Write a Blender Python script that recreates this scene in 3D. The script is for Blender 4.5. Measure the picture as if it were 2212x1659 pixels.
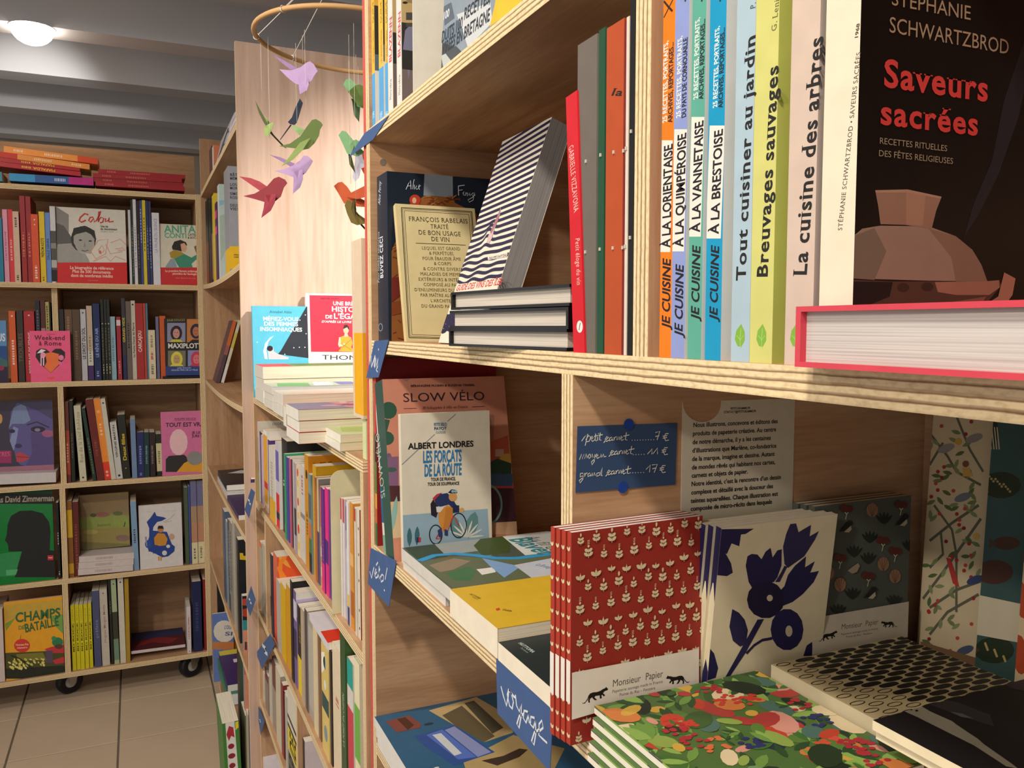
import bpy, math, random
from mathutils import Vector, Matrix
R = math.radians
for o in list(bpy.data.objects): bpy.data.objects.remove(o)
SC = bpy.context.scene
COL = SC.collection

# ------------------------------------------------------------------ camera, world, lights, exposure
F, CX, CY = 1790.0, 1106.0, 829.5            # focal length and centre in the photograph's pixels (2212 x 1659)
PITCH, YAW, EYE = R(3.98), R(24.46), 1.376
cam_data = bpy.data.cameras.new('camera'); cam = bpy.data.objects.new('camera', cam_data); COL.objects.link(cam)
cam_data.sensor_width = 36.0; cam_data.lens = 36.0 * F / 2212.0; cam_data.clip_start = 0.02
cam.location = (0, 0, EYE); cam.rotation_euler = (R(90) - PITCH, 0, -YAW)
SC.camera = cam
SC.view_settings.view_transform = 'Standard'; SC.view_settings.look = 'None'
SC.view_settings.gamma = 1.0; SC.view_settings.use_curve_mapping = False
SC.view_settings.exposure = 0.0
W = bpy.data.worlds.new('world'); SC.world = W; W.use_nodes = True
bg = W.node_tree.nodes['Background']; bg.inputs[0].default_value = (1.0, 0.98, 0.96, 1); bg.inputs[1].default_value = 0.85

def spot(name, loc, aim, power, size_deg, blend, radius, col):
    d = bpy.data.lights.new(name, 'SPOT'); d.energy = power; d.spot_size = R(size_deg); d.spot_blend = blend
    d.shadow_soft_size = radius; d.color = col
    o = bpy.data.objects.new(name, d); COL.objects.link(o); o.location = loc
    o.rotation_euler = (Vector(aim) - Vector(loc)).to_track_quat('-Z', 'Y').to_euler()
    return o
WARM = (1.0, 0.93, 0.85)
spot('aisle_spot', (-0.42, -0.10, 2.36), (0.35, 0.55, 1.25), 62, 110, 0.9, 0.06, WARM)
spot('aisle_spot', (-1.75, -0.35, 2.36), (0.35, 0.75, 1.25), 112, 90, 0.9, 0.08, WARM)
spot('aisle_spot', (-0.75, 1.15, 2.36), (0.25, 1.75, 0.70), 62, 120, 0.9, 0.05, WARM)
spot('panel_spot', (0.98, 1.30, 2.36), (0.58, 2.13, 1.32), 160, 58, 1.0, 0.04, (1.0, 0.95, 0.91))
spot('back_spot', (-0.80, 2.10, 2.36), (-0.10, 3.35, 0.9), 34, 110, 0.9, 0.05, WARM)

# ------------------------------------------------------------------ pixels to places
CROPS = {'_': (0, 0, 1.0), 'A': (0, 0, 3.771), 'B': (0, 400, 3.771), 'C': (0, 820, 3.771), 'D': (0, 1220, 3.779),
  'E': (420, 0, 4.61), 'F': (420, 340, 4.61), 'G': (420, 620, 4.61), 'H': (420, 880, 4.255), 'I': (420, 1240, 3.96),
  'J': (770, 0, 4.148), 'K': (770, 340, 3.455), 'L': (770, 760, 3.319), 'M': (770, 1220, 3.779), 'N': (1190, 760, 3.626),
  'O': (1190, 1080, 2.866), 'P': (1700, 860, 2.076), 'Q': (1180, 0, 3.95), 'R': (1340, 380, 3.77), 'S': (1500, 0, 3.95),
  'T': (1800, 0, 3.949), 'U': (1680, 380, 3.071), 'V': (500, 830, 6.637), 'W': (500, 1050, 6.637), 'X': (500, 1260, 6.637),
  'Y': (450, 1420, 6.32), 'Z': (440, 1000, 5.53), 'a': (430, 190, 6.637), 'b': (770, 0, 5.185), 'c': (780, 780, 3.072), 'd': (1560, 1080, 3.95), 'e': (1860, 1370, 5.742)}
def px(c, x, y):
    ox, oy, s = CROPS[c]; return ox + x / s, oy + y / s
CAMP = Vector((0, 0, EYE))
def ray(c, x, y):
    x, y = px(c, x, y); a = (x - CX) / F; b = -(y - CY) / F
    f = math.cos(PITCH) + b * math.sin(PITCH); z = -math.sin(PITCH) + b * math.cos(PITCH)
    return Vector((a * math.cos(YAW) + f * math.sin(YAW), -a * math.sin(YAW) + f * math.cos(YAW), z))
def onX(c, x, y, v): r = ray(c, x, y); return CAMP + r * (v / r.x)
def onY(c, x, y, v): r = ray(c, x, y); return CAMP + r * (v / r.y)
def onZ(c, x, y, v): r = ray(c, x, y); return CAMP + r * ((v - EYE) / r.z)
def atD(c, x, y, d): return CAMP + ray(c, x, y) * d          # d: distance along the view axis

# ------------------------------------------------------------------ materials
def lin(c): c /= 255.0; return c / 12.92 if c <= 0.04045 else ((c + 0.055) / 1.055) ** 2.4
def rgb(h): h = h.lstrip('#'); return tuple(lin(int(h[i:i+2], 16)) for i in (0, 2, 4)) + (1.0,)
MATS = {}
def nodes(name):
    m = bpy.data.materials.new(name); m.use_nodes = True
    return m, m.node_tree, m.node_tree.nodes['Principled BSDF']
def add(nt, typ, **kw):
    n = nt.nodes.new(typ)
    for k, v in kw.items(): setattr(n, k, v)
    return n
def mix(nt, a, b, fac=None, blend='MIX'):
    n = add(nt, 'ShaderNodeMix', data_type='RGBA', blend_type=blend)
    for i, v in ((6, a), (7, b)):
        if isinstance(v, tuple): n.inputs[i].default_value = v
        else: nt.links.new(v, n.inputs[i])
    if fac is not None:
        if isinstance(fac, float): n.inputs[0].default_value = fac
        else: nt.links.new(fac, n.inputs[0])
    return n.outputs[2]
def ramp(nt, src, stops):
    n = add(nt, 'ShaderNodeValToRGB'); e = n.color_ramp.elements
    while len(e) < len(stops): e.new(0.5)
    for el, (p, c) in zip(e, stops): el.position = p; el.color = c
    nt.links.new(src, n.inputs[0]); return n.outputs[0]
def paper(hexc, rough=0.5, kind='paper'):
    key = (hexc, rough, kind)
    if key in MATS: return MATS[key]
    m, nt, b = nodes('%s_%s' % (kind, hexc.strip('#')))
    c = rgb(hexc); no = add(nt, 'ShaderNodeTexNoise'); no.inputs['Scale'].default_value = 60; no.inputs['Detail'].default_value = 3
    tc = add(nt, 'ShaderNodeTexCoord'); nt.links.new(tc.outputs['Object'], no.inputs['Vector'])
    dk = tuple(v * 0.86 for v in c[:3]) + (1,); lt = tuple(min(1, v * 1.06 + 0.002) for v in c[:3]) + (1,)
    col = mix(nt, dk, lt, no.outputs[0]); nt.links.new(col, b.inputs['Base Color'])
    b.inputs['Roughness'].default_value = rough; b.inputs['Specular IOR Level'].default_value = 0.35
    MATS[key] = m; return m
def pages_mat(hexc='#ece0c8'):
    key = (hexc, 'pages')
    if key in MATS: return MATS[key]
    m, nt, b = nodes('pages_' + hexc.strip('#')); c = rgb(hexc)
    tc = add(nt, 'ShaderNodeTexCoord'); mp = add(nt, 'ShaderNodeMapping'); mp.inputs['Scale'].default_value = (6, 1400, 6)
    nt.links.new(tc.outputs['Object'], mp.inputs[0])
    no = add(nt, 'ShaderNodeTexNoise'); no.inputs['Scale'].default_value = 1; no.inputs['Detail'].default_value = 2
    nt.links.new(mp.outputs[0], no.inputs['Vector'])
    dk = tuple(v * 0.66 for v in c[:3]) + (1,)
    nt.links.new(ramp(nt, no.outputs[0], [(0.3, dk), (0.6, c)]), b.inputs['Base Color']); b.inputs['Roughness'].default_value = 0.85
    MATS[key] = m; return m
def wood_mat(name, lo, mid, hi, along=0, scale=1.0):
    """ply veneer, grain runs along one UV axis (metres)"""
    m, nt, b = nodes(name); tc = add(nt, 'ShaderNodeTexCoord'); mp = add(nt, 'ShaderNodeMapping')
    s = [55 * scale, 55 * scale, 1]; s[along] = 4.5 * scale; mp.inputs['Scale'].default_value = s
    nt.links.new(tc.outputs['UV'], mp.inputs[0])
    n1 = add(nt, 'ShaderNodeTexNoise'); n1.inputs['Scale'].default_value = 0.35; n1.inputs['Detail'].default_value = 5; n1.inputs['Distortion'].default_value = 1.6
    nt.links.new(mp.outputs[0], n1.inputs['Vector'])
    n2 = add(nt, 'ShaderNodeTexNoise'); n2.inputs['Scale'].default_value = 6; n2.inputs['Detail'].default_value = 4
    nt.links.new(mp.outputs[0], n2.inputs['Vector'])
    c1 = ramp(nt, n1.outputs[0], [(0.28, rgb(lo)), (0.5, rgb(mid)), (0.75, rgb(hi))])
    c2 = ramp(nt, n2.outputs[0], [(0.3, (0.72, 0.66, 0.6, 1)), (0.6, (1, 1, 1, 1))])
    nt.links.new(mix(nt, c1, c2, 0.5, 'MULTIPLY'), b.inputs['Base Color'])
    bp = add(nt, 'ShaderNodeBump'); bp.inputs['Strength'].default_value = 0.12; bp.inputs['Distance'].default_value = 0.001
    nt.links.new(n2.outputs[0], bp.inputs['Height']); nt.links.new(bp.outputs[0], b.inputs['Normal'])
    b.inputs['Roughness'].default_value = 0.62; b.inputs['Specular IOR Level'].default_value = 0.25
    return m
def ply_mat(name, light, dark):
    """sawn plywood edge: layers across UV v, ragged along u"""
    m, nt, b = nodes(name); tc = add(nt, 'ShaderNodeTexCoord'); sp = add(nt, 'ShaderNodeSeparateXYZ'); nt.links.new(tc.outputs['UV'], sp.inputs[0])
    mp = add(nt, 'ShaderNodeMapping'); mp.inputs['Scale'].default_value = (30, 2, 1); nt.links.new(tc.outputs['UV'], mp.inputs[0])
    no = add(nt, 'ShaderNodeTexNoise'); no.inputs['Scale'].default_value = 1.2; no.inputs['Detail'].default_value = 6; nt.links.new(mp.outputs[0], no.inputs['Vector'])
    ma = add(nt, 'ShaderNodeMath', operation='MULTIPLY_ADD'); nt.links.new(no.outputs[0], ma.inputs[0]); ma.inputs[1].default_value = 0.10; nt.links.new(sp.outputs[1], ma.inputs[2])
    L, D = rgb(light), rgb(dark); M_ = tuple((x + y) / 2 for x, y in zip(L, D))
    st = []
    for p, c in ((0.0, M_), (0.13, L), (0.25, L), (0.285, D), (0.36, M_), (0.39, L), (0.52, L), (0.56, D), (0.62, M_), (0.66, L), (0.79, L), (0.83, D), (0.87, M_), (0.91, L), (1.0, L)): st.append((p, c))
    c1 = ramp(nt, ma.outputs[0], st)
    m2 = add(nt, 'ShaderNodeMapping'); m2.inputs['Scale'].default_value = (240, 6, 1); nt.links.new(tc.outputs['UV'], m2.inputs[0])
    n2 = add(nt, 'ShaderNodeTexNoise'); n2.inputs['Scale'].default_value = 1.0; n2.inputs['Detail'].default_value = 4; nt.links.new(m2.outputs[0], n2.inputs['Vector'])
    c2 = ramp(nt, n2.outputs[0], [(0.3, (0.62, 0.55, 0.46, 1)), (0.55, (1, 1, 1, 1))])
    nt.links.new(mix(nt, c1, c2, 0.55, 'MULTIPLY'), b.inputs['Base Color']); b.inputs['Roughness'].default_value = 0.8
    return m
WOOD = wood_mat('plywood_face', '#a27c5a', '#b58d68', '#c29e7a', 0)
WOODV = WOOD
PANEL = wood_mat('plywood_panel_pale', '#b39581', '#c8aa96', '#d2b7a5', 0, 0.22)
PLY = ply_mat('plywood_edge', '#e8cfa0', '#7d5a36')
def metal(name, col, rough):
    m, nt, b = nodes(name); b.inputs['Base Color'].default_value = rgb(col); b.inputs['Metallic'].default_value = 0.9
    no = add(nt, 'ShaderNodeTexNoise'); no.inputs['Scale'].default_value = 90
    mr = add(nt, 'ShaderNodeMapRange'); mr.inputs[3].default_value = rough * 0.8; mr.inputs[4].default_value = rough * 1.3
    nt.links.new(no.outputs[0], mr.inputs[0]); nt.links.new(mr.outputs[0], b.inputs['Roughness']); return m
STEEL = metal('brushed_steel', '#b8b4ac', 0.35)
def plaster(name, lo, hi, scale=3.0):
    m, nt, b = nodes(name); tc = add(nt, 'ShaderNodeTexCoord'); no = add(nt, 'ShaderNodeTexNoise')
    no.inputs['Scale'].default_value = scale; no.inputs['Detail'].default_value = 8; nt.links.new(tc.outputs['Object'], no.inputs['Vector'])
    nt.links.new(mix(nt, rgb(lo), rgb(hi), no.outputs[0]), b.inputs['Base Color']); b.inputs['Roughness'].default_value = 0.9
    bp = add(nt, 'ShaderNodeBump'); bp.inputs['Strength'].default_value = 0.15; nt.links.new(no.outputs[0], bp.inputs['Height']); nt.links.new(bp.outputs[0], b.inputs['Normal'])
    return m
CEIL = plaster('painted_ceiling', '#c9c8ca', '#d3d2d4')
WALL = plaster('painted_wall', '#a89c8c', '#b8ac9c')
TILE = plaster('beige_floor_tile', '#b49e82', '#c6b196', 5.0)
GROUT = plaster('grey_grout', '#6c6152', '#7c7060', 40.0)

# ------------------------------------------------------------------ mesh and object helpers
def link(o, parent=None):
    COL.objects.link(o)
    if parent is not None: o.parent = parent
    return o
def mesh_obj(name, verts, faces, mats, parent=None, mi=None, uvs=None, smooth=False):
    me = bpy.data.meshes.new(name); me.from_pydata([tuple(v) for v in verts], [], faces)
    for m in (mats if isinstance(mats, (list, tuple)) else [mats]): me.materials.append(m)
    if mi: me.polygons.foreach_set('material_index', mi)
    if uvs:
        ul = me.uv_layers.new(name='UVMap')
        for i, uv in enumerate(uvs): ul.data[i].uv = uv
    if smooth: me.polygons.foreach_set('use_smooth', [True] * len(me.polygons))
    me.update()
    return link(bpy.data.objects.new(name, me), parent)
LABELS = []
def tag(o, label, cat, group=None):
    o['label'] = label; o['category'] = cat
    if group: o['group'] = group
    LABELS.append((label, group)); return o
def thing(name, label, cat, loc=(0, 0, 0), group=None):
    o = bpy.data.objects.new(name, None); link(o); o.empty_display_size = 0.02
    o.location = loc; return tag(o, label, cat, group)
def struct(o): o['kind'] = 'structure'; return o
BOXF = [(0, 3, 2, 1), (4, 5, 6, 7), (0, 1, 5, 4), (1, 2, 6, 5), (2, 3, 7, 6), (3, 0, 4, 7)]
def boxv(x0, x1, y0, y1, z0, z1):
    return [(x0, y0, z0), (x1, y0, z0), (x1, y1, z0), (x0, y1, z0), (x0, y0, z1), (x1, y0, z1), (x1, y1, z1), (x0, y1, z1)]
class MB:
    """collects faces of several materials into ONE mesh"""
    def __init__(s): s.v = []; s.f = []; s.m = []; s.mats = []
    def mi(s, m):
        if m not in s.mats: s.mats.append(m)
        return s.mats.index(m)
    def add(s, verts, faces, m):
        b = len(s.v); s.v += [tuple(v) for v in verts]; i = s.mi(m)
        for f in faces: s.f.append(tuple(b + k for k in f)); s.m.append(i)
    def box(s, x0, x1, y0, y1, z0, z1, m): s.add(boxv(x0, x1, y0, y1, z0, z1), BOXF, m)
    def obj(s, name, parent=None, smooth=False): return mesh_obj(name, s.v, s.f, s.mats, parent, s.m, None, smooth)
def board(name, x0, x1, y0, y1, z0, z1, thin, parent, face=None, edge=None, sag=None, grain=None):
    """a plywood board; `thin` is the axis of its thickness; edges show the layers"""
    face = face or WOOD; edge = edge or PLY; lo = (x0, y0, z0); hi = (x1, y1, z1)
    cx = [(x0 + x1) / 2, (y0 + y1) / 2, z0]
    verts = []; faces = []; mi = []; uvs = []
    n = 12 if sag else 1
    if not sag:
        V = boxv(x0, x1, y0, y1, z0, z1); FF = BOXF
        verts = V; faces = list(FF)
    else:
        for i in range(n + 1):
            y = y0 + (y1 - y0) * i / n; k = -sag * (1 - ((y - (y0 + y1) / 2) / ((y1 - y0) / 2)) ** 2)
            verts += [(x0, y, z0 + k), (x1, y, z0 + k), (x1, y, z1 + k), (x0, y, z1 + k)]
        for i in range(n):
            a, b_ = 4 * i, 4 * i + 4
            faces += [(a, b_, b_ + 1, a + 1), (a + 3, a + 2, b_ + 2, b_ + 3), (a, a + 3, b_ + 3, b_), (a + 1, b_ + 1, b_ + 2, a + 2)]
        faces += [(0, 1, 2, 3), (4 * n, 4 * n + 3, 4 * n + 2, 4 * n + 1)]
    V3 = [Vector(v) for v in verts]
    others = [a for a in range(3) if a != thin]
    if grain is None: grain = max(others, key=lambda a: hi[a] - lo[a])
    cross = [a for a in others if a != grain][0]
    off = (x0 * 7.3 + y0 * 3.1 + z0 * 11.7) % 5
    for f in faces:
        nrm = (V3[f[1]] - V3[f[0]]).cross(V3[f[2]] - V3[f[1]]); ax = max(range(3), key=lambda a: abs(nrm[a]))
        if ax == thin:
            mi.append(0)
            for k in f: uvs.append((V3[k][grain] + off, V3[k][cross]))
        else:
            mi.append(1); run = [a for a in others if a != ax][0]
            for k in f: uvs.append((V3[k][run] + off, (V3[k][thin] - lo[thin]) / (hi[thin] - lo[thin])))
    if sag:      # layer coordinate follows the bend
        uvs = []
        for f, m_ in zip(faces, mi):
            for k in f:
                uvs.append((V3[k][grain] + off, V3[k][cross]) if m_ == 0 else (V3[k][1] + off, 1.0 if k % 4 in (2, 3) else 0.0))
    return mesh_obj(name, verts, faces, [face, edge], parent, mi, uvs)
def tube(pts, r, m, name, parent=None, n=8, closed=False):
    verts = []; faces = []; pts = [Vector(p) for p in pts]; N = len(pts)
    for i, p in enumerate(pts):
        a = pts[(i - 1) % N] if closed or i else p; b = pts[(i + 1) % N] if closed or i < N - 1 else p
        t = (b - a).normalized(); u = t.cross(Vector((0, 0, 1)))
        if u.length < 1e-3: u = t.cross(Vector((1, 0, 0)))
        u.normalize(); w = t.cross(u)
        for k in range(n):
            an = 2 * math.pi * k / n; verts.append(p + (u * math.cos(an) + w * math.sin(an)) * r)
    for i in range(N if closed else N - 1):
        j = (i + 1) % N
        for k in range(n):
            l = (k + 1) % n; faces.append((i * n + k, i * n + l, j * n + l, j * n + k))
    if not closed: faces += [tuple(range(n - 1, -1, -1)), tuple((N - 1) * n + k for k in range(n))]
    return mesh_obj(name, verts, faces, m, parent, smooth=True)
def prism(pts, depth_vec, m, name, parent=None):
    """a thin solid with outline pts (3D, one plane) and a thickness vector"""
    n = len(pts); d = Vector(depth_vec); v = [Vector(p) for p in pts] + [Vector(p) + d for p in pts]
    f = [tuple(range(n)), tuple(range(2 * n - 1, n - 1, -1))] + [(i, n + i, n + (i + 1) % n, (i + 1) % n) for i in range(n)]
    return mesh_obj(name, v, f, m, parent)

# ------------------------------------------------------------------ lettering: glyph shapes of the built-in font
CHARS = "ABCDEFGHIJKLMNOPQRSTUVWXYZabcdefghijklmnopqrstuvwxyz0123456789.,:;!?&@'’-–•() ÉÈÀÎÊÂÇéèêàâîçô€_"
GL = {}
def build_glyphs():
    tmp = []
    def mk(body, off):
        c = bpy.data.curves.new('g', 'FONT'); c.body = body; c.size = 1; c.resolution_u = 3; c.offset = off
        o = bpy.data.objects.new('g', c); COL.objects.link(o); tmp.append((o, c)); return o
    jobs = []
    for st, off in (('r', 0.0), ('b', 0.025)):
        bar = mk('|', off); bar2 = mk('||', off)
        for ch in CHARS: jobs.append((st, ch, mk(ch, off), mk('|' + ch + '|', off), bar, bar2))
    dg = bpy.context.evaluated_depsgraph_get()
    def mx(o):
        me = o.evaluated_get(dg).to_mesh(); v = max((q.co.x for q in me.vertices), default=0.0); o.evaluated_get(dg).to_mesh_clear(); return v
    cache = {}
    for st, ch, o, o2, bar, bar2 in jobs:
        if bar not in cache: cache[bar] = (mx(bar), mx(bar2))
        m1, m2 = cache[bar]
        adv = mx(o2) - m1 - (m2 - m1)
        me = o.evaluated_get(dg).to_mesh()
        v = [(q.co.x, q.co.y) for q in me.vertices]; f = [tuple(p.vertices) for p in me.polygons]
        GL[(st, ch)] = (v, f, adv); o.evaluated_get(dg).to_mesh_clear()
    for o, c in tmp:
        bpy.data.objects.remove(o); bpy.data.curves.remove(c)
    # slab-serif variant: feet and heads added where a straight stem ends
    for ch in CHARS:
        for st, ns in (('r', 's'), ('b', 'S')):
            v, f, adv = GL[(st, ch)]; v2 = list(v); f2 = list(f); cnt = {}
            for p in f:
                for i in range(len(p)):
                    e = tuple(sorted((p[i], p[(i + 1) % len(p)]))); cnt[e] = cnt.get(e, 0) + 1
            if ch.isalpha():
                ys = [q[1] for q in v]; ymax = max(ys); done = set()
                for (i, j), k in cnt.items():
                    if k != 1: continue
                    (xa, ya), (xb, yb) = v[i], v[j]; ln = abs(xa - xb)
                    if abs(ya - yb) < 0.004 and 0.05 < ln < 0.19 and (abs(ya) < 0.02 or ya > 0.45):
                        x0, x1 = min(xa, xb) - 0.065, max(xa, xb) + 0.065; y = ya; s = 1 if abs(ya) < 0.02 else -1
                        b = len(v2); v2 += [(x0, y), (x1, y), (x1, y + 0.035 * s), (x0, y + 0.035 * s)]; f2.append((b, b + 1, b + 2, b + 3))
            GL[(ns, ch)] = (v2, f2, adv + (0.06 if ch.isalpha() else 0.02))
build_glyphs()
CAPH = max(q[1] for q in GL[('r', 'H')][0])
def text_mesh(s, style='r', shear=0.0):
    v = []; f = []; x = 0.0
    for ch in s:
        g = GL.get((style, ch)) or GL[(style, 'o')]
        b = len(v); v += [(x + p[0] + shear * p[1], p[1]) for p in g[0]]; f += [tuple(b + k for k in q) for q in g[1]]; x += g[2]
    return v, f, max(x - 0.04, 0.05)

# ------------------------------------------------------------------ printing on flat faces
def clip(poly, w, h):
    for ax, lim, sgn in ((0, 0, 1), (0, w, -1), (1, 0, 1), (1, h, -1)):
        out = []
        for i in range(len(poly)):
            p, q = poly[i - 1], poly[i]; a = (p[ax] - lim) * sgn; b = (q[ax] - lim) * sgn
            if a >= 0 and b >= 0: out.append(q)
            elif a >= 0 > b or a < 0 <= b:
                t = a / (a - b); r = (p[0] + (q[0] - p[0]) * t, p[1] + (q[1] - p[1]) * t); out.append(r)
                if b >= 0: out.append(q)
        poly = out
        if len(poly) < 3: return []
    return poly
class Face:
    """a rectangle in space that can be printed on. o: corner, u/v: unit axes, n: outward normal (all in the parent's space)"""
    def __init__(s, root, o, u, v, w, h, base=0.00006, step=0.000012):
        s.root = root; s.o = Vector(o); s.u = Vector(u).normalized(); s.v = Vector(v).normalized(); s.n = s.u.cross(s.v); s.w = w; s.h = h
        s.M = root.matrix_basis.copy() if root else Matrix(); s.Mi = s.M.inverted(); s.lay = 0; s.base = base; s.step = step
        s.art = MB(); s.let = []
    def uv(s, c, x, y):
        o = s.Mi @ CAMP; d = s.Mi.to_3x3() @ ray(c, x, y)
        t = (s.o - o).dot(s.n) / d.dot(s.n); p = o + d * t - s.o
        return (p.dot(s.u), p.dot(s.v))
    def pt(s, c, x, y):
        if c == '%': return (x * s.w, y * s.h)
        if c == 'm': return (x, y)
        return s.uv(c, x, y)
    def lift(s, pts, k): e = s.base + s.step * k; return [s.o + s.u * a + s.v * b + s.n * e for a, b in pts]
    def P(s, c, pts, col, rough=0.5):
        q = clip([s.pt(c, *p) for p in pts], s.w, s.h)
        if len(q) >= 3:
            ar = sum(q[i - 1][0] * q[i][1] - q[i][0] * q[i - 1][1] for i in range(len(q)))
            if ar < 0: q = q[::-1]
            s.lay += 1; s.art.add(s.lift(q, s.lay), [tuple(range(len(q)))], paper(col, rough, 'print'))
        return s
    def B(s, c, x0, y0, x1, y1, col, rough=0.5): return s.P(c, [(x0, y0), (x1, y0), (x1, y1), (x0, y1)], col, rough)
    def E(s, c, x, y, rx, ry, col, rot=0, n=14, rough=0.5):
        ca, sa = math.cos(R(rot)), math.sin(R(rot))
        return s.P(c, [(x + rx * math.cos(k * 2 * math.pi / n) * ca - ry * math.sin(k * 2 * math.pi / n) * sa,
                        y + rx * math.cos(k * 2 * math.pi / n) * sa + ry * math.sin(k * 2 * math.pi / n) * ca) for k in range(n)], col, rough)
    def leaf(s, c, x, y, l, wd, rot, col):
        ca, sa = math.cos(R(rot)), math.sin(R(rot)); pr = [(0, 0), (.3, .42), (.6, .5), (.85, .3), (1, 0), (.85, -.3), (.6, -.5), (.3, -.42)]
        return s.P(c, [(x + a * l * ca - b * wd * sa, y + a * l * sa + b * wd * ca) for a, b in pr], col)
    def S(s, c, pts, wpx, col, rough=0.5):
        """a pen stroke through pts"""
        q = [Vector(s.pt(c, *p)) for p in pts]
        x, y = pts[0]; a = Vector(s.pt(c, x, y)); b1 = (Vector(s.pt(c, x + 1, y)) - a).length; b2 = (Vector(s.pt(c, x, y + 1)) - a).length
        hw = wpx * 0.5 * (math.sqrt(b1 * b2) if c != 'm' else 1.0)
        s.lay += 1; m = paper(col, rough, 'print')
        vs = []; fs = []
        for i in range(len(q)):
            d = (q[min(i + 1, len(q) - 1)] - q[max(i - 1, 0)])
            if d.length < 1e-9: d = Vector((1, 0))
            d.normalize(); nn = Vector((-d.y, d.x)) * hw; vs += [q[i] + nn, q[i] - nn]
        V2 = []; F2 = []
        for i in range(len(q) - 1):
            qd = clip([(vs[k].x, vs[k].y) for k in (2 * i, 2 * i + 1, 2 * i + 3, 2 * i + 2)], s.w, s.h)
            if len(qd) >= 3: F2.append(tuple(range(len(V2), len(V2) + len(qd)))); V2 += qd
        if F2: s.art.add(s.lift(V2, s.lay), F2, m)
        return s
    def T(s, c, txt, x0, y0, x1, y1, hgt, col, style='r', shear=0.0, rough=0.5):
        """text whose baseline runs from (x0,y0) to (x1,y1); hgt is the capital height"""
        a = Vector(s.pt(c, x0, y0)); b = Vector(s.pt(c, x1, y1)); d = b - a; L = d.length; d.normalize(); nn = Vector((-d.y, d.x))
        if c in '%m': H_ = hgt * (s.h if c == '%' else 1)
        else:
            lx, ly = x1 - x0, y1 - y0; ll = math.hypot(lx, ly); H_ = abs((Vector(s.pt(c, x0 + ly / ll * hgt, y0 - lx / ll * hgt)) - a).dot(nn))
        v, f, wd = text_mesh(txt, style, shear); kx = L / wd; ky = H_ / CAPH; s.lay += 1
        q = [a + d * (p[0] * kx) + nn * (p[1] * ky) for p in v]
        l = MB(); l.add(s.lift([(p.x, p.y) for p in q], s.lay), f, paper(col, rough, 'ink')); s.let.append(l); return s
    def done(s, art='cover_art', let='lettering'):
        A = s.art
        if 0 < len(A.f) <= 9:                                  # a few shapes: each its own part
            for f_, m_ in zip(A.f, A.m): mesh_obj(art, [A.v[k] for k in f_], [tuple(range(len(f_)))], A.mats[m_], s.root)
        elif A.f:
            o = A.obj(art, s.root)
            if art.endswith('_print') or art.startswith('spine_'): o['kind'] = 'stuff'   # scattered motifs, too small to pick apart
        for l in s.let: l.obj(let, s.root)

# ------------------------------------------------------------------ books
def Mx(loc, rz=0.0, rx=0.0, ry=0.0):
    return Matrix.Translation(Vector(loc)) @ Matrix.Rotation(R(rz), 4, 'Z') @ Matrix.Rotation(R(ry), 4, 'Y') @ Matrix.Rotation(R(rx), 4, 'X')
def book(label, M, w, h, t, cover, spine=None, back=None, pages='#ece0c8', hard=False, rough=0.42, name='book', cat='book', group=None, bend=False):
    """local frame: spine on the plane x=0 facing -x, front cover on y=0 facing -y, standing on z=0"""
    root = bpy.data.objects.new(name, None); link(root); root.empty_display_size = 0.02; root.matrix_basis = M; tag(root, label, cat, group)
    if group is None and ', ' in label: root['group'] = 'books, ' + label.split(', ')[-1]
    c = paper(cover, rough, 'cover'); sp = paper(spine or cover, rough, 'cover'); bk = paper(back or cover, rough, 'cover')
    k = 0.0022 if hard else 0.0004; k = min(k, t * 0.2); ov = 0.003 if hard else 0.0
    mb = MB(); mb.box(0, w, 0, k, 0, h, c); mb.box(0, w, t - k, t, 0, h, bk); mb.box(0, k * 1.3, k, t - k, 0, h, sp)
    b0 = len(mb.v); mb.add([(-0.00002, 0, 0), (-0.00002, t, 0), (-0.00002, t, h), (-0.00002, 0, h)], [(0, 3, 2, 1)], sp)
    mb.obj('cover', root)
    pm = pages_mat(pages); P_ = MB()
    P_.box(k * 1.3, w - ov - 0.0003, k, t - k, ov + 0.0003, h - ov - 0.0003, pm); P_.obj('pages', root)
    root['dims'] = (w, h, t)
    return root
def front(b, step=0.000012): w, h, t = b['dims']; return Face(b, (0, 0, 0), (1, 0, 0), (0, 0, 1), w, h, step=step)
def spine(b): w, h, t = b['dims']; return Face(b, (0, t, 0), (0, -1, 0), (0, 0, 1), t, h)
def flatM(loc, rz=0.0, t=0.0):
    """lying, front cover up: width along +x, height along +y before rz"""
    return Matrix.Translation(Vector(loc) + Vector((0, 0, t))) @ Matrix.Rotation(R(rz), 4, 'Z') @ Matrix.Rotation(R(-90), 4, 'X')
# ------------------------------------------------------------------ room
TOP_Z = 2.53; BEAM_Z = 2.376
floor = struct(mesh_obj('floor', boxv(-3.2, 2.4, -2.4, 5.4, -0.12, -0.004), BOXF, GROUT))
tile_me = None; TS = 0.3225
for i in range(-8, 7):
    for j in range(-5, 9):
        x0 = -0.0863 + i * TS; y0 = 2.965 + j * TS
        if x0 + TS > 2.3 or y0 + TS > 5.3: continue
        if tile_me is None:
            g = 0.003; b = 0.0015; s = TS
            v = boxv(g, s - g, g, s - g, -0.02, -b) + [(g + b, g + b, 0), (s - g - b, g + b, 0), (s - g - b, s - g - b, 0), (g + b, s - g - b, 0)]
            f = [BOXF[0]] + BOXF[2:] + [(4, 5, 9, 8), (5, 6, 10, 9), (6, 7, 11, 10), (7, 4, 8, 11), (8, 9, 10, 11)]
            o = mesh_obj('tile', v, f, TILE, floor); tile_me = o.data
        else: o = link(bpy.data.objects.new('tile', tile_me), floor)
        o.location = (x0, y0, 0)
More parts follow.
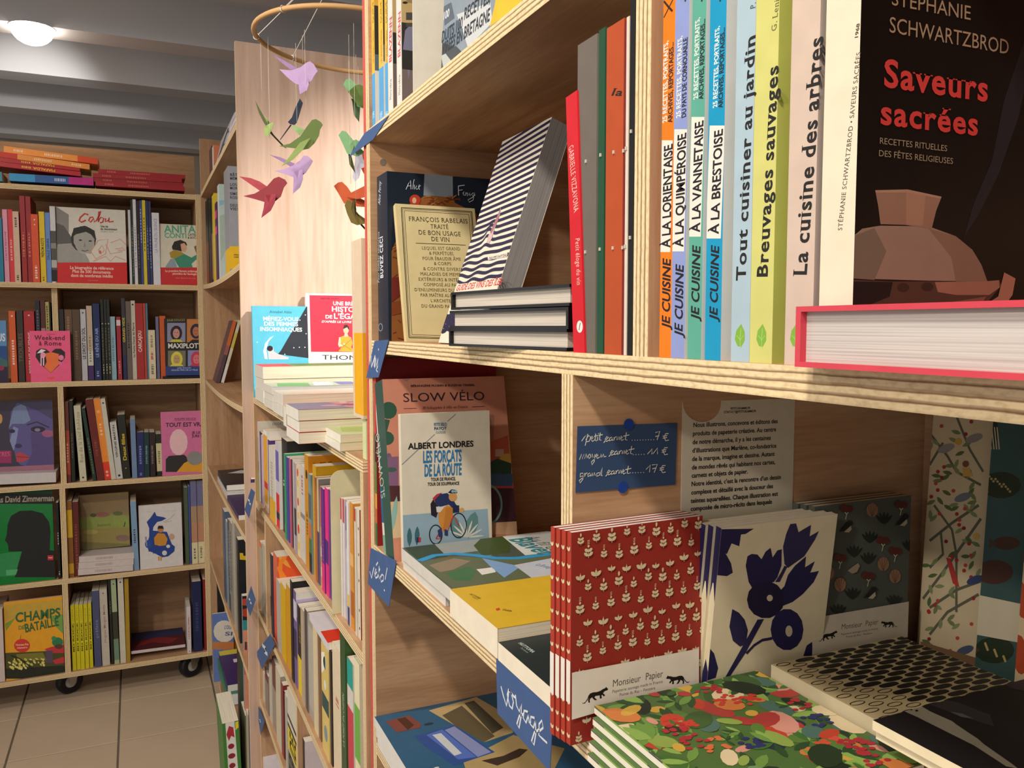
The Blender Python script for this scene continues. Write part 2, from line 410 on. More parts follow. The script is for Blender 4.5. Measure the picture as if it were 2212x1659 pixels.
ceiling = struct(mesh_obj('ceiling', boxv(-3.2, 2.4, -2.4, 5.4, TOP_Z, TOP_Z + 0.1), BOXF, CEIL))
yb1 = onZ('_', 506.5, 110, BEAM_Z).y; yb2 = onZ('_', 509, 207, BEAM_Z).y
pitch_b = yb2 - yb1
for k in range(-8, 5):
    y0 = yb1 + k * pitch_b
    if -2.3 < y0 < 5.2: mesh_obj('ceiling_beam', boxv(-3.2, 2.4, y0, y0 + 0.13, BEAM_Z, TOP_Z + 0.01), BOXF, CEIL, ceiling)
struct(mesh_obj('wall_back', boxv(-3.2, 2.4, 5.3, 5.4, -0.1, TOP_Z), BOXF, WALL))
struct(mesh_obj('wall_right', boxv(2.3, 2.4, -2.4, 5.3, -0.1, TOP_Z), BOXF, WALL))

def emis(name, col, st):
    m, nt, b = nodes(name); b.inputs['Emission Color'].default_value = rgb(col); b.inputs['Emission Strength'].default_value = st
    no = add(nt, 'ShaderNodeTexNoise'); nt.links.new(mix(nt, rgb(col), (1, 1, 1, 1), no.outputs[0]), b.inputs['Base Color']); return m
LAMPM = emis('lit_lamp_glass', '#fff1df', 22.0)
def disc(name, r, z0, z1, m, parent, n=28, r2=None):
    r2 = r if r2 is None else r2
    v = [(r * math.cos(2 * math.pi * k / n), r * math.sin(2 * math.pi * k / n), z0) for k in range(n)] + [(r2 * math.cos(2 * math.pi * k / n), r2 * math.sin(2 * math.pi * k / n), z1) for k in range(n)]
    f = [tuple(range(n - 1, -1, -1)), tuple(range(n, 2 * n))] + [(k, (k + 1) % n, n + (k + 1) % n, n + k) for k in range(n)]
    return mesh_obj(name, v, f, m, parent)
ZL = 2.348; lp = onZ('_', 70, 78, ZL)
t = thing('ceiling_spotlight', 'round white ceiling lamp shining between the grey beams', 'lamp', (lp.x, lp.y, ZL))
n = 24; v = []; f = []                                   # domed glass
for i in range(6):
    a = math.pi / 2 * i / 6
    v += [(0.066 * math.cos(a) * math.cos(2 * math.pi * k / n), 0.066 * math.cos(a) * math.sin(2 * math.pi * k / n), 0.026 - 0.055 * math.sin(a)) for k in range(n)]
for i in range(5): f += [(i * n + k, (i + 1) * n + k, (i + 1) * n + (k + 1) % n, i * n + (k + 1) % n) for k in range(n)]
f.append(tuple(5 * n + k for k in range(n - 1, -1, -1)))
mesh_obj('lamp_glass', v, f, LAMPM, t, smooth=True); disc('lamp_housing', 0.07, 0.026, BEAM_Z - ZL + 0.002, paper('#e4e0da', 0.4, 'enamel'), t, r2=0.06)
d = bpy.data.lights.new('lamp_bulb', 'SPOT'); d.energy = 22; d.spot_size = R(60); d.spot_blend = 0.8; d.shadow_soft_size = 0.03; d.color = (1.0, 0.96, 0.91)
o = bpy.data.objects.new('lamp_bulb', d); COL.objects.link(o); o.location = (lp.x, lp.y, 2.312); o.rotation_euler = (R(86), 0, R(6))

# ------------------------------------------------------------------ bookcases
def screw(p, parent, r=0.004):
    n = 10; v = [(p[0] + r * math.cos(2 * math.pi * k / n), p[1] - 0.0006, p[2] + r * math.sin(2 * math.pi * k / n)) for k in range(n)]
    mesh_obj('screw', v + [(a, b + 0.002, c) for a, b, c in v], [tuple(range(n - 1, -1, -1))] + [(k, (k + 1) % n, n + (k + 1) % n, n + k) for k in range(n)], STEEL, parent)
# back bookcase on castors, facing the camera
BY = 3.35; BD = 0.29; BX0, BX1 = -1.30, 0.240; T2 = 0.018
BZ = [1.8668, 1.5295, 1.179, 0.812, 0.463, 0.1147]
bb = thing('bookcase', 'wide plywood bookcase on castors standing across the end of the tiled aisle', 'bookcase', (BX0, BY, 0))
def sub(fn):
    """build in world coordinates, then hang under the thing"""
    return fn
def hang(o, root):
    o.parent = root; o.location = o.location - root.location; return o
ztop_back = onY('A', 0, 1150, BY + BD).z
for z in BZ: hang(board('shelf', BX0 + T2, BX1 - T2, BY, BY + BD, z - T2, z, 2, None), bb)
hang(board('side_panel', BX1 - T2, BX1, BY, BY + BD, BZ[-1] - T2, BZ[0] + 0.002, 0, None, face=WOODV, grain=2), bb)
hang(board('side_panel', BX0, BX0 + T2, BY, BY + BD, BZ[-1] - T2, BZ[0] + 0.002, 0, None, face=WOODV, grain=2), bb)
for zi, xc in ((1, -0.2555), (2, -0.2465), (3, -0.2525), (4, -0.2555)):
    hang(board('divider', xc - T2 / 2, xc + T2 / 2, BY + (0.026 if zi == 1 else 0.001), BY + BD, BZ[zi + 1], BZ[zi] - T2, 0, None, grain=2), bb)
hang(board('back_panel', BX0, BX1, BY + BD, BY + BD + 0.01, BZ[-1] - T2, ztop_back, 1, None, grain=0), bb)
BLACKRUB = paper('#17171a', 0.5, 'rubber')
def caster(x, y, root):
    zt = BZ[-1] - T2; rw = 0.046
    c = link(bpy.data.objects.new('caster', None)); c.parent = root; c.location = Vector((x, y, 0)) - root.location; c.rotation_euler = (0, 0, R(28))
    n = 24; prof = [(-0.016, 0.022), (-0.016, rw - 0.006), (-0.010, rw), (0.010, rw), (0.016, rw - 0.006), (0.016, 0.022)]
    v = []; f = []
    for k in range(n):
        a = 2 * math.pi * k / n
        for yy, r in prof: v.append((r * math.cos(a), yy, rw + r * math.sin(a)))
    m = len(prof)
    for k in range(n):
        for i in range(m): f.append((k * m + i, k * m + (i + 1) % m, ((k + 1) % n) * m + (i + 1) % m, ((k + 1) % n) * m + i))
    mesh_obj('tyre', v, f, BLACKRUB, c, smooth=False)
    v = []; f = []
    for k in range(n):
        a = 2 * math.pi * k / n
        for yy, r in ((-0.013, 0.0225), (0.013, 0.0225)): v.append((r * math.cos(a), yy, rw + r * math.sin(a)))
    f = [(2 * k, 2 * k + 1, 2 * ((k + 1) % n) + 1, 2 * ((k + 1) % n)) for k in range(n)] + [tuple(2 * k for k in range(n)), tuple(2 * k + 1 for k in range(n - 1, -1, -1))]
    mesh_obj('wheel_hub', v, f, paper('#b9b6ae', 0.4, 'plastic'), c)
    mb = MB()
    for s in (-1, 1):
        y0 = s * 0.021; q = [(-0.008, y0 - .0015, rw - 0.008), (0.008, y0 - .0015, rw - 0.008), (0.034, y0 - .0015, zt - 0.012), (-0.012, y0 - .0015, zt - 0.012)]
        mb.add(q + [(a, b + 0.003, c_) for a, b, c_ in q], [(0, 1, 2, 3), (7, 6, 5, 4), (0, 4, 5, 1), (1, 5, 6, 2), (2, 6, 7, 3), (3, 7, 4, 0)], STEEL)
    mb.box(-0.012, 0.034, -0.0225, 0.0225, zt - 0.014, zt - 0.009, STEEL); mb.box(-0.03, 0.05, -0.035, 0.035, zt - 0.005, zt, STEEL); mb.box(0.0, 0.02, -0.012, 0.012, zt - 0.01, zt - 0.004, STEEL)
    mb.obj('fork', c)
caster(0.165, 3.42, bb); caster(0.165, 3.58, bb); caster(-1.2, 3.42, bb); caster(-1.2, 3.58, bb); caster(-0.26, 3.45, bb)

# corner bookcase with sagging shelves; its tall near side is the pale panel
UX = 0.24; UY0, UY1 = 2.135, 3.335; UD = 0.60; TH = 0.015
UZ = [1.871, 1.531, 1.176, 0.847, 0.489, 0.10]; SAG = [0.0, 0.011, 0.011, 0.006, 0.004, 0.0]
ub = thing('bookcase', 'tall corner bookcase with sagging shelves and a pale plywood side panel behind the paper birds', 'bookcase', (UX, UY0, 0))
zp = onY('_', 509, 88, UY0 - TH).z
hang(board('side_panel', UX - 0.002, UD + 0.02, UY0 - TH, UY0, 0.0, zp, 1, None, face=PANEL, grain=2), ub)
hang(board('side_panel', UX, UD, UY1 - TH, UY1 - 0.001, 0.0, onY('A', 1640, 1130, UY1 - TH).z, 1, None, grain=2), ub)
for z, sg in zip(UZ, SAG): hang(board('shelf', UX, UD, UY0, UY1 - TH, z - TH, z, 2, None, sag=sg or None, grain=1), ub)
hang(board('back_panel', UD, UD + 0.008, UY0, UY1, 0.0, UZ[0] + 0.02, 0, None, grain=2), ub)

# low bookcase between the panel and the near bookcase
LX = 0.2615; LY0, LY1 = 1.036, UY0 - TH - 0.001; LZ = [1.2035, 0.946, 0.672, 0.441, 0.19]
lb = thing('bookcase', 'low plywood bookcase packed with spines between the pale panel and the near bookcase', 'bookcase', (LX, LY0, 0))
hang(board('side_panel', LX, UD, LY0, LY0 + TH, 0.0, LZ[0] - TH - 0.0005, 1, None, grain=2), lb)
hang(board('side_panel', LX, UD, LY1 - TH, LY1, 0.0, LZ[0] + 0.012, 1, None, grain=2), lb)
for z in LZ: hang(board('shelf', LX, UD, LY0 + (0 if z > 1.2 else TH), LY1 - TH, z - TH, z, 2, None, grain=1), lb)
hang(board('back_panel', UD, UD + 0.008, LY0, LY1, 0.0, LZ[0] - 0.002, 0, None, grain=2), lb)
ydv = onX('W', 480, 600, LX).y
hang(board('divider', LX + 0.001, UD, ydv, ydv + TH, LZ[2], LZ[1] - TH, 1, None, grain=2), lb)
ydw = onX('Y', 1208, 900, LX).y
hang(board('divider', LX + 0.001, UD, ydw, ydw + TH, LZ[3], LZ[2] - TH, 1, None, grain=2), lb)

# near bookcase: we stand beside it, it runs away along +y
MX = 0.265; MD = 0.600; MY0, MY1 = -0.50, 0.998
MZ = [1.868, 1.6135, 1.3587, 1.104, 0.849]
mbk = thing('bookcase', 'near plywood bookcase of cookery books and notebooks with raw layered edges', 'bookcase', (MX, MY0, 0))
REDPAINT = ply_mat('red_painted_ply_edge', '#c9584a', '#a63a30')
hang(board('side_panel', MX, MD, MY1, MY1 + TH, 0.0, 2.0, 1, None, grain=0), mbk)
hang(board('side_panel', MX + 0.002, MD, MY1 + TH, MY1 + TH + 0.02, 0.0, 2.0, 1, None, grain=2, edge=REDPAINT), mbk)
hang(board('side_panel', MX, MD, MY0, MY0 + TH, 0.0, 2.0, 1, None, grain=2), mbk)
for z in MZ: hang(board('shelf', MX, MD, MY0 + TH, MY1, z - TH, z, 2, None, grain=1), mbk)
hang(board('back_panel', MD, MD + 0.01, MY0, MY1 + TH, 0.0, 2.0, 0, None, grain=1), mbk)
UDV0, UDV1 = 0.3965, 0.4120; LDV0, LDV1 = 0.4845, 0.5005
hang(board('divider', MX, MD, UDV0, UDV1, MZ[2], MZ[1] - TH, 1, None, grain=2), mbk)
hang(board('divider', MX, MD, LDV0, LDV1, MZ[3], MZ[2] - TH, 1, None, grain=0), mbk)
q = onY('J', 237, 1455, MY1); 
s_ = len(COL.objects); screw((q.x, MY1, q.z), None); hang(COL.objects[-1], mbk)
ORD = ['first', 'second', 'third', 'fourth', 'fifth', 'sixth']
# ------------------------------------------------------------------ helpers for rows of books
def lab(a, b): return (a + b) if b.startswith(',') else a + ' ' + b
def vtext(fc, txt, v0, v1, col, style='r', frac=0.5, down=False, shear=0.0):
    if down: fc.T('m', txt, fc.w * (0.5 - frac / 2), fc.h * v1, fc.w * (0.5 - frac / 2), fc.h * v0, fc.w * frac, col, style, shear)
    else: fc.T('m', txt, fc.w * (0.5 + frac / 2), fc.h * v0, fc.w * (0.5 + frac / 2), fc.h * v1, fc.w * frac, col, style, shear)
def marks(fc, v0, v1, col, frac=0.36, seed=1):
    """print too small to read: a broken line of little strokes up the spine"""
    rnd = random.Random(seed); v = v0
    while v < v1:
        l = rnd.uniform(0.012, 0.03)
        fc.B('%', 0.5 - frac / 2, v, 0.5 + frac / 2 * rnd.uniform(0.6, 1), min(v + l, v1), col); v += l + rnd.uniform(0.006, 0.02)
def deco_spine(b, opt, seed):
    if not opt: return
    fc = spine(b)
    for it in opt:
        k = it[0]
        if k == 'band': fc.B('%', 0, it[1], 1, it[2], it[3])
        elif k == 'txt': vtext(fc, it[1], it[2], it[3], it[4], *(it[5:] if len(it) > 5 else ()))
        elif k == 'marks': marks(fc, it[1], it[2], it[3], seed=seed)
        elif k == 'dot': fc.E('m', fc.w / 2, fc.h * it[1], fc.w * it[2] / 2, fc.w * it[2] / 2, it[3])
    fc.done('spine_band', 'spine_title')
def back_row(c, z, ybot, phrase, entries, ins=0.012):
    """spines facing -y on the castored bookcase; entry: x0, x1, top, colour, words, [prints], bottom shift, [group], page colour"""
    for i, e in enumerate(entries):
        x0, x1, yt, col, words = e[:5]; opt = e[5] if len(e) > 5 else None; sh = e[6] if len(e) > 6 else None; grp = e[7] if len(e) > 7 else None
        Y = BY + ins + 0.003 * (i % 3)
        a = onY(c, x0, yt, BY + ins); b = onY(c, x1, yt, BY + ins); t = b.x - a.x - 0.0004; h = a.z - z
        M = None
        if sh:
            bl = onY(c, sh, ybot, BY + ins); phi = math.atan2(a.x - bl.x, h); h = h / math.cos(phi) * 1.0
            M = Matrix.Translation((bl.x, Y, z + (0.0 if phi < 0 else t * math.sin(phi)))) @ Matrix.Rotation(phi, 4, 'Y') @ Matrix.Translation((t, 0, 0)) @ Matrix.Rotation(R(90), 4, 'Z')
        else: M = Matrix.Translation((a.x + t, Y, z)) @ Matrix.Rotation(R(90), 4, 'Z')
        bk = book(lab(words, phrase), M, min(0.19, h * 0.68), h, t, col, group=grp)
        deco_spine(bk, opt, i)
def facing(label, c, x0, x1, yt, yb, z, Y, t, cover, rx=0.0, group=None, **kw):
    a = onY(c, x0, yb, Y); b = onY(c, x1, yb, Y); tp = onY(c, x0, yt, Y)
    h = (tp.z - z) / math.cos(R(rx)); M = Mx((a.x, Y, z), rx=rx)
    return book(label, M, b.x - a.x, h, t, cover, group=group, **kw)

# ------------------------------------------------------------------ castored bookcase, piles on top
R0 = 'on the castored bookcase'
def pile(label, c, x0, y0, x1, y1, th, Y, col, dep=0.15, group=None, opt=None, hard=False):
    """a book lying with its spine to the camera; (x0,y0)-(x1,y1) is the lower edge of the spine"""
    a = onY(c, x0, y0, Y); b = onY(c, x1, y1, Y); t = (onY(c, x0, y0 - th, Y).z - a.z); L = (b - a).length
    ang = math.atan2(b.z - a.z, b.x - a.x)
    # local z (book height) runs along the spine to +x, local -x (spine) to -y, front cover up
    B = Matrix(((0, 0, 1), (1, 0, 0), (0, 1, 0))).to_4x4()       # x->+y, y->+z, z->+x
    M = Matrix.Translation(a) @ Matrix.Rotation(-ang, 4, 'Y') @ B
    bk = book(label, M, dep, L, t, col, group=group, hard=hard)
    if opt:
        fc = Face(bk, (0, 0, 0), (0, 0, 1), (0, 1, 0), L, t)
        for it in opt:
            if it[0] == 'band': fc.B('%', it[1], 0, it[2], 1, it[3])
            elif it[0] == 'txt':
                if it[5:] and it[5] == 'flip': fc.T('m', it[1], L * it[3], t * 0.75, L * it[2], t * 0.75, t * 0.5, it[4], 'b')
                else: fc.T('m', it[1], L * it[2], t * 0.25, L * it[3], t * 0.25, t * 0.5, it[4], 'b')
            elif it[0] == 'marks':
                u = it[1]; rnd = random.Random(7)
                while u < it[2]: d = rnd.uniform(.008, .02); fc.B('%', u, .3, u + d, .7, it[3]); u += d + .008
        fc.done('spine_band', 'spine_title')
    return bk
YP = BY + 0.01
pile('blue and magenta book lying at the bottom of the pile ' + R0, 'A', 75, 1472, 762, 1512, 62, YP, '#2f5f9e', opt=[('band', 0, .3, '#3d9ad0'), ('band', .7, 1, '#c42c86'), ('marks', .53, .66, '#cfd6ea')])
pile('lower of two red books with yellow spine lettering in the pile ' + R0, 'A', -130, 1338, 655, 1436, 38, YP - .004, '#b92428', opt=[('txt', 'MAFALDA', .5, .73, '#f0c23a', 'flip'), ('marks', .38, .48, '#f0c23a')])
pile('upper of two red books with yellow spine lettering in the pile ' + R0, 'A', -130, 1298, 648, 1394, 38, YP, '#c32a2a', opt=[('txt', 'MAFALDA', .5, .73, '#f0c23a', 'flip'), ('marks', .38, .48, '#f0c23a')])
pile('orange book with a red end lying under the topmost orange one ' + R0, 'A', -110, 1262, 728, 1380, 44, YP - .003, '#ee9440', opt=[('band', 0, .29, '#cf3a24'), ('marks', .45, .62, '#f6d3a8'), ('marks', .82, .9, '#f6d3a8')])
pile('topmost tilted orange book with a vermilion end in the pile ' + R0, 'A', 30, 1238, 798, 1338, 50, YP + .004, '#f09a42', opt=[('band', .775, 1, '#dd4f25'), ('marks', .1, .2, '#f8dcb8'), ('marks', .42, .6, '#f8dcb8')])
for i, (x0, y0, x1, y1) in enumerate(((778, 1512, 1506, 1556), (764, 1478, 1494, 1524), (758, 1443, 1482, 1488), (800, 1410, 1510, 1458))):
    pile('slim dark red book, %s from the bottom of a red pile ' % ORD[i] + R0, 'A', x0, y0, x1, y1, 34, YP + .003 * (i % 2), '#a3282c', group='dark red books in one pile', opt=[('marks', .1, .2, '#c86a5a'), ('marks', .36, .58, '#c86a5a')])
pile('teal book lying beside the blue and magenta one ' + R0, 'A', -300, 1460, 18, 1478, 78, YP, '#3f8f96')

# ------------------------------------------------------------------ row 1
R1 = ', castored bookcase top row'
back_row('B', BZ[1], 800, R1, [
 (-30, 13, 265, '#1f7f9c', 'teal paperback'), (15, 55, 195, '#e39ab2', 'pink paperback', [('marks', .3, .7, '#b86a86')]),
 (57, 98, 195, '#db3a42', 'bright red paperback beside the pink one', [('marks', .3, .6, '#f0b0a8')]), (100, 150, 212, '#d9b89c', 'beige paperback with a dark mark', [('marks', .78, .93, '#5a4438'), ('marks', .03, .1, '#5a4438')]),
 (155, 198, 85, '#a3282a', 'tall dark red book beside the beige one', [('marks', .3, .58, '#c97a5a')], None, 'twin tall dark red books'),
 (202, 244, 88, '#a3282a', 'tall dark red book beside the orange one', [('marks', .3, .58, '#c97a5a')], None, 'twin tall dark red books'),
 (250, 307, 235, '#e0562c', 'orange paperback with white dots', [('dot', .92, .25, '#f4d8c8'), ('dot', .85, .2, '#f4d8c8'), ('marks', .06, .25, '#f4d8c8')]),
 (312, 358, 213, '#e6c321', 'yellow paperback with a dark title', [('txt', 'PRÉNOM AGOTE', .36, .63, '#4a4014', 'b'), ('marks', .03, .09, '#4a4014')]),
 (360, 400, 220, '#6a8fcf', 'sky blue paperback', [('txt', 'DRÔLE GENRE', .33, .63, '#2a4070', 'b')]),
 (402, 447, 170, '#d4d2d0', 'white spine with a black and white photograph', [('band', .02, .68, '#55534f'), ('band', .2, .3, '#b9b5ae'), ('band', .45, .52, '#8e8a84'), ('band', .02, .17, '#24211e')]),
 (1040, 1060, 200, '#c9cccd', 'pale grey slim book'), (1061, 1078, 118, '#26302a', 'tall black slim book', [('marks', .1, .7, '#7f8a6a')]),
 (1079, 1105, 115, '#d6d6da', 'tall white slim book', [('marks', .2, .7, '#8f929c')]), (1107, 1130, 125, '#2d2226', 'tall dark brown slim book', [('marks', .2, .6, '#7f6a5a')]),
 (1131, 1154, 122, '#3c4a8c', 'tall indigo slim book', [('marks', .5, .9, '#b9c0e0')]), (1155, 1182, 122, '#d9c22e', 'tall yellow slim book', [('marks', .4, .8, '#6a5c18')]),
 (1184, 1204, 125, '#2c3a6c', 'tall navy slim book beside the yellow one', [('marks', .3, .7, '#8fa0d0')]), (1206, 1226, 128, '#39406a', 'tall slate slim book', [('marks', .2, .7, '#a0a8c8')]),
 (1234, 1294, 223, '#d9d9de', 'thick white paperback', [('txt', 'LA FAUNE DU SILENCE', .45, .92, '#8487a0', 'r', .4)]),
])
b = facing('large white cover with a monochrome portrait and red band' + R1, 'B', 456, 1038, 172, 800, BZ[1], BY + .012, .022, '#dcd6c8', rx=-2, rough=0.22)
f = front(b)
f.P('B', [(440, 165), (560, 240), (560, 400), (640, 480), (735, 640), (440, 640)], '#8d8982').P('B', [(440, 300), (520, 330), (600, 450), (560, 540), (440, 560)], '#5f5c58').P('B', [(470, 480), (640, 470), (720, 600), (735, 640), (440, 640)], '#a39f98')
f.E('B', 680, 440, 104, 108, '#34322f').E('B', 690, 470, 80, 90, '#b9b5ad').P('B', [(600, 470), (640, 540), (740, 560), (770, 440), (690, 340), (600, 370)], '#a8a49c').P('B', [(580, 430), (600, 350), (690, 330), (770, 370), (778, 420), (700, 380), (620, 400)], '#2b2926')
f.E('B', 655, 448, 14, 6, '#2b2926').E('B', 735, 455, 14, 6, '#2b2926').P('B', [(690, 460), (700, 500), (680, 505)], '#8b877f').S('B', [(665, 530), (690, 538), (720, 530)], 7, '#55514c')
for pts in ([(740, 540), (800, 450), (880, 440), (860, 560), (780, 600), (740, 540)], [(900, 470), (980, 440), (1040, 500)], [(860, 480), (900, 560), (1000, 540)], [(760, 620), (860, 580), (900, 620), (940, 580), (1020, 610)], [(940, 520), (1000, 510), (1020, 530), (960, 530)], [(800, 530), (830, 490), (850, 530), (820, 560), (800, 530)]): f.S('B', pts, 7, '#dc9a88')
f.E('B', 815, 545, 10, 14, '#d2644f').B('B', 430, 630, 1060, 820, '#cf2626')
f.S('B', [(720, 242), (690, 232), (655, 262), (645, 290), (665, 302), (700, 285)], 13, '#c93a34').S('B', [(760, 262), (735, 262), (722, 288), (738, 302), (765, 270), (768, 300), (785, 290)], 12, '#c93a34').S('B', [(785, 290), (812, 240), (820, 212), (806, 216), (802, 300), (822, 262), (845, 270), (838, 300), (815, 308)], 12, '#c93a34').S('B', [(860, 270), (858, 298), (880, 290), (888, 265), (888, 300), (925, 295)], 12, '#c93a34')
f.T('B', 'Une vie', 818, 343, 880, 346, 18, '#3a352e', 'b').T('B', 'de dessinateur', 818, 364, 955, 368, 16, '#3a352e', 'b').T('B', 'Cabu aux', 820, 382, 925, 384, 10, '#6a655c')
f.T('B', 'La biographie de référence', 570, 682, 925, 690, 24, '#f0c8b8', 'b').T('B', 'Plus de 500 documents', 590, 712, 900, 722, 24, '#f0c8b8', 'b').T('B', 'dont de nombreux inédits', 578, 746, 918, 753, 24, '#f0c8b8', 'b').T('B', 'GALLIMARD', 715, 780, 800, 782, 9, '#d88878'); f.done()
b = facing('cream cover of a woman in a green coat' + R1, 'B', 1312, 1652, 312, 805, BZ[1], BY + .012, .02, '#d9d2bc', rx=-2)
f = front(b); f.B('B', 1300, 670, 1680, 830, '#c72a2c').T('B', 'ANITA', 1340, 385, 1590, 388, 58, '#57a887', 'b').T('B', 'CONTI', 1340, 428, 1520, 432, 38, '#57a887', 'b').T('B', 'CATEL', 1530, 412, 1600, 413, 18, '#2c3a34', 'b').T('B', '& BOCQUET', 1530, 436, 1650, 437, 17, '#2c3a34', 'b')
f.P('B', [(1400, 500), (1420, 460), (1470, 445), (1515, 465), (1525, 490), (1500, 500), (1480, 540), (1440, 530), (1405, 525)], '#2b2522').P('B', [(1470, 480), (1500, 470), (1520, 495), (1525, 515), (1510, 545), (1480, 540)], '#d9a888').P('B', [(1380, 550), (1420, 525), (1480, 545), (1530, 580), (1440, 610), (1390, 590)], '#a8902e').P('B', [(1420, 600), (1500, 560), (1560, 590), (1610, 560), (1630, 580), (1560, 640), (1570, 670), (1460, 672), (1440, 640)], '#3f8f72').P('B', [(1350, 660), (1390, 600), (1420, 600), (1445, 672), (1345, 672)], '#8f9fa6').P('B', [(1580, 500), (1620, 480), (1650, 500), (1650, 560), (1600, 560), (1590, 530)], '#6f6038').P('B', [(1600, 555), (1640, 560), (1625, 590)], '#d9a888')
f.T('B', 'La première femme océanographe', 1345, 706, 1652, 709, 17, '#efc0b0', 'b').T('B', 'pionnière de l’écologie', 1405, 728, 1600, 732, 17, '#efc0b0', 'b').T('B', 'Une femme en mer', 1430, 760, 1595, 763, 9, '#e0a090').done()

# ------------------------------------------------------------------ row 2
R2 = ', castored bookcase second row'
back_row('B', BZ[2], 1590, R2, [
 (68, 122, 1025, '#dd5f2a', 'orange paperback with white lettering', [('marks', .25, .6, '#f4d9c4'), ('dot', .93, .3, '#f4d9c4')]), (130, 182, 1020, '#3d3129', 'dark brown hardback', [('txt', 'TROUBLES', .28, .68, '#7a6a4c', 'r', .6)]),
 (188, 276, 1025, '#b52a30', 'broad red book with white capitals', [('txt', 'PORTRAIT DE FEMME', .12, .7, '#e8cfc8', 'b', .3), ('dot', .94, .18, '#e8cfc8')]), (284, 320, 940, '#26242e', 'tall black book', [('marks', .5, .9, '#6a6a7a')]),
 (325, 362, 940, '#5a2b23', 'tall rust brown book', [('band', .5, .66, '#c2808e')]), (365, 396, 950, '#b7aa62', 'tall olive yellow book', [('marks', .62, .95, '#4a4020')]), (398, 410, 965, '#1f1b1a', 'thin black book beside the divider'),
 (466, 516, 1010, '#2c2724', 'charcoal book'), (522, 582, 1012, '#6a4e37', 'brown book', [('marks', .7, .9, '#9a7a58')]), (585, 646, 1012, '#5b4531', 'darker brown book', [('marks', .3, .7, '#8a6c4e')]),
 (650, 696, 1010, '#c3c2c6', 'pale grey book with black capitals', [('txt', 'LE DROIT DU SOL', .3, .74, '#2a2a2c', 'b', .55), ('dot', .95, .3, '#2a2a2c')]), (700, 746, 982, '#c8b096', 'tan book with a purple foot', [('band', 0, .2, '#4a2c66'), ('band', .2, .4, '#d2cdbf'), ('marks', .25, .6, '#8a7a6a')]),
 (752, 808, 965, '#1c2a58', 'navy book with pale lettering', [('txt', 'LE RÊVE DU AIR', .3, .68, '#8fa2d8', 'b', .42), ('marks', .05, .12, '#8fa2d8')]),
 (815, 838, 930, '#22241d', 'first of three slim black books with a cream dot', [('dot', .7, .5, '#c2b48a'), ('marks', .08, .2, '#c2b48a'), ('marks', .25, .65, '#70694e')], None, 'three black books alike'), (842, 863, 930, '#22241d', 'second of three slim black books with a cream dot', [('dot', .7, .5, '#c2b48a'), ('marks', .08, .2, '#c2b48a'), ('marks', .25, .65, '#70694e')], None, 'three black books alike'),
 (866, 890, 930, '#22241d', 'third of three slim black books with a cream dot', [('dot', .7, .5, '#c2b48a'), ('marks', .08, .2, '#c2b48a'), ('marks', .25, .65, '#70694e')], None, 'three black books alike'),
 (893, 936, 1070, '#8fb0bb', 'shorter powder blue book', [('marks', .3, .7, '#5c8090')]), (945, 980, 1072, '#a72936', 'shorter crimson book', [('band', .86, .95, '#e0c8c4'), ('marks', .1, .3, '#d08a88')]),
 (985, 1016, 920, '#3b3440', 'tall dusky book with a yellow title', [('txt', 'GRAND VIDE', .46, .76, '#c9b428', 'b', .6), ('band', 0, .3, '#2c2c56')]), (1020, 1060, 945, '#6b6055', 'tall taupe book', [('marks', .4, .72, '#2c2622')]),
 (1062, 1098, 940, '#c5c0ae', 'tall ivory book with black letters', [('txt', 'La Petite Dame de Pierre', .28, .72, '#2a2620', 'b', .42), ('dot', .95, .45, '#2a2620')]), (1100, 1161, 962, '#a92c2a', 'tall red book with white capitals', [('txt', 'CARCAJOU', .36, .64, '#e6d0c4', 'b', .45)]),
 (1163, 1182, 962, '#c04a30', 'tall slim orange red book'), (1184, 1200, 962, '#53809c', 'tall slim blue book'), (1206, 1262, 1180, '#dccbaa', 'short cream book', [('marks', .4, .55, '#b0473a'), ('marks', .65, .9, '#8a8458'), ('marks', .1, .3, '#6a6450')]),
 (1266, 1291, 1070, '#6f6c88', 'slim grey violet book'), (1297, 1347, 1065, '#cf5b28', 'orange hardback beside the four portraits cover'),
], ins=.032)
b = facing('book with a blue painted cover showing hills' + R2, 'B', -150, 66, 1102, 1590, BZ[2], BY + .02, .02, '#5d93c4', rx=-2)
f = front(b); f.B('B', -160, 1310, 70, 1430, '#27508c').P('B', [(-160, 1430), (0, 1400), (60, 1430), (70, 1480), (-160, 1480)], '#3f6a6a').B('B', -160, 1480, 70, 1620, '#2c2440').E('B', 10, 1490, 25, 20, '#9a2c4a').T('B', 'NOUS', -120, 1270, 42, 1270, 60, '#dfe6ee', 'b').done()
b = facing('bright pink cover with a heart of black and orange shapes' + R2, 'B', 252, 582, 1187, 1598, BZ[2], BY + .0015, .010, '#f05a86', rx=-3.5)
f = front(b); heart = [(415, 1530), (330, 1460), (290, 1400), (295, 1350), (330, 1330), (375, 1335), (412, 1365), (450, 1333), (495, 1332), (530, 1360), (530, 1405), (495, 1455)]
f.P('B', heart, '#2a1c22').P('B', [(370, 1370), (420, 1360), (480, 1375), (475, 1430), (500, 1440), (415, 1528), (360, 1480), (380, 1440)], '#f0763a').E('B', 350, 1385, 22, 24, '#f0a0bc').E('B', 498, 1405, 22, 22, '#f080a4').B('B', 330, 1400, 340, 1470, '#f3c6d2').B('B', 350, 1400, 360, 1470, '#f3c6d2').P('B', [(300, 1370), (335, 1335), (375, 1345), (340, 1365)], '#f3e2e4').P('B', [(470, 1460), (520, 1430), (500, 1465)], '#e86ab0')
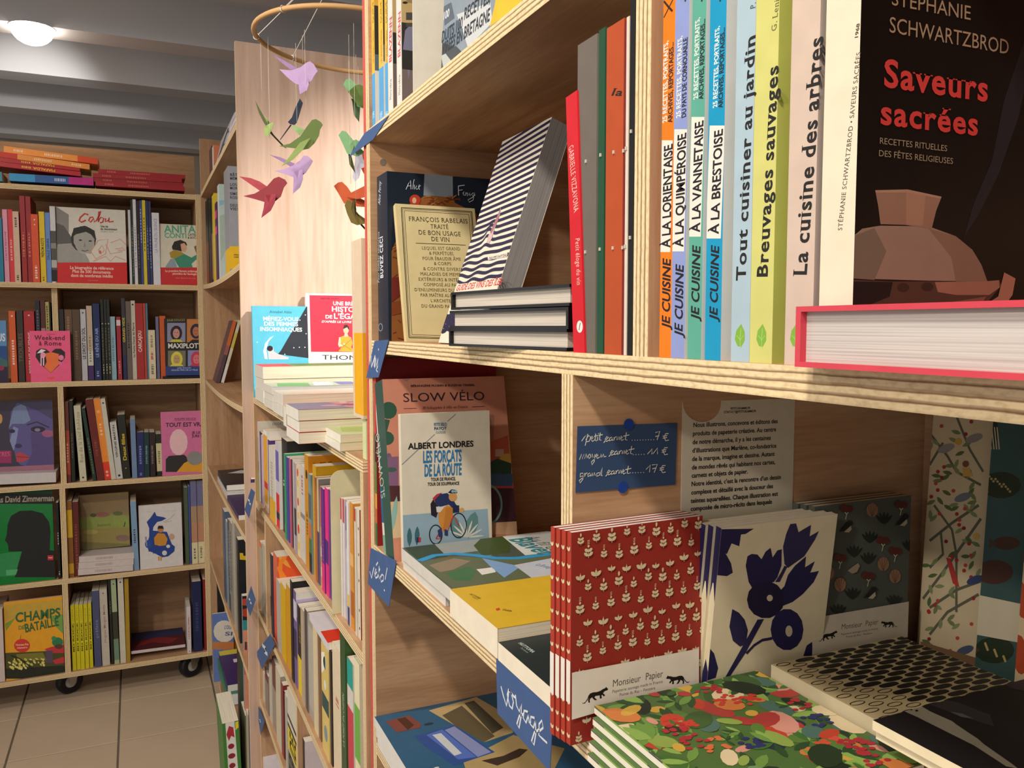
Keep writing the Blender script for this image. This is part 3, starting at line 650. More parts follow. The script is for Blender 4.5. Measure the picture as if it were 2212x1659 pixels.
f.T('B', 'Week-end', 282, 1260, 530, 1262, 36, '#5c1730', 'S').T('B', 'à Rome', 316, 1304, 502, 1306, 34, '#5c1730', 'S').B('B', 380, 1212, 450, 1216, '#a8345c').P('B', [(385, 1568), (445, 1562), (440, 1578), (390, 1582)], '#f0503a').done()
pile('black hardback lying under the four portraits cover' + R2, 'B', 1326, 1582, 1672, 1574, 22, BY + .004, '#16191a', dep=.16, hard=True)
b = facing('dark cover with four painted portraits and a blue band' + R2, 'B', 1350, 1672, 1086, 1530, BZ[2] + .0115, BY + .012, .02, '#211d1c', rx=-2)
f = front(b)
for x0, y0, x1, y1, bgc, hair, skin in ((1362, 1122, 1510, 1278, '#8b8aa6', '#231c20', '#c98f86'), (1522, 1090, 1672, 1280, '#c07a3c', '#27243e', '#b87048'), (1368, 1348, 1512, 1475, '#77735a', '#d9cf4a', '#c09a6a'), (1530, 1345, 1672, 1475, '#8287b8', '#bf3a50', '#d0707a')):
    cx_, cy_ = (x0 + x1) / 2, (y0 + y1) / 2; f.B('B', x0, y0, x1, y1, bgc).E('B', cx_, cy_ + 5, 48, 62, hair).E('B', cx_, cy_ + 8, 28, 40, skin).E('B', cx_ - 10, cy_, 4, 3, '#241c1c').E('B', cx_ + 10, cy_, 4, 3, '#241c1c').B('B', cx_ - 7, cy_ + 25, cx_ + 7, cy_ + 29, '#a03038').P('B', [(cx_ - 58, y1), (cx_ - 30, y1 - 22), (cx_ + 30, y1 - 22), (cx_ + 58, y1)], '#c9bf3c' if x0 == 1362 else '#2a2022' if y0 < 1200 else hair)
f.B('B', 1300, 1475, 1700, 1550, '#2c3f78').T('B', 'JULIE DOUCET', 1362, 1108, 1508, 1106, 16, '#8f8a4c', 'b').T('B', 'MAXIPLOTTE', 1368, 1328, 1666, 1326, 38, '#e4e0d8', 'b').T('B', 'GRAND PRIX DE LA VILLE', 1395, 1513, 1610, 1510, 12, '#9fb0d8', 'b').T('B', 'Julie Doucet', 1445, 1494, 1555, 1492, 11, '#9fb0d8', 'b').done()

# ------------------------------------------------------------------ row 3
R3 = ', castored bookcase third row'
back_row('C', BZ[3], 800, R3, [
 (516, 556, 185, '#6c3026', 'rust book against the divider', [('band', .1, .65, '#a8482e'), ('marks', .25, .5, '#d0a088')]), (560, 590, 172, '#24241d', 'black book beside the rust one', [('marks', .3, .6, '#6a5a3a')]),
 (598, 655, 215, '#cdc9ac', 'leaning cream book', [('txt', 'Rue de la Soif Bohème', .25, .92, '#8a8462', 's', .5), ('dot', .05, .3, '#2a2820')], 650), (662, 692, 235, '#23362b', 'leaning dark green book', [('marks', .1, .6, '#5f7a5a')], 757),
 (694, 756, 165, '#6b231f', 'leaning maroon book', [('marks', .3, .5, '#8a4034')], 792), (758, 814, 160, '#ea8c30', 'leaning orange book with a red foot', [('band', 0, .22, '#dc3c22'), ('marks', .55, .7, '#f4c890'), ('dot', .84, .5, '#f6b070'), ('marks', .04, .12, '#f0b0a0')], 853),
 (816, 856, 160, '#cbc5b2', 'leaning ivory book', [('dot', .95, .4, '#3a352c')], 908),
 (893, 947, 350, '#c8c5be', 'leaning white book with small capitals', [('txt', 'VIRGINIE MARTIN', .38, .95, '#3c3a38', 'b', .32), ('dot', .06, .4, '#2c2a28')], 948), (953, 1016, 290, '#28251d', 'leaning black book with a yellow title', [('txt', 'Deux filles', .28, .7, '#d2b428', 'b', .42), ('dot', .16, .16, '#d2b428')], 1002),
 (1058, 1100, 322, '#6f88aa', 'leaning steel blue book', None, 1078), (1113, 1168, 430, '#232c60', 'short navy book', [('marks', .3, .7, '#8088c0'), ('marks', .05, .12, '#8088c0')], 1123), (1171, 1213, 432, '#1d3a3c', 'short dark teal book', [('marks', .3, .7, '#7aa0a0')], 1178), (1216, 1259, 430, '#2d2322', 'short black book', [('marks', .3, .7, '#8a7a7a')], 1226),
 (1266, 1312, 445, '#23261c', 'short black book with a cream label', [('band', .12, .78, '#c9c294'), ('marks', .3, .6, '#6a6440')], 1282),
])
b = facing('pink cover with a black title over plain round shapes' + R3, 'C', 1322, 1692, 268, 755, BZ[3], BY + .01, .018, '#cf6f9a', rx=-2)
f = front(b); f.T('C', 'TOUT EST VRAI', 1350, 386, 1670, 378, 32, '#3a1c2a', 'b').T('C', 'PHILIPPE GELUCK', 1422, 328, 1596, 324, 14, '#7a2a4c', 'b').S('C', [(1422, 334), (1596, 330)], 3, '#7a2a4c').T('C', 'JE LE', 1565, 442, 1630, 440, 20, '#3a1c2a', 'b').T('C', 'JURE !', 1565, 470, 1640, 468, 20, '#3a1c2a', 'b')
f.P('C', [(1350, 752), (1350, 650), (1375, 622), (1500, 612), (1530, 640), (1530, 752)], '#2f2a29').E('C', 1455, 510, 74, 108, '#e9bcc0').P('C', [(1440, 752), (1500, 680), (1540, 660), (1660, 660), (1692, 690), (1692, 752)], '#d99a22').E('C', 1588, 640, 66, 58, '#8a8784').done()
pile('white fat book lying under the violet painted face' + R3, 'C', -160, 862, 456, 836, 84, BY + .004, '#cfc8c6', dep=.2)
b = facing('large cover with a violet painted face and red lips' + R3, 'C', -160, 440, 186, 760, BZ[3] + .026, BY + .06, .02, '#3a3044', rx=-8)
f = front(b); f.P('C', [(90, 260), (140, 190), (330, 200), (440, 240), (440, 560), (470, 700), (250, 720), (160, 690), (130, 640), (110, 560), (80, 500), (75, 400)], '#5f5690').P('C', [(110, 230), (200, 190), (250, 330), (200, 360), (100, 360), (70, 400)], '#7d8cb4').P('C', [(110, 380), (150, 400), (130, 520), (110, 580), (80, 500)], '#8791bc').P('C', [(250, 430), (440, 450), (440, 720), (200, 720), (260, 600)], '#54467c').E('C', 310, 405, 60, 26, '#2c2440').E('C', 305, 410, 24, 14, '#8a8290').E('C', 98, 420, 26, 16, '#2c2440').S('C', [(220, 370), (300, 345), (400, 390)], 10, '#2a2440').E('C', 390, 440, 50, 30, '#a05a80').P('C', [(130, 600), (170, 590), (250, 635), (190, 672), (135, 670)], '#b9404a').S('C', [(135, 628), (245, 635)], 5, '#6a2030').E('C', 150, 540, 30, 18, '#3a3058').B('C', -170, 580, 92, 680, '#9c2c5c').T('C', 'MONSTRES', -140, 640, 80, 622, 36, '#d8688c', 'r').P('C', [(-170, 720), (480, 690), (480, 760), (-170, 770)], '#a06a7c').E('C', 0, 320, 20, 40, '#d09a5c').P('C', [(140, 190), (440, 180), (440, 330), (300, 250)], '#4a4668').done()

# ------------------------------------------------------------------ row 4
R4 = ', castored bookcase fourth row'
back_row('C', BZ[4], 1560, R4, [
 (452, 474, 1003, '#1d1c1a', 'black spine beside the green silhouette cover', [('marks', .45, .62, '#b0aea8'), ('marks', .05, .1, '#b0aea8')]),
 (536, 583, 990, '#8a5a22', 'brown book with yellow blocks', [('band', .52, .88, '#d2a820'), ('band', .05, .18, '#c89a20')]), (586, 634, 1000, '#62241f', 'maroon album beside the brown one', [('marks', .1, .7, '#8a4a40')]),
 (1060, 1108, 998, '#7f9dba', 'leaning pale blue book', [('marks', .4, .6, '#3a4c62')], 1088),
 (1496, 1528, 880, '#4d5a42', 'olive slim album'), (1530, 1546, 870, '#47589a', 'thin blue album'),
 (1548, 1597, 832, '#6d6d90', 'violet, orange and cream album beside the thin blue one', [('band', 0, .26, '#d9cfa4'), ('band', .26, .5, '#b8876a'), ('band', .5, .7, '#a98a6c'), ('marks', .06, .2, '#7a745c')], None, 'twin striped albums'),
 (1600, 1652, 830, '#6d6d90', 'violet, orange and cream album beside a black one', [('band', 0, .26, '#d9cfa4'), ('band', .26, .5, '#b8876a'), ('band', .5, .7, '#a98a6c'), ('marks', .06, .2, '#7a745c')], None, 'twin striped albums'), (1660, 1680, 860, '#22221c', 'black slim album at the end', [('marks', .5, .6, '#b08a84')]), (1682, 1702, 858, '#2a2a22', 'black slim album with a pink mark', [('band', .4, .55, '#b08a84')]),
])
b = facing('green cover with a black head silhouette' + R4, 'C', -120, 448, 898, 1600, BZ[4], BY + .012, .02, '#157a34', rx=-2, rough=0.18)
f = front(b); f.B('C', -130, 930, 470, 1012, '#1a1a18').B('C', -130, 890, 470, 930, '#0e4a22').T('C', 'Le cas David Zimmerman', -110, 1004, 438, 988, 48, '#a39a86', 'b')
f.P('C', [(70, 1400), (65, 1340), (40, 1310), (55, 1260), (62, 1180), (90, 1110), (160, 1070), (260, 1066), (350, 1090), (400, 1160), (412, 1240), (405, 1390), (470, 1395), (470, 1610), (120, 1610), (150, 1500), (180, 1400)], '#1b1c1b').P('C', [(-130, 1440), (60, 1410), (175, 1400), (150, 1500), (120, 1600), (-130, 1610)], '#2a8a4c').P('C', [(50, 1550), (145, 1545), (130, 1590), (50, 1595)], '#4fae6c').B('C', 388, 1432, 434, 1470, '#c92a30').B('C', 394, 1448, 428, 1454, '#eac0b8').done()
for i in range(3):
    pile('white album, %s from the bottom under the meadow cover' % ORD[i] + R4, 'C', 636 + 4 * i, 1596 - 52 * i, 1084 + 4 * i, 1556 - 50 * i, 48, BY + .002 + .004 * i, '#cfc2bc', dep=.2, group='white albums in a pile', opt=[('marks', .3, .6, '#b09a92')])
b = facing('faded meadow cover in olive and rose' + R4, 'C', 650, 1062, 950, 1440, BZ[4] + .075, BY + .10, .02, '#98884a', rx=-4)
f = front(b); f.P('C', [(640, 940), (1100, 940), (1100, 1120), (900, 1090), (640, 1130)], '#9a8058').P('C', [(640, 1130), (900, 1090), (1100, 1120), (1100, 1200), (640, 1220)], '#8f9a4a').P('C', [(640, 1320), (1100, 1340), (1100, 1450), (640, 1450)], '#7c7440').E('C', 830, 1100, 60, 22, '#a0685c').E('C', 760, 1105, 26, 16, '#5c5a34').E('C', 960, 1090, 40, 18, '#6a7040').E('C', 740, 1240, 60, 20, '#a8a050').E('C', 1000, 1290, 60, 26, '#8c6a5c').S('C', [(1020, 1160), (1010, 1200)], 8, '#4a4428').T('C', 'Saisons', 790, 1198, 900, 1188, 20, '#5c4c24', 's', .2).done()
b = facing('white cover with a blue dragon curled round a child' + R4, 'C', 1142, 1492, 1034, 1508, BZ[4], BY + .012, .014, '#d6d0cc', rx=-3)
f = front(b); BL = '#22408c'
f.P('C', [(1195, 1160), (1230, 1120), (1260, 1075), (1275, 1110), (1330, 1120), (1355, 1130), (1320, 1150), (1280, 1160), (1250, 1200), (1245, 1230), (1300, 1235), (1360, 1240), (1380, 1290), (1400, 1340), (1425, 1360), (1420, 1400), (1370, 1440), (1320, 1448), (1270, 1420), (1210, 1395), (1195, 1340), (1215, 1280), (1215, 1210)], BL)
f.E('C', 1370, 1358, 16, 14, '#d6d0cc').E('C', 1340, 1412, 20, 20, '#d6d0cc').P('C', [(1255, 1290), (1285, 1250), (1340, 1255), (1365, 1300), (1350, 1350), (1300, 1355), (1260, 1345)], '#c98a2c').E('C', 1308, 1218, 26, 28, '#b9804c').P('C', [(1282, 1215), (1290, 1190), (1325, 1190), (1335, 1215)], '#241c1c').S('C', [(1330, 1160), (1390, 1130), (1420, 1095)], 5, '#b9a880').S('C', [(1340, 1165), (1400, 1150)], 5, '#b9a880').E('C', 1400, 1280, 24, 26, '#c9a088').E('C', 1210, 1340, 30, 34, '#2a4a98').B('C', 1288, 1440, 1300, 1475, '#c98a2c').B('C', 1306, 1440, 1318, 1475, '#c98a2c').P('C', [(1180, 1280), (1190, 1350), (1200, 1360), (1195, 1280)], '#8a8aa0').S('C', [(1210, 1400), (1260, 1385), (1250, 1420)], 7, BL).T('C', 'Le dragon', 1170, 1082, 1240, 1080, 9, '#b9b2ac').T('C', 'et moi', 1360, 1072, 1430, 1070, 9, '#b9b2ac').done()

# ------------------------------------------------------------------ row 5
R5 = ', castored bookcase bottom row'
YG = 'slim yellow book with black capitals, one of five alike '
back_row('D', BZ[5], 860, R5, [
 (-60, 18, 375, '#cfbfb8', 'off white hardback beside the orchard cover'),
] + [(x0, x1, yt, '#d3c71c', 'slim yellow book with black capitals, %s from the divider' % o_, [('txt', 'BD ROCK', .28, .72, '#3c3810', 'b', .4), ('band', 0, .0, '#d3c71c'), ('marks', .76, .95, '#b8ac18')], None, 'five yellow books alike') for (x0, x1, yt), o_ in zip(((573, 606, 335), (608, 640, 331), (643, 675, 328), (678, 711, 325), (714, 744, 321)), ORD)] + [
 (748, 806, 216, '#4a5070', 'slate blue album', [('txt', 'préface', .38, .62, '#8a90a8', 's', .4)], 775), (808, 872, 207, '#c3b9aa', 'greyish white album', [('txt', 'Hugues Mingus Motta', .3, .8, '#a08c80', 'b', .3), ('dot', .95, .18, '#4a3c38')], 838),
 (879, 900, 130, '#26251d', 'thin black album', [('marks', .6, .75, '#6a6a58')], 912), (903, 945, 125, '#a3b18c', 'pale green album with a dark middle', [('band', .3, .62, '#3a3c2c'), ('band', .05, .3, '#6f8a70'), ('dot', .95, .3, '#3a3c2c')], 938), (957, 1005, 112, '#cdc7b4', 'ivory album', [('dot', .95, .3, '#3a352c')], 985), (1013, 1048, 122, '#ae8a26', 'mustard album', None, 1033),
 (1522, 1555, 345, '#d4ccca', 'slim white book', [('marks', .3, .8, '#b06a6a'), ('dot', .04, .3, '#c03a3a')], 1535), (1566, 1640, 142, '#20274f', 'tall navy hardback', [('marks', .3, .7, '#3a4270')]), (1655, 1722, 125, '#85201f', 'tall dark red hardback'),
])
b = facing('orchard cover in orange and green with a bobble hat' + R5, 'D', 50, 528, 318, 905, BZ[5], BY + .012, .016, '#e8a322', rx=-3)
f = front(b); f.P('D', [(40, 330), (540, 280), (540, 400), (400, 380), (200, 400), (40, 470)], '#c9a43c').P('D', [(40, 480), (130, 430), (50, 540)], '#7f9a3c').P('D', [(400, 420), (540, 400), (540, 590), (470, 520)], '#74a04a').P('D', [(40, 720), (360, 705), (540, 690), (540, 920), (40, 930)], '#4a4a20').P('D', [(130, 730), (350, 715), (380, 780), (150, 780)], '#7c7630').P('D', [(40, 850), (540, 820), (540, 930), (40, 930)], '#24281a')
f.E('D', 180, 660, 66, 56, '#d23a2c').T('D', 'Nouveau Prix', 128, 662, 232, 656, 16, '#eac0a0', 'b').T('D', 'Histoire', 140, 686, 222, 680, 14, '#eac0a0', 'b').E('D', 470, 632, 46, 40, '#2c7a4c').E('D', 440, 600, 20, 18, '#3a8a5c').P('D', [(360, 690), (420, 670), (528, 650), (528, 720), (430, 720)], '#c4343c').P('D', [(430, 780), (520, 750), (530, 800), (450, 810)], '#c4343c').B('D', 375, 700, 430, 800, '#5a4a5c').E('D', 480, 668, 34, 20, '#5a3a30')
rnd = random.Random(3)
for k in range(26): f.E('D', rnd.uniform(75, 215), rnd.uniform(770, 850), rnd.uniform(9, 18), rnd.uniform(6, 11), rnd.choice(['#d8cc6a', '#c8bc54', '#e2d888']), rnd.uniform(0, 90), 7)
for k in range(20): f.E('D', rnd.uniform(215, 375), rnd.uniform(765, 825), rnd.uniform(8, 16), rnd.uniform(5, 10), rnd.choice(['#d8cc6a', '#c8bc54', '#e2d888']), rnd.uniform(0, 90), 7)
f.S('D', [(90, 740), (170, 770), (280, 860)], 8, '#1c1c14').S('D', [(170, 575), (165, 605)], 5, '#a06a1c').T('D', 'CHAMPS', 125, 470, 490, 425, 74, '#2f6a3a', 'b').T('D', 'DE', 150, 530, 200, 524, 30, '#5a8a3a', 'b').T('D', 'BATAILLE', 205, 552, 480, 494, 66, '#2f6a3a', 'b').done()
b = pile('dark red and blue album lying by the slim white book' + R5, 'D', 1070, 730, 1512, 672, 24, BY + .03, '#d0c4c0', dep=.2, hard=True)
w_, h_, t_ = b['dims']; f = Face(b, (0, t_, 0), (0, 0, 1), (1, 0, 0), h_, w_); f.B('%', 0, 0, 1, 1, '#5a2028').P('%', [(0, .55), (1, .6), (1, 1), (0, 1)], '#2c3460').P('%', [(.1, .2), (.4, .35), (.7, .15), (.9, .4), (.5, .6), (.2, .5)], '#8a2a30').done()
# ------------------------------------------------------------------ corner bookcase contents
def usag(i, y): return -SAG[i] * (1 - ((y - (UY0 + UY1 - TH) / 2) / ((UY1 - TH - UY0) / 2)) ** 2)
def side_row(c, X, z, phrase, entries, dep=0.14, zf=None):
    """spines facing -x; entry: far x, near x, top, colour, words, [prints], cover colour, hard, inset"""
    out = []
    for i, e in enumerate(entries):
        x0, x1, yt, col, words = e[:5]; opt = e[5] if len(e) > 5 else None; cov = e[6] if len(e) > 6 and e[6] else col; ins = e[7] if len(e) > 7 else 0.0
        Xp = X + ins + 0.0015 * (i % 3)
        ya = onX(c, x0, yt, X).y; q = onX(c, x1, yt, X); zz = z + (zf(q.y) if zf else 0.0); h = onX(c, (x0 + x1) / 2, yt, X).z - zz; t = max(ya - q.y - 0.0004, 0.002)
        bk = book(lab(words, phrase), Matrix.Translation((Xp, q.y, zz)), min(0.19, max(0.10, h * 0.7)), h, t, cov, spine=col, back=col)
        deco_spine(bk, opt, i); out.append(bk)
    return out
def facingX(label, c, x0, y0, x1, y1, xt, yt, X, z, t, cover, lean=8, **kw):
    """front cover faces -x; lower edge runs from far pixel (x0,y0) to near pixel (x1,y1); (xt,yt) is the far top corner"""
    a = onX(c, x0, y0, X).y; b = onX(c, x1, y1, X).y; h = onX(c, xt, yt, X).z - z
    M = Matrix.Translation((X, a, z)) @ Matrix.Rotation(R(-90), 4, 'Z') @ Matrix.Rotation(R(-lean), 4, 'X')
    return book(label, M, a - b, h, t, cover, **kw)
CB = ', corner bookcase'
b = facingX('cover drawn in ink with a dark figure, leaning' + CB + ' top shelf', 'a', 205, 1105, 390, 740, 215, 700, UX + .006, UZ[0], .014, '#b0a8ac', lean=14)
f = front(b); f.P('%', [(.1, .05), (.35, .02), (.5, .3), (.75, .75), (.6, .9), (.35, .6)], '#23252e').P('%', [(0, 0), (.3, 0), (.25, .2), (0, .3)], '#4f6a86').S('%', [(.5, .75), (.8, .62), (.9, .5)], .03, '#1c1e26').S('%', [(.55, .4), (.75, .3), (.7, .15)], .02, '#1c1e26').done()
b = facingX('white cover leaning behind the inked figure' + CB + ' top shelf', 'a', 392, 735, 545, 440, 400, 420, UX + .004, UZ[0], .012, '#cfcace', lean=12)
f = front(b); f.B('%', .1, .6, .9, .9, '#a89fa6').S('%', [(.2, .3), (.8, .3)], .04, '#c0505a').done()
side_row('a', UX + .004, UZ[0], CB + ' top shelf', [(142, 176, 868, '#5a3a34', 'brown slim book'), (178, 200, 838, '#d4ccc0', 'white slim book', None, '#c2704a')])
side_row('F', UX + .006, UZ[1], CB + ' second shelf', [(106, 130, 425, '#20211e', 'first black slim book', [('band', 0, .5, '#7a4a34')]), (132, 150, 422, '#23241f', 'second black slim book', [('band', 0, .55, '#3a2c28')]), (152, 166, 424, '#1c1c1a', 'third black slim book', [('band', .05, .6, '#a06a50')]),
  (172, 194, 372, '#d2b92c', 'yellow slim book'), (196, 214, 452, '#4c2a52', 'plum slim book with pink tabs', [('band', .8, .9, '#e03c88'), ('band', .6, .7, '#e03c88')]), (216, 232, 276, '#cfd6d4', 'pale blue picture book', None, '#b9cbc4'), (290, 332, 118, '#8e9095', 'thick grey book with black capitals', [('band', 0, .24, '#e3b21c')], '#9a9ca2')], zf=lambda y: usag(1, y))
for o in COL.objects:
    if o.get('label', '').startswith('thick grey book'):
        f = front(o); f.B('F', 320, 885, 560, 1110, '#e8b81e')
        for k, (tx, y) in enumerate((('BÂTIR', 185), ('MÉMOIRE', 222), ('LOUIS', 282), ('MORIN', 318), ('SIMONE', 375), ('ROSE', 412), ('DEUX', 490), ('VIES', 525))): f.T('F', tx, 355, y, 355 + 22 * len(tx), y + 2, 26, '#33343a', 'S')
        f.T('F', 'PRIX', 393, 978, 450, 978, 14, '#4a3a10', 'b').T('F', 'DES', 393, 1000, 440, 1000, 14, '#4a3a10', 'b').done()
    if o.get('label', '').startswith('pale blue picture'):
        f = front(o); f.P('F', [(210, 420), (300, 430), (290, 470), (210, 500)], '#8fb9cc').P('F', [(200, 600), (320, 560), (320, 900), (200, 1200)], '#a8b8a8').done()
# lone leaning book on the third shelf
Yl = 3.16
def lean_right(label, xr, yr, h, t, lean, col, dep=.14):
    q = onY('G', xr, yr, Yl); M = Matrix.Translation((q.x, Yl, UZ[2] + usag(2, Yl))) @ Matrix.Rotation(R(lean), 4, 'Y') @ Matrix.Rotation(R(90), 4, 'Z')
    return book(label, M, dep, h, t, col, pages='#e8e2d0')
b = lean_right('slim cream spine leaning' + CB + ' third shelf', 292, 930, .235, .010, 16, '#d2ccb0'); deco_spine(b, [('band', 0, .3, '#d8d8d0'), ('band', .55, .8, '#c8b850')], 1)
b = lean_right('orange topped dark spine leaning beside a cream one' + CB + ' third shelf', 250, 930, .232, .013, 16, '#5a4048'); deco_spine(b, [('band', .6, 1, '#c8662a'), ('band', .45, .6, '#9a5a58')], 2)
# fourth shelf: lying albums
ya = onX('Z', 130, 215, UX + .01).y; 
def lying(label, X, Y, z, w, h, t, col, rz=0, pages='#e9e2d4', group=None, **kw):
    return book(label, flatM((X, Y, z), rz, t), w, h, t, col, pages=pages, group=group, **kw)
z4 = UZ[3] + usag(3, 2.7)
b = lying('black album with a white shape lying' + CB + ' fourth shelf', UX + .01, 2.72, z4 + .018, .25, .30, .018, '#23262c'); f = front(b); f.P('%', [(.1, .75), (.3, .9), (.6, .7), (.75, .5), (.45, .6)], '#c9c9c6').done()
lying('white edged album lying under the black one' + CB + ' fourth shelf', UX + .008, 2.68, z4, .25, .33, .017, '#cfccc8')
b = lying('violet album with red and white shapes lying' + CB + ' fourth shelf', UX + .006, 2.36, z4, .25, .30, .016, '#3a2c58'); f = front(b); f.P('%', [(.2, .5), (.6, .6), (.7, .8), (.3, .75)], '#8a2c50').P('%', [(.4, .3), (.7, .35), (.6, .5)], '#c9c0c8').done()
lying('yellow edged album lying under the violet one' + CB + ' fourth shelf', UX + .004, 2.66, z4 - .001, .04, .05, .001, '#d2b92c')
b = book('violet picture book propped on the lying album' + CB + ' fourth shelf', Matrix.Translation((UX + .012, 2.19, z4 + .016)) @ Matrix.Rotation(R(28), 4, 'X'), .16, .16, .012, '#4c3f78'); f = front(b); f.P('%', [(.1, .2), (.8, .3), (.6, .7), (.2, .6)], '#6a5aa0').done()
# fifth shelf
side_row('Z', UX + .006, UZ[4], CB + ' fifth shelf', [(222, 246, 560, '#4a5a74', 'slate blue tall book'), (250, 268, 690, '#8c9298', 'grey slim book'), (270, 300, 690, '#3a4650', 'dark grey slim book with marks', [('marks', .2, .9, '#8a96a0')]), (302, 330, 700, '#8f8a80', 'stone grey slim book', [('marks', .3, .9, '#5a564e')]), (332, 352, 705, '#b0a898', 'pale slim book'), (354, 384, 725, '#8a8274', 'drab slim book'), (388, 408, 900, '#1d1e20', 'thick black book with a yellow square', None, '#1d1e20')], zf=lambda y: usag(4, y))
for o in COL.objects:
    if o.get('label', '').startswith('thick black book with a yellow'):
        f = front(o); f.P('Z', [(430, 1075), (470, 1078), (475, 1110), (505, 1110), (510, 1160), (432, 1155)], '#d2b01e').done()
lying('white paged book lying in front of the black one' + CB + ' fifth shelf', UX + .004, 2.15, UZ[4] + usag(4, 2.2), .16, .05, .06, '#c03a3a', pages='#e6e6e8')
# bottom shelves
side_row('I', UX + .004, UZ[5], CB + ' bottom shelf', [(362, 376, 640, '#3c1c1e', 'dark red tall album', None, '#44503f'), (396, 404, 180, '#7d8a90', 'album with a red, teal and salmon cover', None, '#d08a70')])
for o in COL.objects:
    if o.get('label', '').startswith('album with a red, teal'):
        f = front(o); f.B('I', 380, 160, 560, 395, '#221a1a').E('I', 430, 240, 40, 30, '#b8402c').E('I', 440, 330, 40, 36, '#a83828').B('I', 380, 395, 560, 480, '#2c8a88').B('I', 430, 580, 450, 650, '#4a3a3c').B('I', 380, 680, 560, 860, '#b8685c').done()
Yb = 3.08; b = facing('blue cover with an orange bear figure' + CB + ' bottom shelf', 'I', 168, 345, 352, 900, UZ[5], Yb, .012, '#5f79b4', rx=-3)
f = front(b); f.E('I', 255, 490, 92, 95, '#d8d0c0').B('I', 160, 580, 350, 645, '#c07a44').T('I', 'L’OURS', 255, 470, 335, 470, 30, '#4a5690', 'b').T('I', 'SI', 258, 525, 325, 525, 30, '#4a5690', 'b').P('I', [(200, 720), (230, 680), (250, 650), (290, 650), (310, 690), (335, 720), (320, 770), (300, 760), (290, 850), (240, 850), (230, 770), (205, 760)], '#cf7a38').E('I', 252, 700, 6, 8, '#2a2020').E('I', 290, 700, 6, 8, '#2a2020').done()
qx = onY('I', 168, 900, Yb).x
book('thick black book standing behind the orange bear cover' + CB + ' bottom shelf', Matrix.Translation((UX + .008, Yb + .05, UZ[5])), .10, .345, .028, '#1d1c1b')
book('plain orange book standing behind the bear cover' + CB + ' bottom shelf', Matrix.Translation((UX + .03, Yb + .022, UZ[5])), .10, .33, .024, '#c9822c')
b = lying('violet album lying before the bear cover' + CB + ' bottom shelf', UX - .004, 2.69, .222, .19, .30, .022, '#3a2560'); f = front(b); f.B('%', 0, .86, 1, 1, '#d0c23a').P('%', [(.2, .6), (.5, .6), (.5, .7), (.2, .7)], '#d8d0e0').done()
lying('green backed white album lying under the violet one' + CB + ' bottom shelf', UX - .008, 2.67, .186, .2, .32, .0355, '#2c7a5c', pages='#e6e6e2')
lying('broad brown album lying lowest' + CB + ' bottom shelf', UX, 2.66, UZ[5], .21, .33, .085, '#9a6c50', pages='#b98a6c')
b = book('thick green book with red lettering on its spine, standing on the floor tiles', Matrix.Translation((.236, 2.27, 0.0015)) @ Matrix.Rotation(R(-2), 4, 'Y') @ Matrix.Rotation(R(90), 4, 'Z'), .2, .318, .042, '#3f7a34')
f = spine(b); f.P('%', [(.2, 0), (.85, 0), (.75, 1), (.2, 1)], '#d8d4cc').P('%', [(.22, .9), (.4, .97), (.66, .95), (.7, .86), (.5, .88), (.35, .84)], '#a82c34').P('%', [(.78, .92), (.98, .94), (.98, .995), (.8, .99)], '#d8c63a')
for k in range(9): f.E('%', .46, .79 - .085 * k, .2 + .03 * (k % 2), .024, '#8a2430', 0, 9)
f.done('spine_print')
side_row('Y', UX + .002, UZ[5], CB + ' bottom shelf', [(446, 498, 700, '#5f6044', 'olive grey book near the pale panel'), (503, 526, 750, '#b8ab90', 'slim tan book near the pale panel'), (530, 566, 770, '#39406c', 'navy book near the pale panel', None, '#5a5a70')])
# ------------------------------------------------------------------ low bookcase: piles and standing covers on top
LT = ', on the low bookcase'
ztop = LZ[0]
b = facing('turquoise and black novel with a crescent moon' + LT, 'F', 580, 1132, 1478, 1640, ztop, 2.085, .016, '#58b4cc', rx=-2)
f = front(b); f.P('F', [(1118, 1480), (1140, 1480), (1140, 2000), (830, 1960), (860, 1925)], '#2c3038').P('G', [(792, 485), (740, 540), (715, 620), (730, 720), (700, 715), (685, 640), (705, 560), (750, 505)], '#d9dde2').P('G', [(730, 620), (750, 595), (785, 600), (790, 640), (830, 665), (900, 690), (940, 700), (935, 720), (740, 720)], '#c9c2c4').E('G', 752, 612, 30, 28, '#2c2426').E('G', 900, 690, 6, 5, '#c9c2c4')
for x, y in ((1105, 278), (1112, 465), (1050, 330), (1045, 600), (990, 605), (1100, 600), (625, 550), (900, 670)): f.E('G', x, y, 6, 6, '#dfe4ea', 0, 6)
f.T('G', 'Annabel Abbs', 748, 258, 968, 262, 26, '#3a6672').T('G', 'MÉFIEZ-VOUS', 682, 334, 1035, 340, 38, '#e8f0f0', 'b').T('G', 'DES FEMMES', 690, 384, 1030, 390, 38, '#e8f0f0', 'b').T('G', 'INSOMNIAQUES', 652, 436, 1070, 444, 38, '#e8f0f0', 'b').done()
b = facing('red and white comic book with a standing woman' + LT, 'F', 1118, 1960, 1352, 1640, ztop, 2.09, .014, '#e3dfd8', rx=-2)
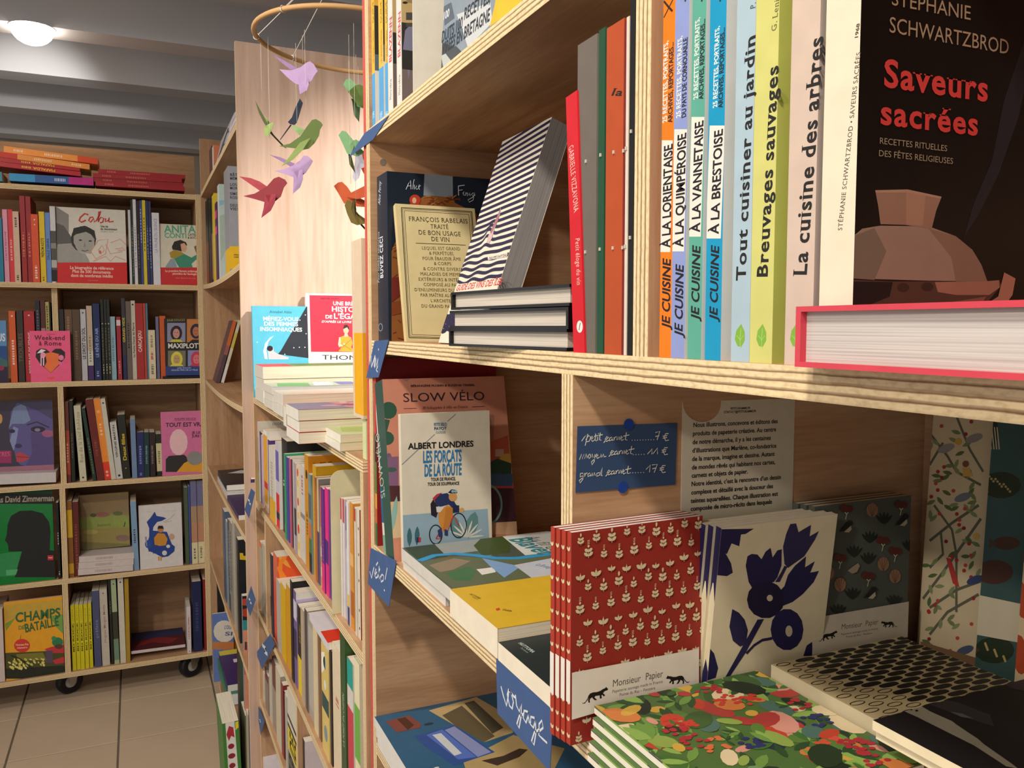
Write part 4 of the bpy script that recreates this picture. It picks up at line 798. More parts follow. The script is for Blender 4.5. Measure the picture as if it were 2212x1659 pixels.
f = front(b); f.P('F', [(1145, 1372), (2000, 1385), (2000, 1940), (1160, 1936)], '#c93448').T('G', 'SÉBASTIEN VASSANT', 1255, 122, 1440, 124, 15, '#6a1420', 'b').T('G', 'UNE BRÈVE', 1380, 180, 1640, 186, 36, '#f0e4e2', 'b').T('G', 'HISTOIRE', 1365, 243, 1700, 250, 48, '#f0e4e2', 'b').T('G', 'DE', 1303, 313, 1372, 314, 34, '#f0e4e2', 'b').T('G', 'L’ÉGALITÉ', 1385, 315, 1760, 322, 52, '#f0e4e2', 'b').T('G', 'D’APRÈS LE LIVRE DE THOMAS', 1265, 354, 1780, 362, 20, '#f0e4e2', 'b', .2).T('G', 'THOMAS', 1268, 722, 1760, 728, 46, '#2a2624', 'r')
f.P('G', [(1450, 500), (1500, 480), (1560, 500), (1575, 560), (1560, 600), (1600, 645), (1435, 640), (1465, 590)], '#c2a03c').P('G', [(1440, 500), (1455, 500), (1460, 570), (1500, 560), (1500, 575), (1440, 600), (1430, 570)], '#d9c2a4').E('G', 1510, 425, 28, 42, '#d0b498').P('G', [(1480, 420), (1490, 380), (1520, 375), (1540, 400), (1538, 430), (1520, 400)], '#3a2a26').P('G', [(1495, 465), (1525, 465), (1535, 495), (1490, 495)], '#d0b498').S('G', [(1445, 625), (1560, 520)], 7, '#a8862c').S('G', [(1455, 560), (1560, 625)], 7, '#a8862c').done()
def pile_on(label, nb, fb, top, n, dep, cover, pages):
    """a pile of lying books: near and far lower corners and the near upper corner of its aisle side, in crop G"""
    q = onZ('G', nb[0], nb[1], ztop); X = min(q.x, .2655); yn = q.y; yf = onX('G', fb[0], fb[1], X).y; zt = onX('G', top[0], top[1], X).z; th = (zt - ztop) / n
    for k in range(n):
        col = cover[k % len(cover)]
        o = book('%s, %s from the bottom%s' % (label, ORD[k], LT) if n > 1 else label + LT, Matrix.Translation((X + .0015 * (k % 2), yn + .001 * ((k * 2) % 3), ztop + th * (k + 1))) @ Matrix.Rotation(R(-90), 4, 'X'), dep, yf - yn - .002, th - .0004, col, spine='#e6dfd0', pages=pages)
    return o
pile_on('thick white edged book', (604, 1084), (560, 1056), (602, 800), 3, .2, ['#d9d2c4'], '#e4dccb')
o = pile_on('cream paged novel under a striped green cover', (690, 1165), (606, 1086), (700, 800), 3, .26, ['#d8d2c2'], '#ddd5b9'); f = front(o); f.B('%', 0, 0, 1, 1, '#6f8a52').B('%', 0, 0, .26, 1, '#c92a28')
for k in range(16): f.B('%', .3 + .035 * k, .1, .315 + .035 * k, .8, '#47602f')
f.done()
o = pile_on('grey paged book under green and white cover', (780, 1230), (692, 1168), (785, 1000), 3, .26, ['#c9ccc6'], '#cfd0c9'); f = front(o); f.B('%', 0, 0, 1, 1, '#a8b49c').P('%', [(.05, .1), (.3, 0), (.35, .8), (.1, .9)], '#5fa05a').P('%', [(.34, .1), (.5, .1), (.52, .8), (.4, .9)], '#e0e4e4').P('%', [(.55, .1), (.7, .1), (.72, .8), (.57, .9)], '#6a6aa0').P('%', [(.74, .1), (.95, .1), (.95, .8), (.76, .9)], '#d0d6d0').done()
o = pile_on('peach paged book', (880, 1300), (782, 1232), (885, 1080), 2, .25, ['#d8c8b4'], '#e4ccb4')
pile_on('beige block of a book beside the pink topped pile', (915, 1395), (886, 1376), (918, 1200), 1, .2, ['#c9b8a0'], '#cbbba4')
o = pile_on('cream paged book with a red cover', (1040, 1568), (917, 1490), (1042, 1228), 3, .26, ['#a8302c'], '#e9dcc0'); f = front(o); f.B('%', 0, 0, 1, 1, '#c98a94').P('%', [(0, 0), (.3, 0), (.25, 1), (0, 1)], '#8a86a0')
rnd = random.Random(5)
for k in range(30): f.E('%', rnd.uniform(.2, .95), rnd.uniform(.1, .9), rnd.uniform(.02, .06), rnd.uniform(.05, .12), rnd.choice(['#c2506a', '#d8a0a8', '#8a5a8a', '#e0c8c0', '#b04454']), 0, 7)
f.done()
o = pile_on('pale green notebook', (1450, 1640), (1275, 1552), (1452, 1478), 2, .2, ['#c9cf96'], '#ead8b4'); f = front(o); f.P('%', [(.2, .2), (.6, .1), (.8, .7), (.4, .9)], '#a8b0a0').P('%', [(.05, .3), (.3, .2), (.35, .7), (.1, .8)], '#b4c06a').done()
# tall cream book with a yellow foot, standing on a green block by the end
X_ = LX + .002; yn = LY0 + .002; zz = onX('G', 1640, 1300, X_).z
book('small pale green block of paper under the tall cream book' + LT, Matrix.Translation((X_ + .004, yn + .003, ztop + .0005)), .10, zz - ztop - .001, .018, '#d2d6a0', pages='#e6e2bc')
q0 = onX('F', 1700, 815, X_); q1 = onX('F', 1562, 815, X_)
b = book('tall cream book with a yellow foot standing' + LT, Matrix.Translation((X_, yn, zz)), .15, onX('F', 1630, 815, X_).z - zz, min(q1.y - yn, .085), '#dcc6a8', pages='#e4d4bc', back='#2c2620'); f = spine(b); f.B('%', .16, .02, .97, .48, '#e9a80e').B('%', .14, 0, .16, 1, '#f0e2cc').done('spine_band'); f = front(b); f.B('%', 0, .02, 1, .48, '#e9a80e').done()

# ------------------------------------------------------------------ low bookcase rows
L1 = ', low bookcase upper row'
rows = side_row('V', LX + .006, LZ[1], L1, [
 (304, 328, 540, '#8a3a3c', 'dark red slim book', [('band', .85, 1, '#d8c8c4')]), (330, 370, 522, '#8f9c92', 'grey green spine with a bright green foot', [('band', 0, .38, '#5aa04a'), ('band', .38, .5, '#5a6068'), ('band', .8, 1, '#d0b8c0')], '#cfc6b2'),
 (384, 422, 690, '#57377e', 'purple spine with a black head', [('band', .96, 1, '#1c1a20')], '#d8d4cc'), (424, 442, 730, '#c9b4bc', 'lilac slim book'), (446, 496, 660, '#e6a41e', 'golden yellow spine with a red corner', [('band', .94, 1, '#e8e2da'), ('band', .28, .36, '#c92c30'), ('band', 0, .1, '#e8c8a0')], '#d8d0c4'),
 (498, 526, 800, '#4a2f72', 'deep violet slim book', [('marks', .1, .5, '#8a78b0')]), (530, 612, 905, '#d6cfc0', 'thick white book', [('marks', .3, .8, '#b0a898'), ('band', 0, .3, '#dca82a')], '#dcd6ca'), (616, 660, 830, '#c9c2cc', 'white spine with a red foot', [('band', 0, .4, '#d42a2e'), ('band', .55, .9, '#6a60a8'), ('band', .1, .18, '#2a2430')], '#d8d2c8'),
 (668, 744, 795, '#1f1c1b', 'thick black book with white lettering', [('txt', 'Maîtres', .5, .62, '#d8d2c8', 'S', .7), ('dot', .06, .4, '#8a8480')], '#1a1816', .004),
 (748, 764, 995, '#2f9a68', 'thin green book'), (766, 798, 1045, '#4f3f8f', 'indigo slim book'), (800, 824, 1060, '#a58ab0', 'mauve slim book'), (826, 842, 1070, '#b8566a', 'rose slim book'), (844, 862, 1080, '#241e22', 'thin black book', None, '#cfcac4'),
 (866, 884, 1105, '#d4cec4', 'thin white book'), (886, 914, 1130, '#a89aa4', 'grey lilac slim book', [('band', .2, .5, '#3a2c38')]), (916, 952, 1160, '#dccba4', 'cream book with red and yellow blotches', [('dot', .92, .6, '#d8402c'), ('dot', .8, .5, '#e0b040'), ('dot', .6, .6, '#d8402c'), ('dot', .45, .5, '#e0b040'), ('dot', .3, .7, '#d23a30'), ('dot', .12, .6, '#e8b838')]),
 (955, 1016, 1170, '#c9c2ba', 'pale grey book', [('band', .45, .5, '#8a8078'), ('marks', .7, .9, '#b06a5c')], '#cdc8c2'), (1026, 1082, 1015, '#c98a1e', 'tall orange book with an orange cover', [('dot', .83, .45, '#2c2010'), ('marks', .3, .5, '#7a4c10')], '#d0861c', .002),
 (1084, 1120, 1290, '#7a8f8c', 'grey teal book with a painted spine', [('band', .55, .8, '#56605f'), ('band', .35, .5, '#c26a3c'), ('band', .2, .35, '#4c6a3c'), ('band', 0, .2, '#2a2424')]), (1126, 1176, 1165, '#cfa31c', 'tall yellow book with a yellow cover', [('marks', .5, .7, '#6a5010'), ('band', 0, .25, '#c9951a')], '#cc9c14', .001),
 (1180, 1200, 1330, '#b8703a', 'terracotta slim book'), (1206, 1232, 1355, '#c8b088', 'sand slim book', [('band', 0, .5, '#4a3a72')], '#8c8480'), (1240, 1268, 1470, '#e2b54c', 'thin book with yellow and white checks', [('band', .6, 1, '#dc6a2c'), ('band', .3, .4, '#f0e2c0'), ('band', .1, .2, '#f0e2c0')]),
 (1276, 1318, 1490, '#652a80', 'purple book with a magenta foot', [('band', 0, .28, '#dd2c78'), ('marks', .3, .5, '#9a4a90')], '#5c2a78'), (1320, 1362, 1492, '#e02a80', 'magenta book with a purple belt', [('band', .3, .52, '#4c2a72')], '#d8408a'), (1364, 1410, 1525, '#4f3d78', 'slate violet book', None, '#56406f'),
])
for o in COL.objects:
    l = o.get('label', '')
    if l.startswith('tall orange book with'):
        f = front(o); f.T('V', 'LE', 1172, 1142, 1196, 1140, 16, '#4a300c', 'b').T('V', 'MONDE', 1272, 1136, 1350, 1132, 18, '#4a300c', 'b').T('V', 'ABEL', 1385, 1130, 1445, 1126, 18, '#4a300c', 'b').done()
    if l.startswith('grey green spine'):
        f = front(o); f.T('V', 'ERIOR', 585, 590, 720, 582, 34, '#8a8478', 'S').done()
# cream metal book end with a rounded corner, standing across the row
yp = onX('V', 1418, 1400, LX - .004).y; q = onX('V', 1418, 1245, LX - .004); zt = q.z; wpl = .13; r_ = .016; n_ = 6
def bookend(label, X, Y, z0, z1, w, m, foot=.09, r_=.016):
    t = thing('bookend', label, 'bookend', (X, Y, z0)); H_ = z1 - z0
    pts = [(0, 0, 0), (w, 0, 0)] + [(w - r_ + r_ * math.cos(a), 0, H_ - r_ + r_ * math.sin(a)) for a in [k * math.pi / 12 for k in range(7)]] + [(r_ - r_ * math.cos(a), 0, H_ - r_ + r_ * math.sin(a)) for a in [math.pi / 2 - k * math.pi / 12 for k in range(7)]]
    prism(pts, (0, .0015, 0), m, 'upright_plate', t); mesh_obj('foot_plate', boxv(0, w, .0015, foot, 0, .0012), BOXF, m, t); return t
CREAM = paper('#d6cba2', 0.45, 'enamel')
bookend('cream metal bookend with rounded corners' + L1, LX - .004, yp, LZ[1] + .0003, zt, .14, CREAM, foot=.02)
side_row('W', LX + .008, LZ[1], L1, [
 (1556, 1574, 170, '#d8d0cc', 'thin white book with a red head, first after the bookend', [('band', .82, 1, '#b82c34')]), (1576, 1598, 185, '#d4ccc8', 'thin white book with a red head, second after the bookend', [('band', .8, 1, '#b82c34')]), (1600, 1642, 215, '#9a8ca4', 'mauve grey book', [('band', 0, .6, '#b8b0c0'), ('band', .75, .95, '#6a587c')]), (1644, 1672, 230, '#dcd6ce', 'thin white book with a yellow mark', [('band', .15, .25, '#e0b84c'), ('band', 0, .15, '#3a3a70')]),
 (1676, 1722, 240, '#cf8a34', 'orange mottled book', [('band', .1, .3, '#b0601c'), ('band', .5, .6, '#e0a85c')]), (1726, 1752, 310, '#d8d2c4', 'thin white book with a green head', [('band', .82, 1, '#2f5a34')]), (1756, 1776, 320, '#d6cdbf', 'thin cream book with a red corner', [('band', .9, 1, '#b82c34')]), (1780, 1818, 330, '#d9cdb4', 'cream book with black dots', [('dot', .85, .3, '#201c1c'), ('dot', .65, .3, '#201c1c'), ('dot', .45, .3, '#201c1c'), ('dot', .22, .3, '#201c1c'), ('dot', .08, .3, '#201c1c')], '#8a2c2c'),
])
L2 = ', low bookcase middle row'
side_row('W', LX + .006, LZ[2], L2, [
 (290, 318, 560, '#cfc8c4', 'white slim book beside the far end'), (320, 350, 600, '#a8a0a8', 'grey book with a violet foot', [('band', .2, .6, '#5a4070'), ('band', .55, .62, '#8a2c3c')]), (352, 392, 690, '#d4cec6', 'white book with an orange mark', [('dot', .5, .5, '#c8603c')], '#c9b8b0'), (394, 430, 800, '#a09888', 'drab grey slim book', [('band', .93, 1, '#d0643c')]), (432, 468, 840, '#b0a894', 'stone slim book', None, '#d0ccc0'),
 (478, 544, 1062, '#9c9a86', 'sage grey book after the divider', [('band', .2, .5, '#201e1c')]), (552, 580, 975, '#262a3c', 'navy book beside the coral one', None, '#3a3440'), (586, 640, 975, '#d86a50', 'coral book with an orange patterned cover', [('band', 0, .7, '#d8523c')], '#e2562a'),
])
side_row('X', LX + .006, LZ[2], L2, [
 (640, 688, -40, '#b8aca0', 'grey beige book'), (692, 756, 30, '#d8ac14', 'yellow book beside an orange one', None, '#d2a010'), (760, 834, 60, '#d2981e', 'amber book', None, '#c98c18'), (838, 868, -40, '#1d1b1e', 'black book with white pages'), (872, 912, 110, '#6f5a8c', 'lavender picture book', [('band', .3, .6, '#3a2c4c'), ('band', .7, .9, '#cfc8d4')], '#8f78ac'),
 (918, 984, 350, '#1f1c1a', 'black book with a yellow foot', [('band', 0, .42, '#e4c41a'), ('marks', .6, .8, '#7a6a20')], '#cfcac4'), (988, 1028, 370, '#b8a48c', 'tan slim book'), (1032, 1066, 380, '#4a4648', 'dark grey slim book', None, '#8a8478'), (1070, 1160, 500, '#a8a092', 'thick warm grey book', [('band', .1, .9, '#b4ac9e')]), (1164, 1218, 620, '#dccaa0', 'cream slim book'),
 (1220, 1252, 740, '#7a5a48', 'brown slim book'), (1254, 1284, 800, '#d2a02c', 'thin mustard book'), (1286, 1382, 910, '#dcc070', 'yellow and white patterned book', [('dot', .85, .4, '#8aa0a0'), ('band', .4, .55, '#2c4a4c'), ('dot', .2, .5, '#7a9494'), ('dot', .65, .3, '#e0e4dc')]), (1386, 1412, 960, '#2c2024', 'thin black book beside the thick cream one'), (1416, 1546, 940, '#e2ceac', 'thick cream paged book', [('marks', .55, .62, '#c07a5c')]),
 (1552, 1622, 660, '#33502c', 'dark green book with a pale title', [('txt', 'LA FORÊT EN CHEMIN', .3, .62, '#b8c4a0', 'r', .3)], '#3a5a2c'), (1640, 1722, 1110, '#c83a4c', 'crimson book with a teal head', [('band', .82, 1, '#189a8a'), ('band', .68, .82, '#d8ccc0')], '#d4d0c8'), (1726, 1800, 1110, '#6aac40', 'apple green and cream book', [('band', .72, 1, '#e6d8b0'), ('band', .2, .38, '#e6d8b0')], '#e2d4b4'),
])
for o in COL.objects:
    l = o.get('label', '')
    if l.startswith('coral book with an orange'):
        f = front(o); rnd = random.Random(9)
        for k in range(14): f.leaf('%', rnd.uniform(0, .9), rnd.uniform(.6, .95), .3, .06, rnd.uniform(20, 160), rnd.choice(['#f0882c', '#e83c20', '#f0a040']))
        f.B('%', 0, .5, 1, .53, '#b8302c').done()
    if l.startswith('lavender picture'):
        f = front(o); f.P('%', [(0, .75), (.4, .8), (.5, 1), (0, 1)], '#b8a8cc').P('%', [(.5, .6), (1, .65), (1, .9), (.6, .85)], '#3c4a68').B('%', 0, .93, 1, 1, '#d8d4cc').done()
    if l.startswith('yellow and white patterned'):
        f = spine(o); f.P('%', [(0, .7), (.5, .8), (.5, .95), (0, .9)], '#f0ecd8').done('spine_band')
# white and red book lying on the row
qa = onX('X', 1100, 470, LX); qb = onX('X', 1360, 890, LX)
zl_ = onX('X', 1360, 960, LX).z
b = lying('white and red book lying on top of the spines' + L2, LX + .002, qb.y, zl_, .13, qa.y - qb.y, .012, '#d8d2d4'); f = front(b); f.B('%', 0, 0, 1, .36, '#d83a22').E('%', .8, .25, .22, .13, '#241a1e').P('%', [(.4, .36), (.6, .5), (.75, .36)], '#5a8a8c').T('%', 'NU', .5, .75, .8, .75, .1, '#2c4a48', 'b').done()
L3 = ', low bookcase lower row'
side_row('Y', LX + .006, LZ[3], L3, [
 (656, 708, 90, '#cf5f22', 'burnt orange book'), (712, 750, 180, '#c9c0ae', 'off white book beside the orange one'), (754, 772, 150, '#1d1a1a', 'thin black book beside the off white one'), (774, 812, 215, '#8a7a6a', 'taupe book', [('band', .8, 1, '#6a2c2c')]), (816, 846, 70, '#c4baa8', 'pale slim book'), (850, 912, 60, '#6a3a34', 'reddish brown book', [('band', 0, .6, '#9a8c7c')]), (916, 980, 190, '#cdbfa2', 'cream book with a grey top', None, '#8f887c'),
 (984, 1008, 360, '#8a2c2c', 'wine red slim book', None, '#7a2028'), (1010, 1040, 490, '#1c191a', 'black book beside the wine red one'), (1042, 1064, 520, '#b8b2a4', 'thin grey white book'), (1068, 1196, 560, '#d8d0bc', 'broad spine with black and yellow lettering', [('band', .3, .56, '#e2c81c'), ('band', 0, .28, '#6a645c'), ('band', .66, .7, '#1c1a18'), ('band', .56, .6, '#1c1a18'), ('txt', 'ELP', .02, .27, '#1c1a18', 'b', .8), ('txt', 'IDE', .32, .54, '#1c1a18', 'b', .6)], '#4a443c'),
 (1264, 1292, 1130, '#1e1c1d', 'black book with a big white page beside the divider', None, '#cfc4c4'),
])
lying('white pad of paper lying' + ', low bookcase floor row', LX + .004, onX('Y', 850, 1400, LX).y - .02, LZ[4], .16, .22, .10, '#d8d0d4', pages='#dcd6da')
# ------------------------------------------------------------------ near bookcase, upper shelf
N1 = ', near bookcase upper shelf'
zs = MZ[1]
def onspine(label, c, xf, xn, yref, X, z, h, col, w=.16, cover=None, **kw):
    ya = onX(c, xf, yref, X).y; yb = onX(c, xn, yref, X).y
    return book(label, Matrix.Translation((X, yb, z)), w, h, ya - yb, cover or col, spine=col, back=col, **kw)
MAGX = MX + .004
def photo(fc, seed, cols, n=30):
    rnd = random.Random(seed)
    for k in range(n):
        x, y = rnd.uniform(-.1, 1), rnd.uniform(-.05, 1); w_, h_ = rnd.uniform(.05, .3), rnd.uniform(.02, .1)
        fc.B('%', x, y, x + w_, y + h_, rnd.choice(cols))
for i, (xf, xn) in enumerate(((168, 204), (250, 301), (319, 350))):
    b = onspine('%s yellow and blue magazine against the end panel' % ORD[i] + N1, 'b', xf, xn, 600, MAGX, zs, .235, '#e6b43c', cover='#b9aa86')
    f = spine(b); f.P('b', [(100, 880), (160, 850), (360, 690), (360, 1700), (100, 1700)], '#4f9cd0'); 
    cx_ = (xf + xn) / 2
    f.T('b', 'GUIDE 4', cx_ + 10, 250, cx_ + 6, -60, 17, '#6a5a2a', 'r').T('b', 'LES GRANDS CHEMINS', cx_ + 12, 700, cx_ + 10, 330, 14, '#8a7434', 'r').T('b', '100', cx_ + 16, 1320, cx_ + 14, 1240, 26, '#a8d0ec', 'b').done('spine_band', 'spine_title')
    f = front(b); f.B('%', 0, 0, 1, .28, '#d6dcd8'); f.B('%', 0, .28, 1, .36, '#5a6a72').B('%', 0, .36, 1, .6, '#33302a').B('%', 0, .6, 1, 1, '#d9a842'); photo(f, i, ['#1f1d1a', '#6a655a', '#8f8470', '#c2b48c'], 10); f.done()
for i, (xf, xn) in enumerate(((354, 407), (450, 507))):
    b = onspine('%s white magazine with a red spine title, beside the cream bookend' % ORD[i] + N1, 'b', xf, xn, 600, MAGX, zs, .24, '#dcd6cb', cover='#b49a72')
    x = (xf + xn) / 2; f = spine(b); f.T('b', 'BLAZENN', x + 14, 690 - 58 * i, x + 18, 180 - 60 * i, 28, '#c9485a', 'b').T('b', 'Hors-série', x + 10, 1110 - 50 * i, x + 12, 880 - 50 * i, 20, '#6a665e', 's').done('spine_band', 'spine_title')
    f = front(b); f.B('%', 0, 0, 1, .22, '#6f605c').B('%', 0, .22, 1, .4, '#2a2724').B('%', 0, .36, 1, .62, '#b89c68')
    if i: f.P('b', [(545, 340), (600, 280), (660, 260), (660, 600), (620, 660), (580, 900), (560, 620), (520, 560)], '#77748a').B('b', 555, 140, 700, 225, '#45443f').B('b', 555, 255, 700, 300, '#45443f').E('b', 545, 30, 30, 14, '#201e1c').P('b', [(505, 660), (700, 650), (700, 690), (505, 690)], '#2a2622')
    photo(f, 20 + i, ['#2a2724', '#8f7a54', '#6a6480', '#c8b078'], 14); f.done()
Yp_ = onX('b', 636, 700, MX + .003).y; bookend('white enamelled bookend with a rounded shoulder' + N1, MX + .003, Yp_, zs + .0003, zs + .165, .14, paper('#dcd9c8', 0.35, 'enamel'), foot=.018, r_=.02)
b = facingX('grey cookery album with a yellow corner, facing out' + N1, 'J', 757, 615, 1480, 15, 757, -500, MX + .006, zs, .018, '#8a96a0', lean=3)
f = front(b); f.P('J', [(740, 640), (755, 360), (860, 380), (960, 480), (1000, 420), (1020, 430), (860, 580)], '#4a4f54').P('J', [(770, 300), (900, 180), (960, 200), (980, 330), (880, 420), (770, 380)], '#6f8190').P('J', [(900, 130), (1200, 20), (1220, 200), (1000, 430), (960, 300)], '#c9cccb').P('J', [(780, 60), (850, 20), (880, 160), (790, 230)], '#5c6470').P('J', [(1195, 240), (1245, 20), (1260, -120), (1700, -120), (1480, 30)], '#eab832').P('J', [(760, 500), (800, 480), (860, 560), (780, 610)], '#b9bdb6')
f.T('J', '100', 775, 185, 830, 145, 52, '#d4d8da', 'b').T('J', 'RECETTES,', 962, 180, 1196, 20, 80, '#34363a', 'b').T('J', 'DUITS 100', 762, 385, 948, 250, 74, '#34363a', 'b').T('J', 'VIRÉES EN BRETAGNE', 768, 492, 1192, 185, 76, '#34363a', 'b').done()

# ------------------------------------------------------------------ near bookcase, wine shelf
N2 = ', near bookcase wine shelf'
zs = MZ[2]
q = onX('K', 262, 1370, .272); nav = book('navy novel with a painted rock and white script' + N2, Matrix.Translation((.272, .948, zs)), .155, onY('K', 205, 100, .948).z - zs, .044, '#16222f', spine='#1a2838', rough=.35)
f = front(nav)
f.P('K', [(508, 120), (718, 140), (720, 300), (500, 285)], '#7c858e').P('K', [(500, 290), (560, 285), (720, 300), (735, 340), (900, 420), (980, 900), (900, 1380), (262, 1375), (262, 700), (300, 610), (330, 700), (400, 600), (420, 350)], '#8a5422')
rnd = random.Random(4)
for k in range(60):
    x = rnd.uniform(262, 420) if k % 3 else rnd.uniform(500, 740); y = rnd.uniform(620, 1350) if k % 3 else rnd.uniform(295, 360); f.S('K', [(x, y), (x + rnd.uniform(20, 60), y - rnd.uniform(-25, 35))], 7, rnd.choice(['#5c2c14', '#a86a2c', '#6f2c1a']))
f.P('K', [(262, 900), (330, 890), (365, 1000), (262, 1080)], '#6f2418').P('K', [(262, 1080), (340, 1070), (350, 1160), (262, 1180)], '#7c3c18').E('K', 435, 318, 42, 40, '#b23a22').E('K', 430, 322, 16, 22, '#d8a880').P('K', [(395, 345), (475, 345), (470, 360), (400, 360)], '#a03020')
SCR = '#c9cfd2'
f.S('K', [(368, 240), (385, 200), (402, 172), (405, 238)], 5, SCR).S('K', [(378, 215), (408, 212)], 4, SCR).S('K', [(418, 238), (425, 180), (430, 165)], 4, SCR).S('K', [(430, 205), (432, 240)], 4, SCR).S('K', [(448, 212), (440, 228), (448, 240), (460, 232)], 4, SCR).S('K', [(462, 225), (476, 212), (468, 205), (460, 222), (470, 242)], 4, SCR)
f.S('K', [(758, 215), (760, 285)], 5, SCR).S('K', [(756, 215), (805, 208)], 5, SCR).S('K', [(758, 248), (790, 242)], 4, SCR).S('K', [(790, 270), (800, 255), (795, 280), (810, 285)], 4, SCR).S('K', [(812, 262), (812, 285), (822, 262)], 4, SCR).S('K', [(825, 290), (828, 265), (838, 285), (842, 265), (848, 288)], 4, SCR).S('K', [(870, 265), (855, 278), (866, 290), (880, 262), (868, 320), (840, 335), (830, 318), (862, 300), (885, 280)], 4, SCR).done()
f = spine(nav); f.T('K', 'BUVEZ CECI', 200, 900, 196, 585, 21, '#d8dcdc', 'S').T('K', 'Pour tomber amoureux', 172, 935, 172, 552, 15, '#aeb6bc', 's').T('K', 'Alice Ferny', 178, 355, 184, 182, 17, '#c9cfd2', 'r', .3).E('K', 180, 1268, 17, 30, '#8a949c').E('K', 180, 1268, 13, 25, '#1a2838').done('spine_mark', 'spine_title')
rab = book('cream pocket book with a double ruled frame and brown capitals' + N2, Mx((.279, .900, zs), rx=-14), onY('K', 893, 375, .93).x - onY('K', 295, 340, .93).x, .164, .009, '#d6c590', spine='#cdb984', rough=.7)
f = front(rab); INK = '#3a3020'
for d_, wd in ((0, 6), (9, 3), (22, 3)):
    f.S('K', [(335 + d_, 375 + d_), (860 - d_, 405 + d_)], wd, INK).S('K', [(335 + d_, 375 + d_), (392 + d_, 1345 - d_)], wd, INK).S('K', [(392 + d_, 1345 - d_), (800, 1357 - d_)], wd, INK).S('K', [(860 - d_, 405 + d_), (905 - d_, 1000)], wd, INK)
for tx, x0, x1, y, h_ in (('FRANÇOIS RABELAIS', 390, 832, 474, 33), ('TRAITÉ', 553, 688, 530, 31), ('DE BON USAGE', 462, 780, 575, 33), ('DE VIN', 558, 697, 625, 33)): f.T('K', tx, x0, y, x1, y + (x1 - x0) * .045, h_, INK, 's')
f.S('K', [(442, 640), (815, 655)], 4, INK)
for tx, x0, x1, y in (('LEQUEL EST GRAND', 488, 775, 688), ('& PERPÉTUEL', 542, 728, 726), ('POUR ÉBAUDIR ÂME', 492, 780, 765), ('& CORPS', 578, 708, 803), ('& CONTRE DIVERSES', 498, 810, 842), ('MALADIES DE MEMBRES', 476, 830, 880), ('EXTÉRIEURS & INTÉRIEURS', 462, 860, 920), ('COMPOSÉ AU PAYS', 500, 780, 960), ('D’ENLUMINEURS DU', 432, 730, 998), ('PAR MAÎTRE ALCO', 477, 740, 1038), ('L’ARCHITECTE', 553, 760, 1080), ('DU GRAND PAN', 483, 720, 1120)): f.T('K', tx, x0, y, x1, y + (x1 - x0) * .022, 23, '#6a5a34', 's')
f.done()
# striped guide leaning towards the red book, cover to the aisle
def striped(label, Yb, zb, X, w, h, t, lean):
    M = Matrix.Translation((X, Yb, zb)) @ Matrix.Rotation(R(-90), 4, 'Z') @ Matrix.Rotation(R(-lean), 4, 'X')
    b = book(label, M, w, h, t, '#ddd2bd', spine='#ddd2bd', pages='#8f8a84', rough=.5); f = front(b); n = 23
    Lt, Lb, Rt, Rb = (1069, 343), (980, 622), (1193, 268), (1090, 604)
    def q_(t, u, dv=0.0):
        xl, yl = Lt[0] + (Lb[0] - Lt[0]) * t, Lt[1] + (Lb[1] - Lt[1]) * t; xr, yr = Rt[0] + (Rb[0] - Rt[0]) * t, Rt[1] + (Rb[1] - Rt[1]) * t
        return (xl + (xr - xl) * u, yl + (yr - yl) * u + dv)
    n = 22
    for k in range(-2, n):
        t0 = k / n; up = []; lo = []
        for j in range(33):
            u = -.15 + 1.3 * j / 32; amp = 5.5 * max(0.0, (t0 - .58) / .42); wob = amp * math.sin(u * 19 + k * .8) * max(0.0, 1 - abs(u) * .95)
            wake = -17 * math.exp(-((u - .40) / .07) ** 2) * max(0.0, 1 - abs(t0 - .66) * 7)
            up.append(q_(t0, u, wob + wake)); lo.append(q_(t0 + .52 / n, u, wob + wake))
        f.P('_', up + lo[::-1], '#221d3c')
    f.P('K', [(1082, 370), (1070, 440), (1030, 540), (1015, 600), (990, 645), (972, 635), (985, 590), (1030, 500)], '#c9a8a8').P('K', [(1082, 370), (1060, 470), (1010, 570), (1000, 560)], '#a06a70').P('K', [(980, 735), (1130, 712), (1126, 742), (985, 768)], '#ddd2bd').T('K', 'PHILIPPE RAPITEAU', 986, 766, 1126, 738, 18, '#5a5468', 'b', .2).P('K', [(735, 950), (1130, 905), (1110, 980), (700, 1020)], '#ddd2bd').T('K', 'GUIDE DES VINS DES ÎLES', 742, 998, 1078, 950, 40, '#c23a3c', 'b', .2)
    for k in range(4): f.S('K', [(600 + 16 * j, 1180 + 36 * k + 12 * math.sin(j * 1.5 + k)) for j in range(12)], 17, '#221d3c')
    f.done(); return b
gd = striped('striped navy and cream wine guide with a sailing boat, leaning' + N2, .787, zs + .001, .2770, .110, .216, .022, 19)
# three black hardbacks lying
zt = zs
for k in range(3):
    th = .0155; far = k != 1
    if far: M = Matrix.Translation((.2475 + .001 * k, .676, zt + th)) @ Matrix.Rotation(R(-82), 4, 'Z') @ Matrix.Rotation(R(-90), 4, 'X')
    else: M = Matrix.Translation((.2715, .5035, zt)) @ Matrix.Rotation(R(98), 4, 'Z') @ Matrix.Rotation(R(90), 4, 'X')
    book('glossy black hardback in a pile of three, %s from the bottom' % ORD[k] + N2, M, .172, .125 if far else .125, th - .0004, '#0e0c0d', pages='#cbbfae', hard=True, rough=.12); zt += th
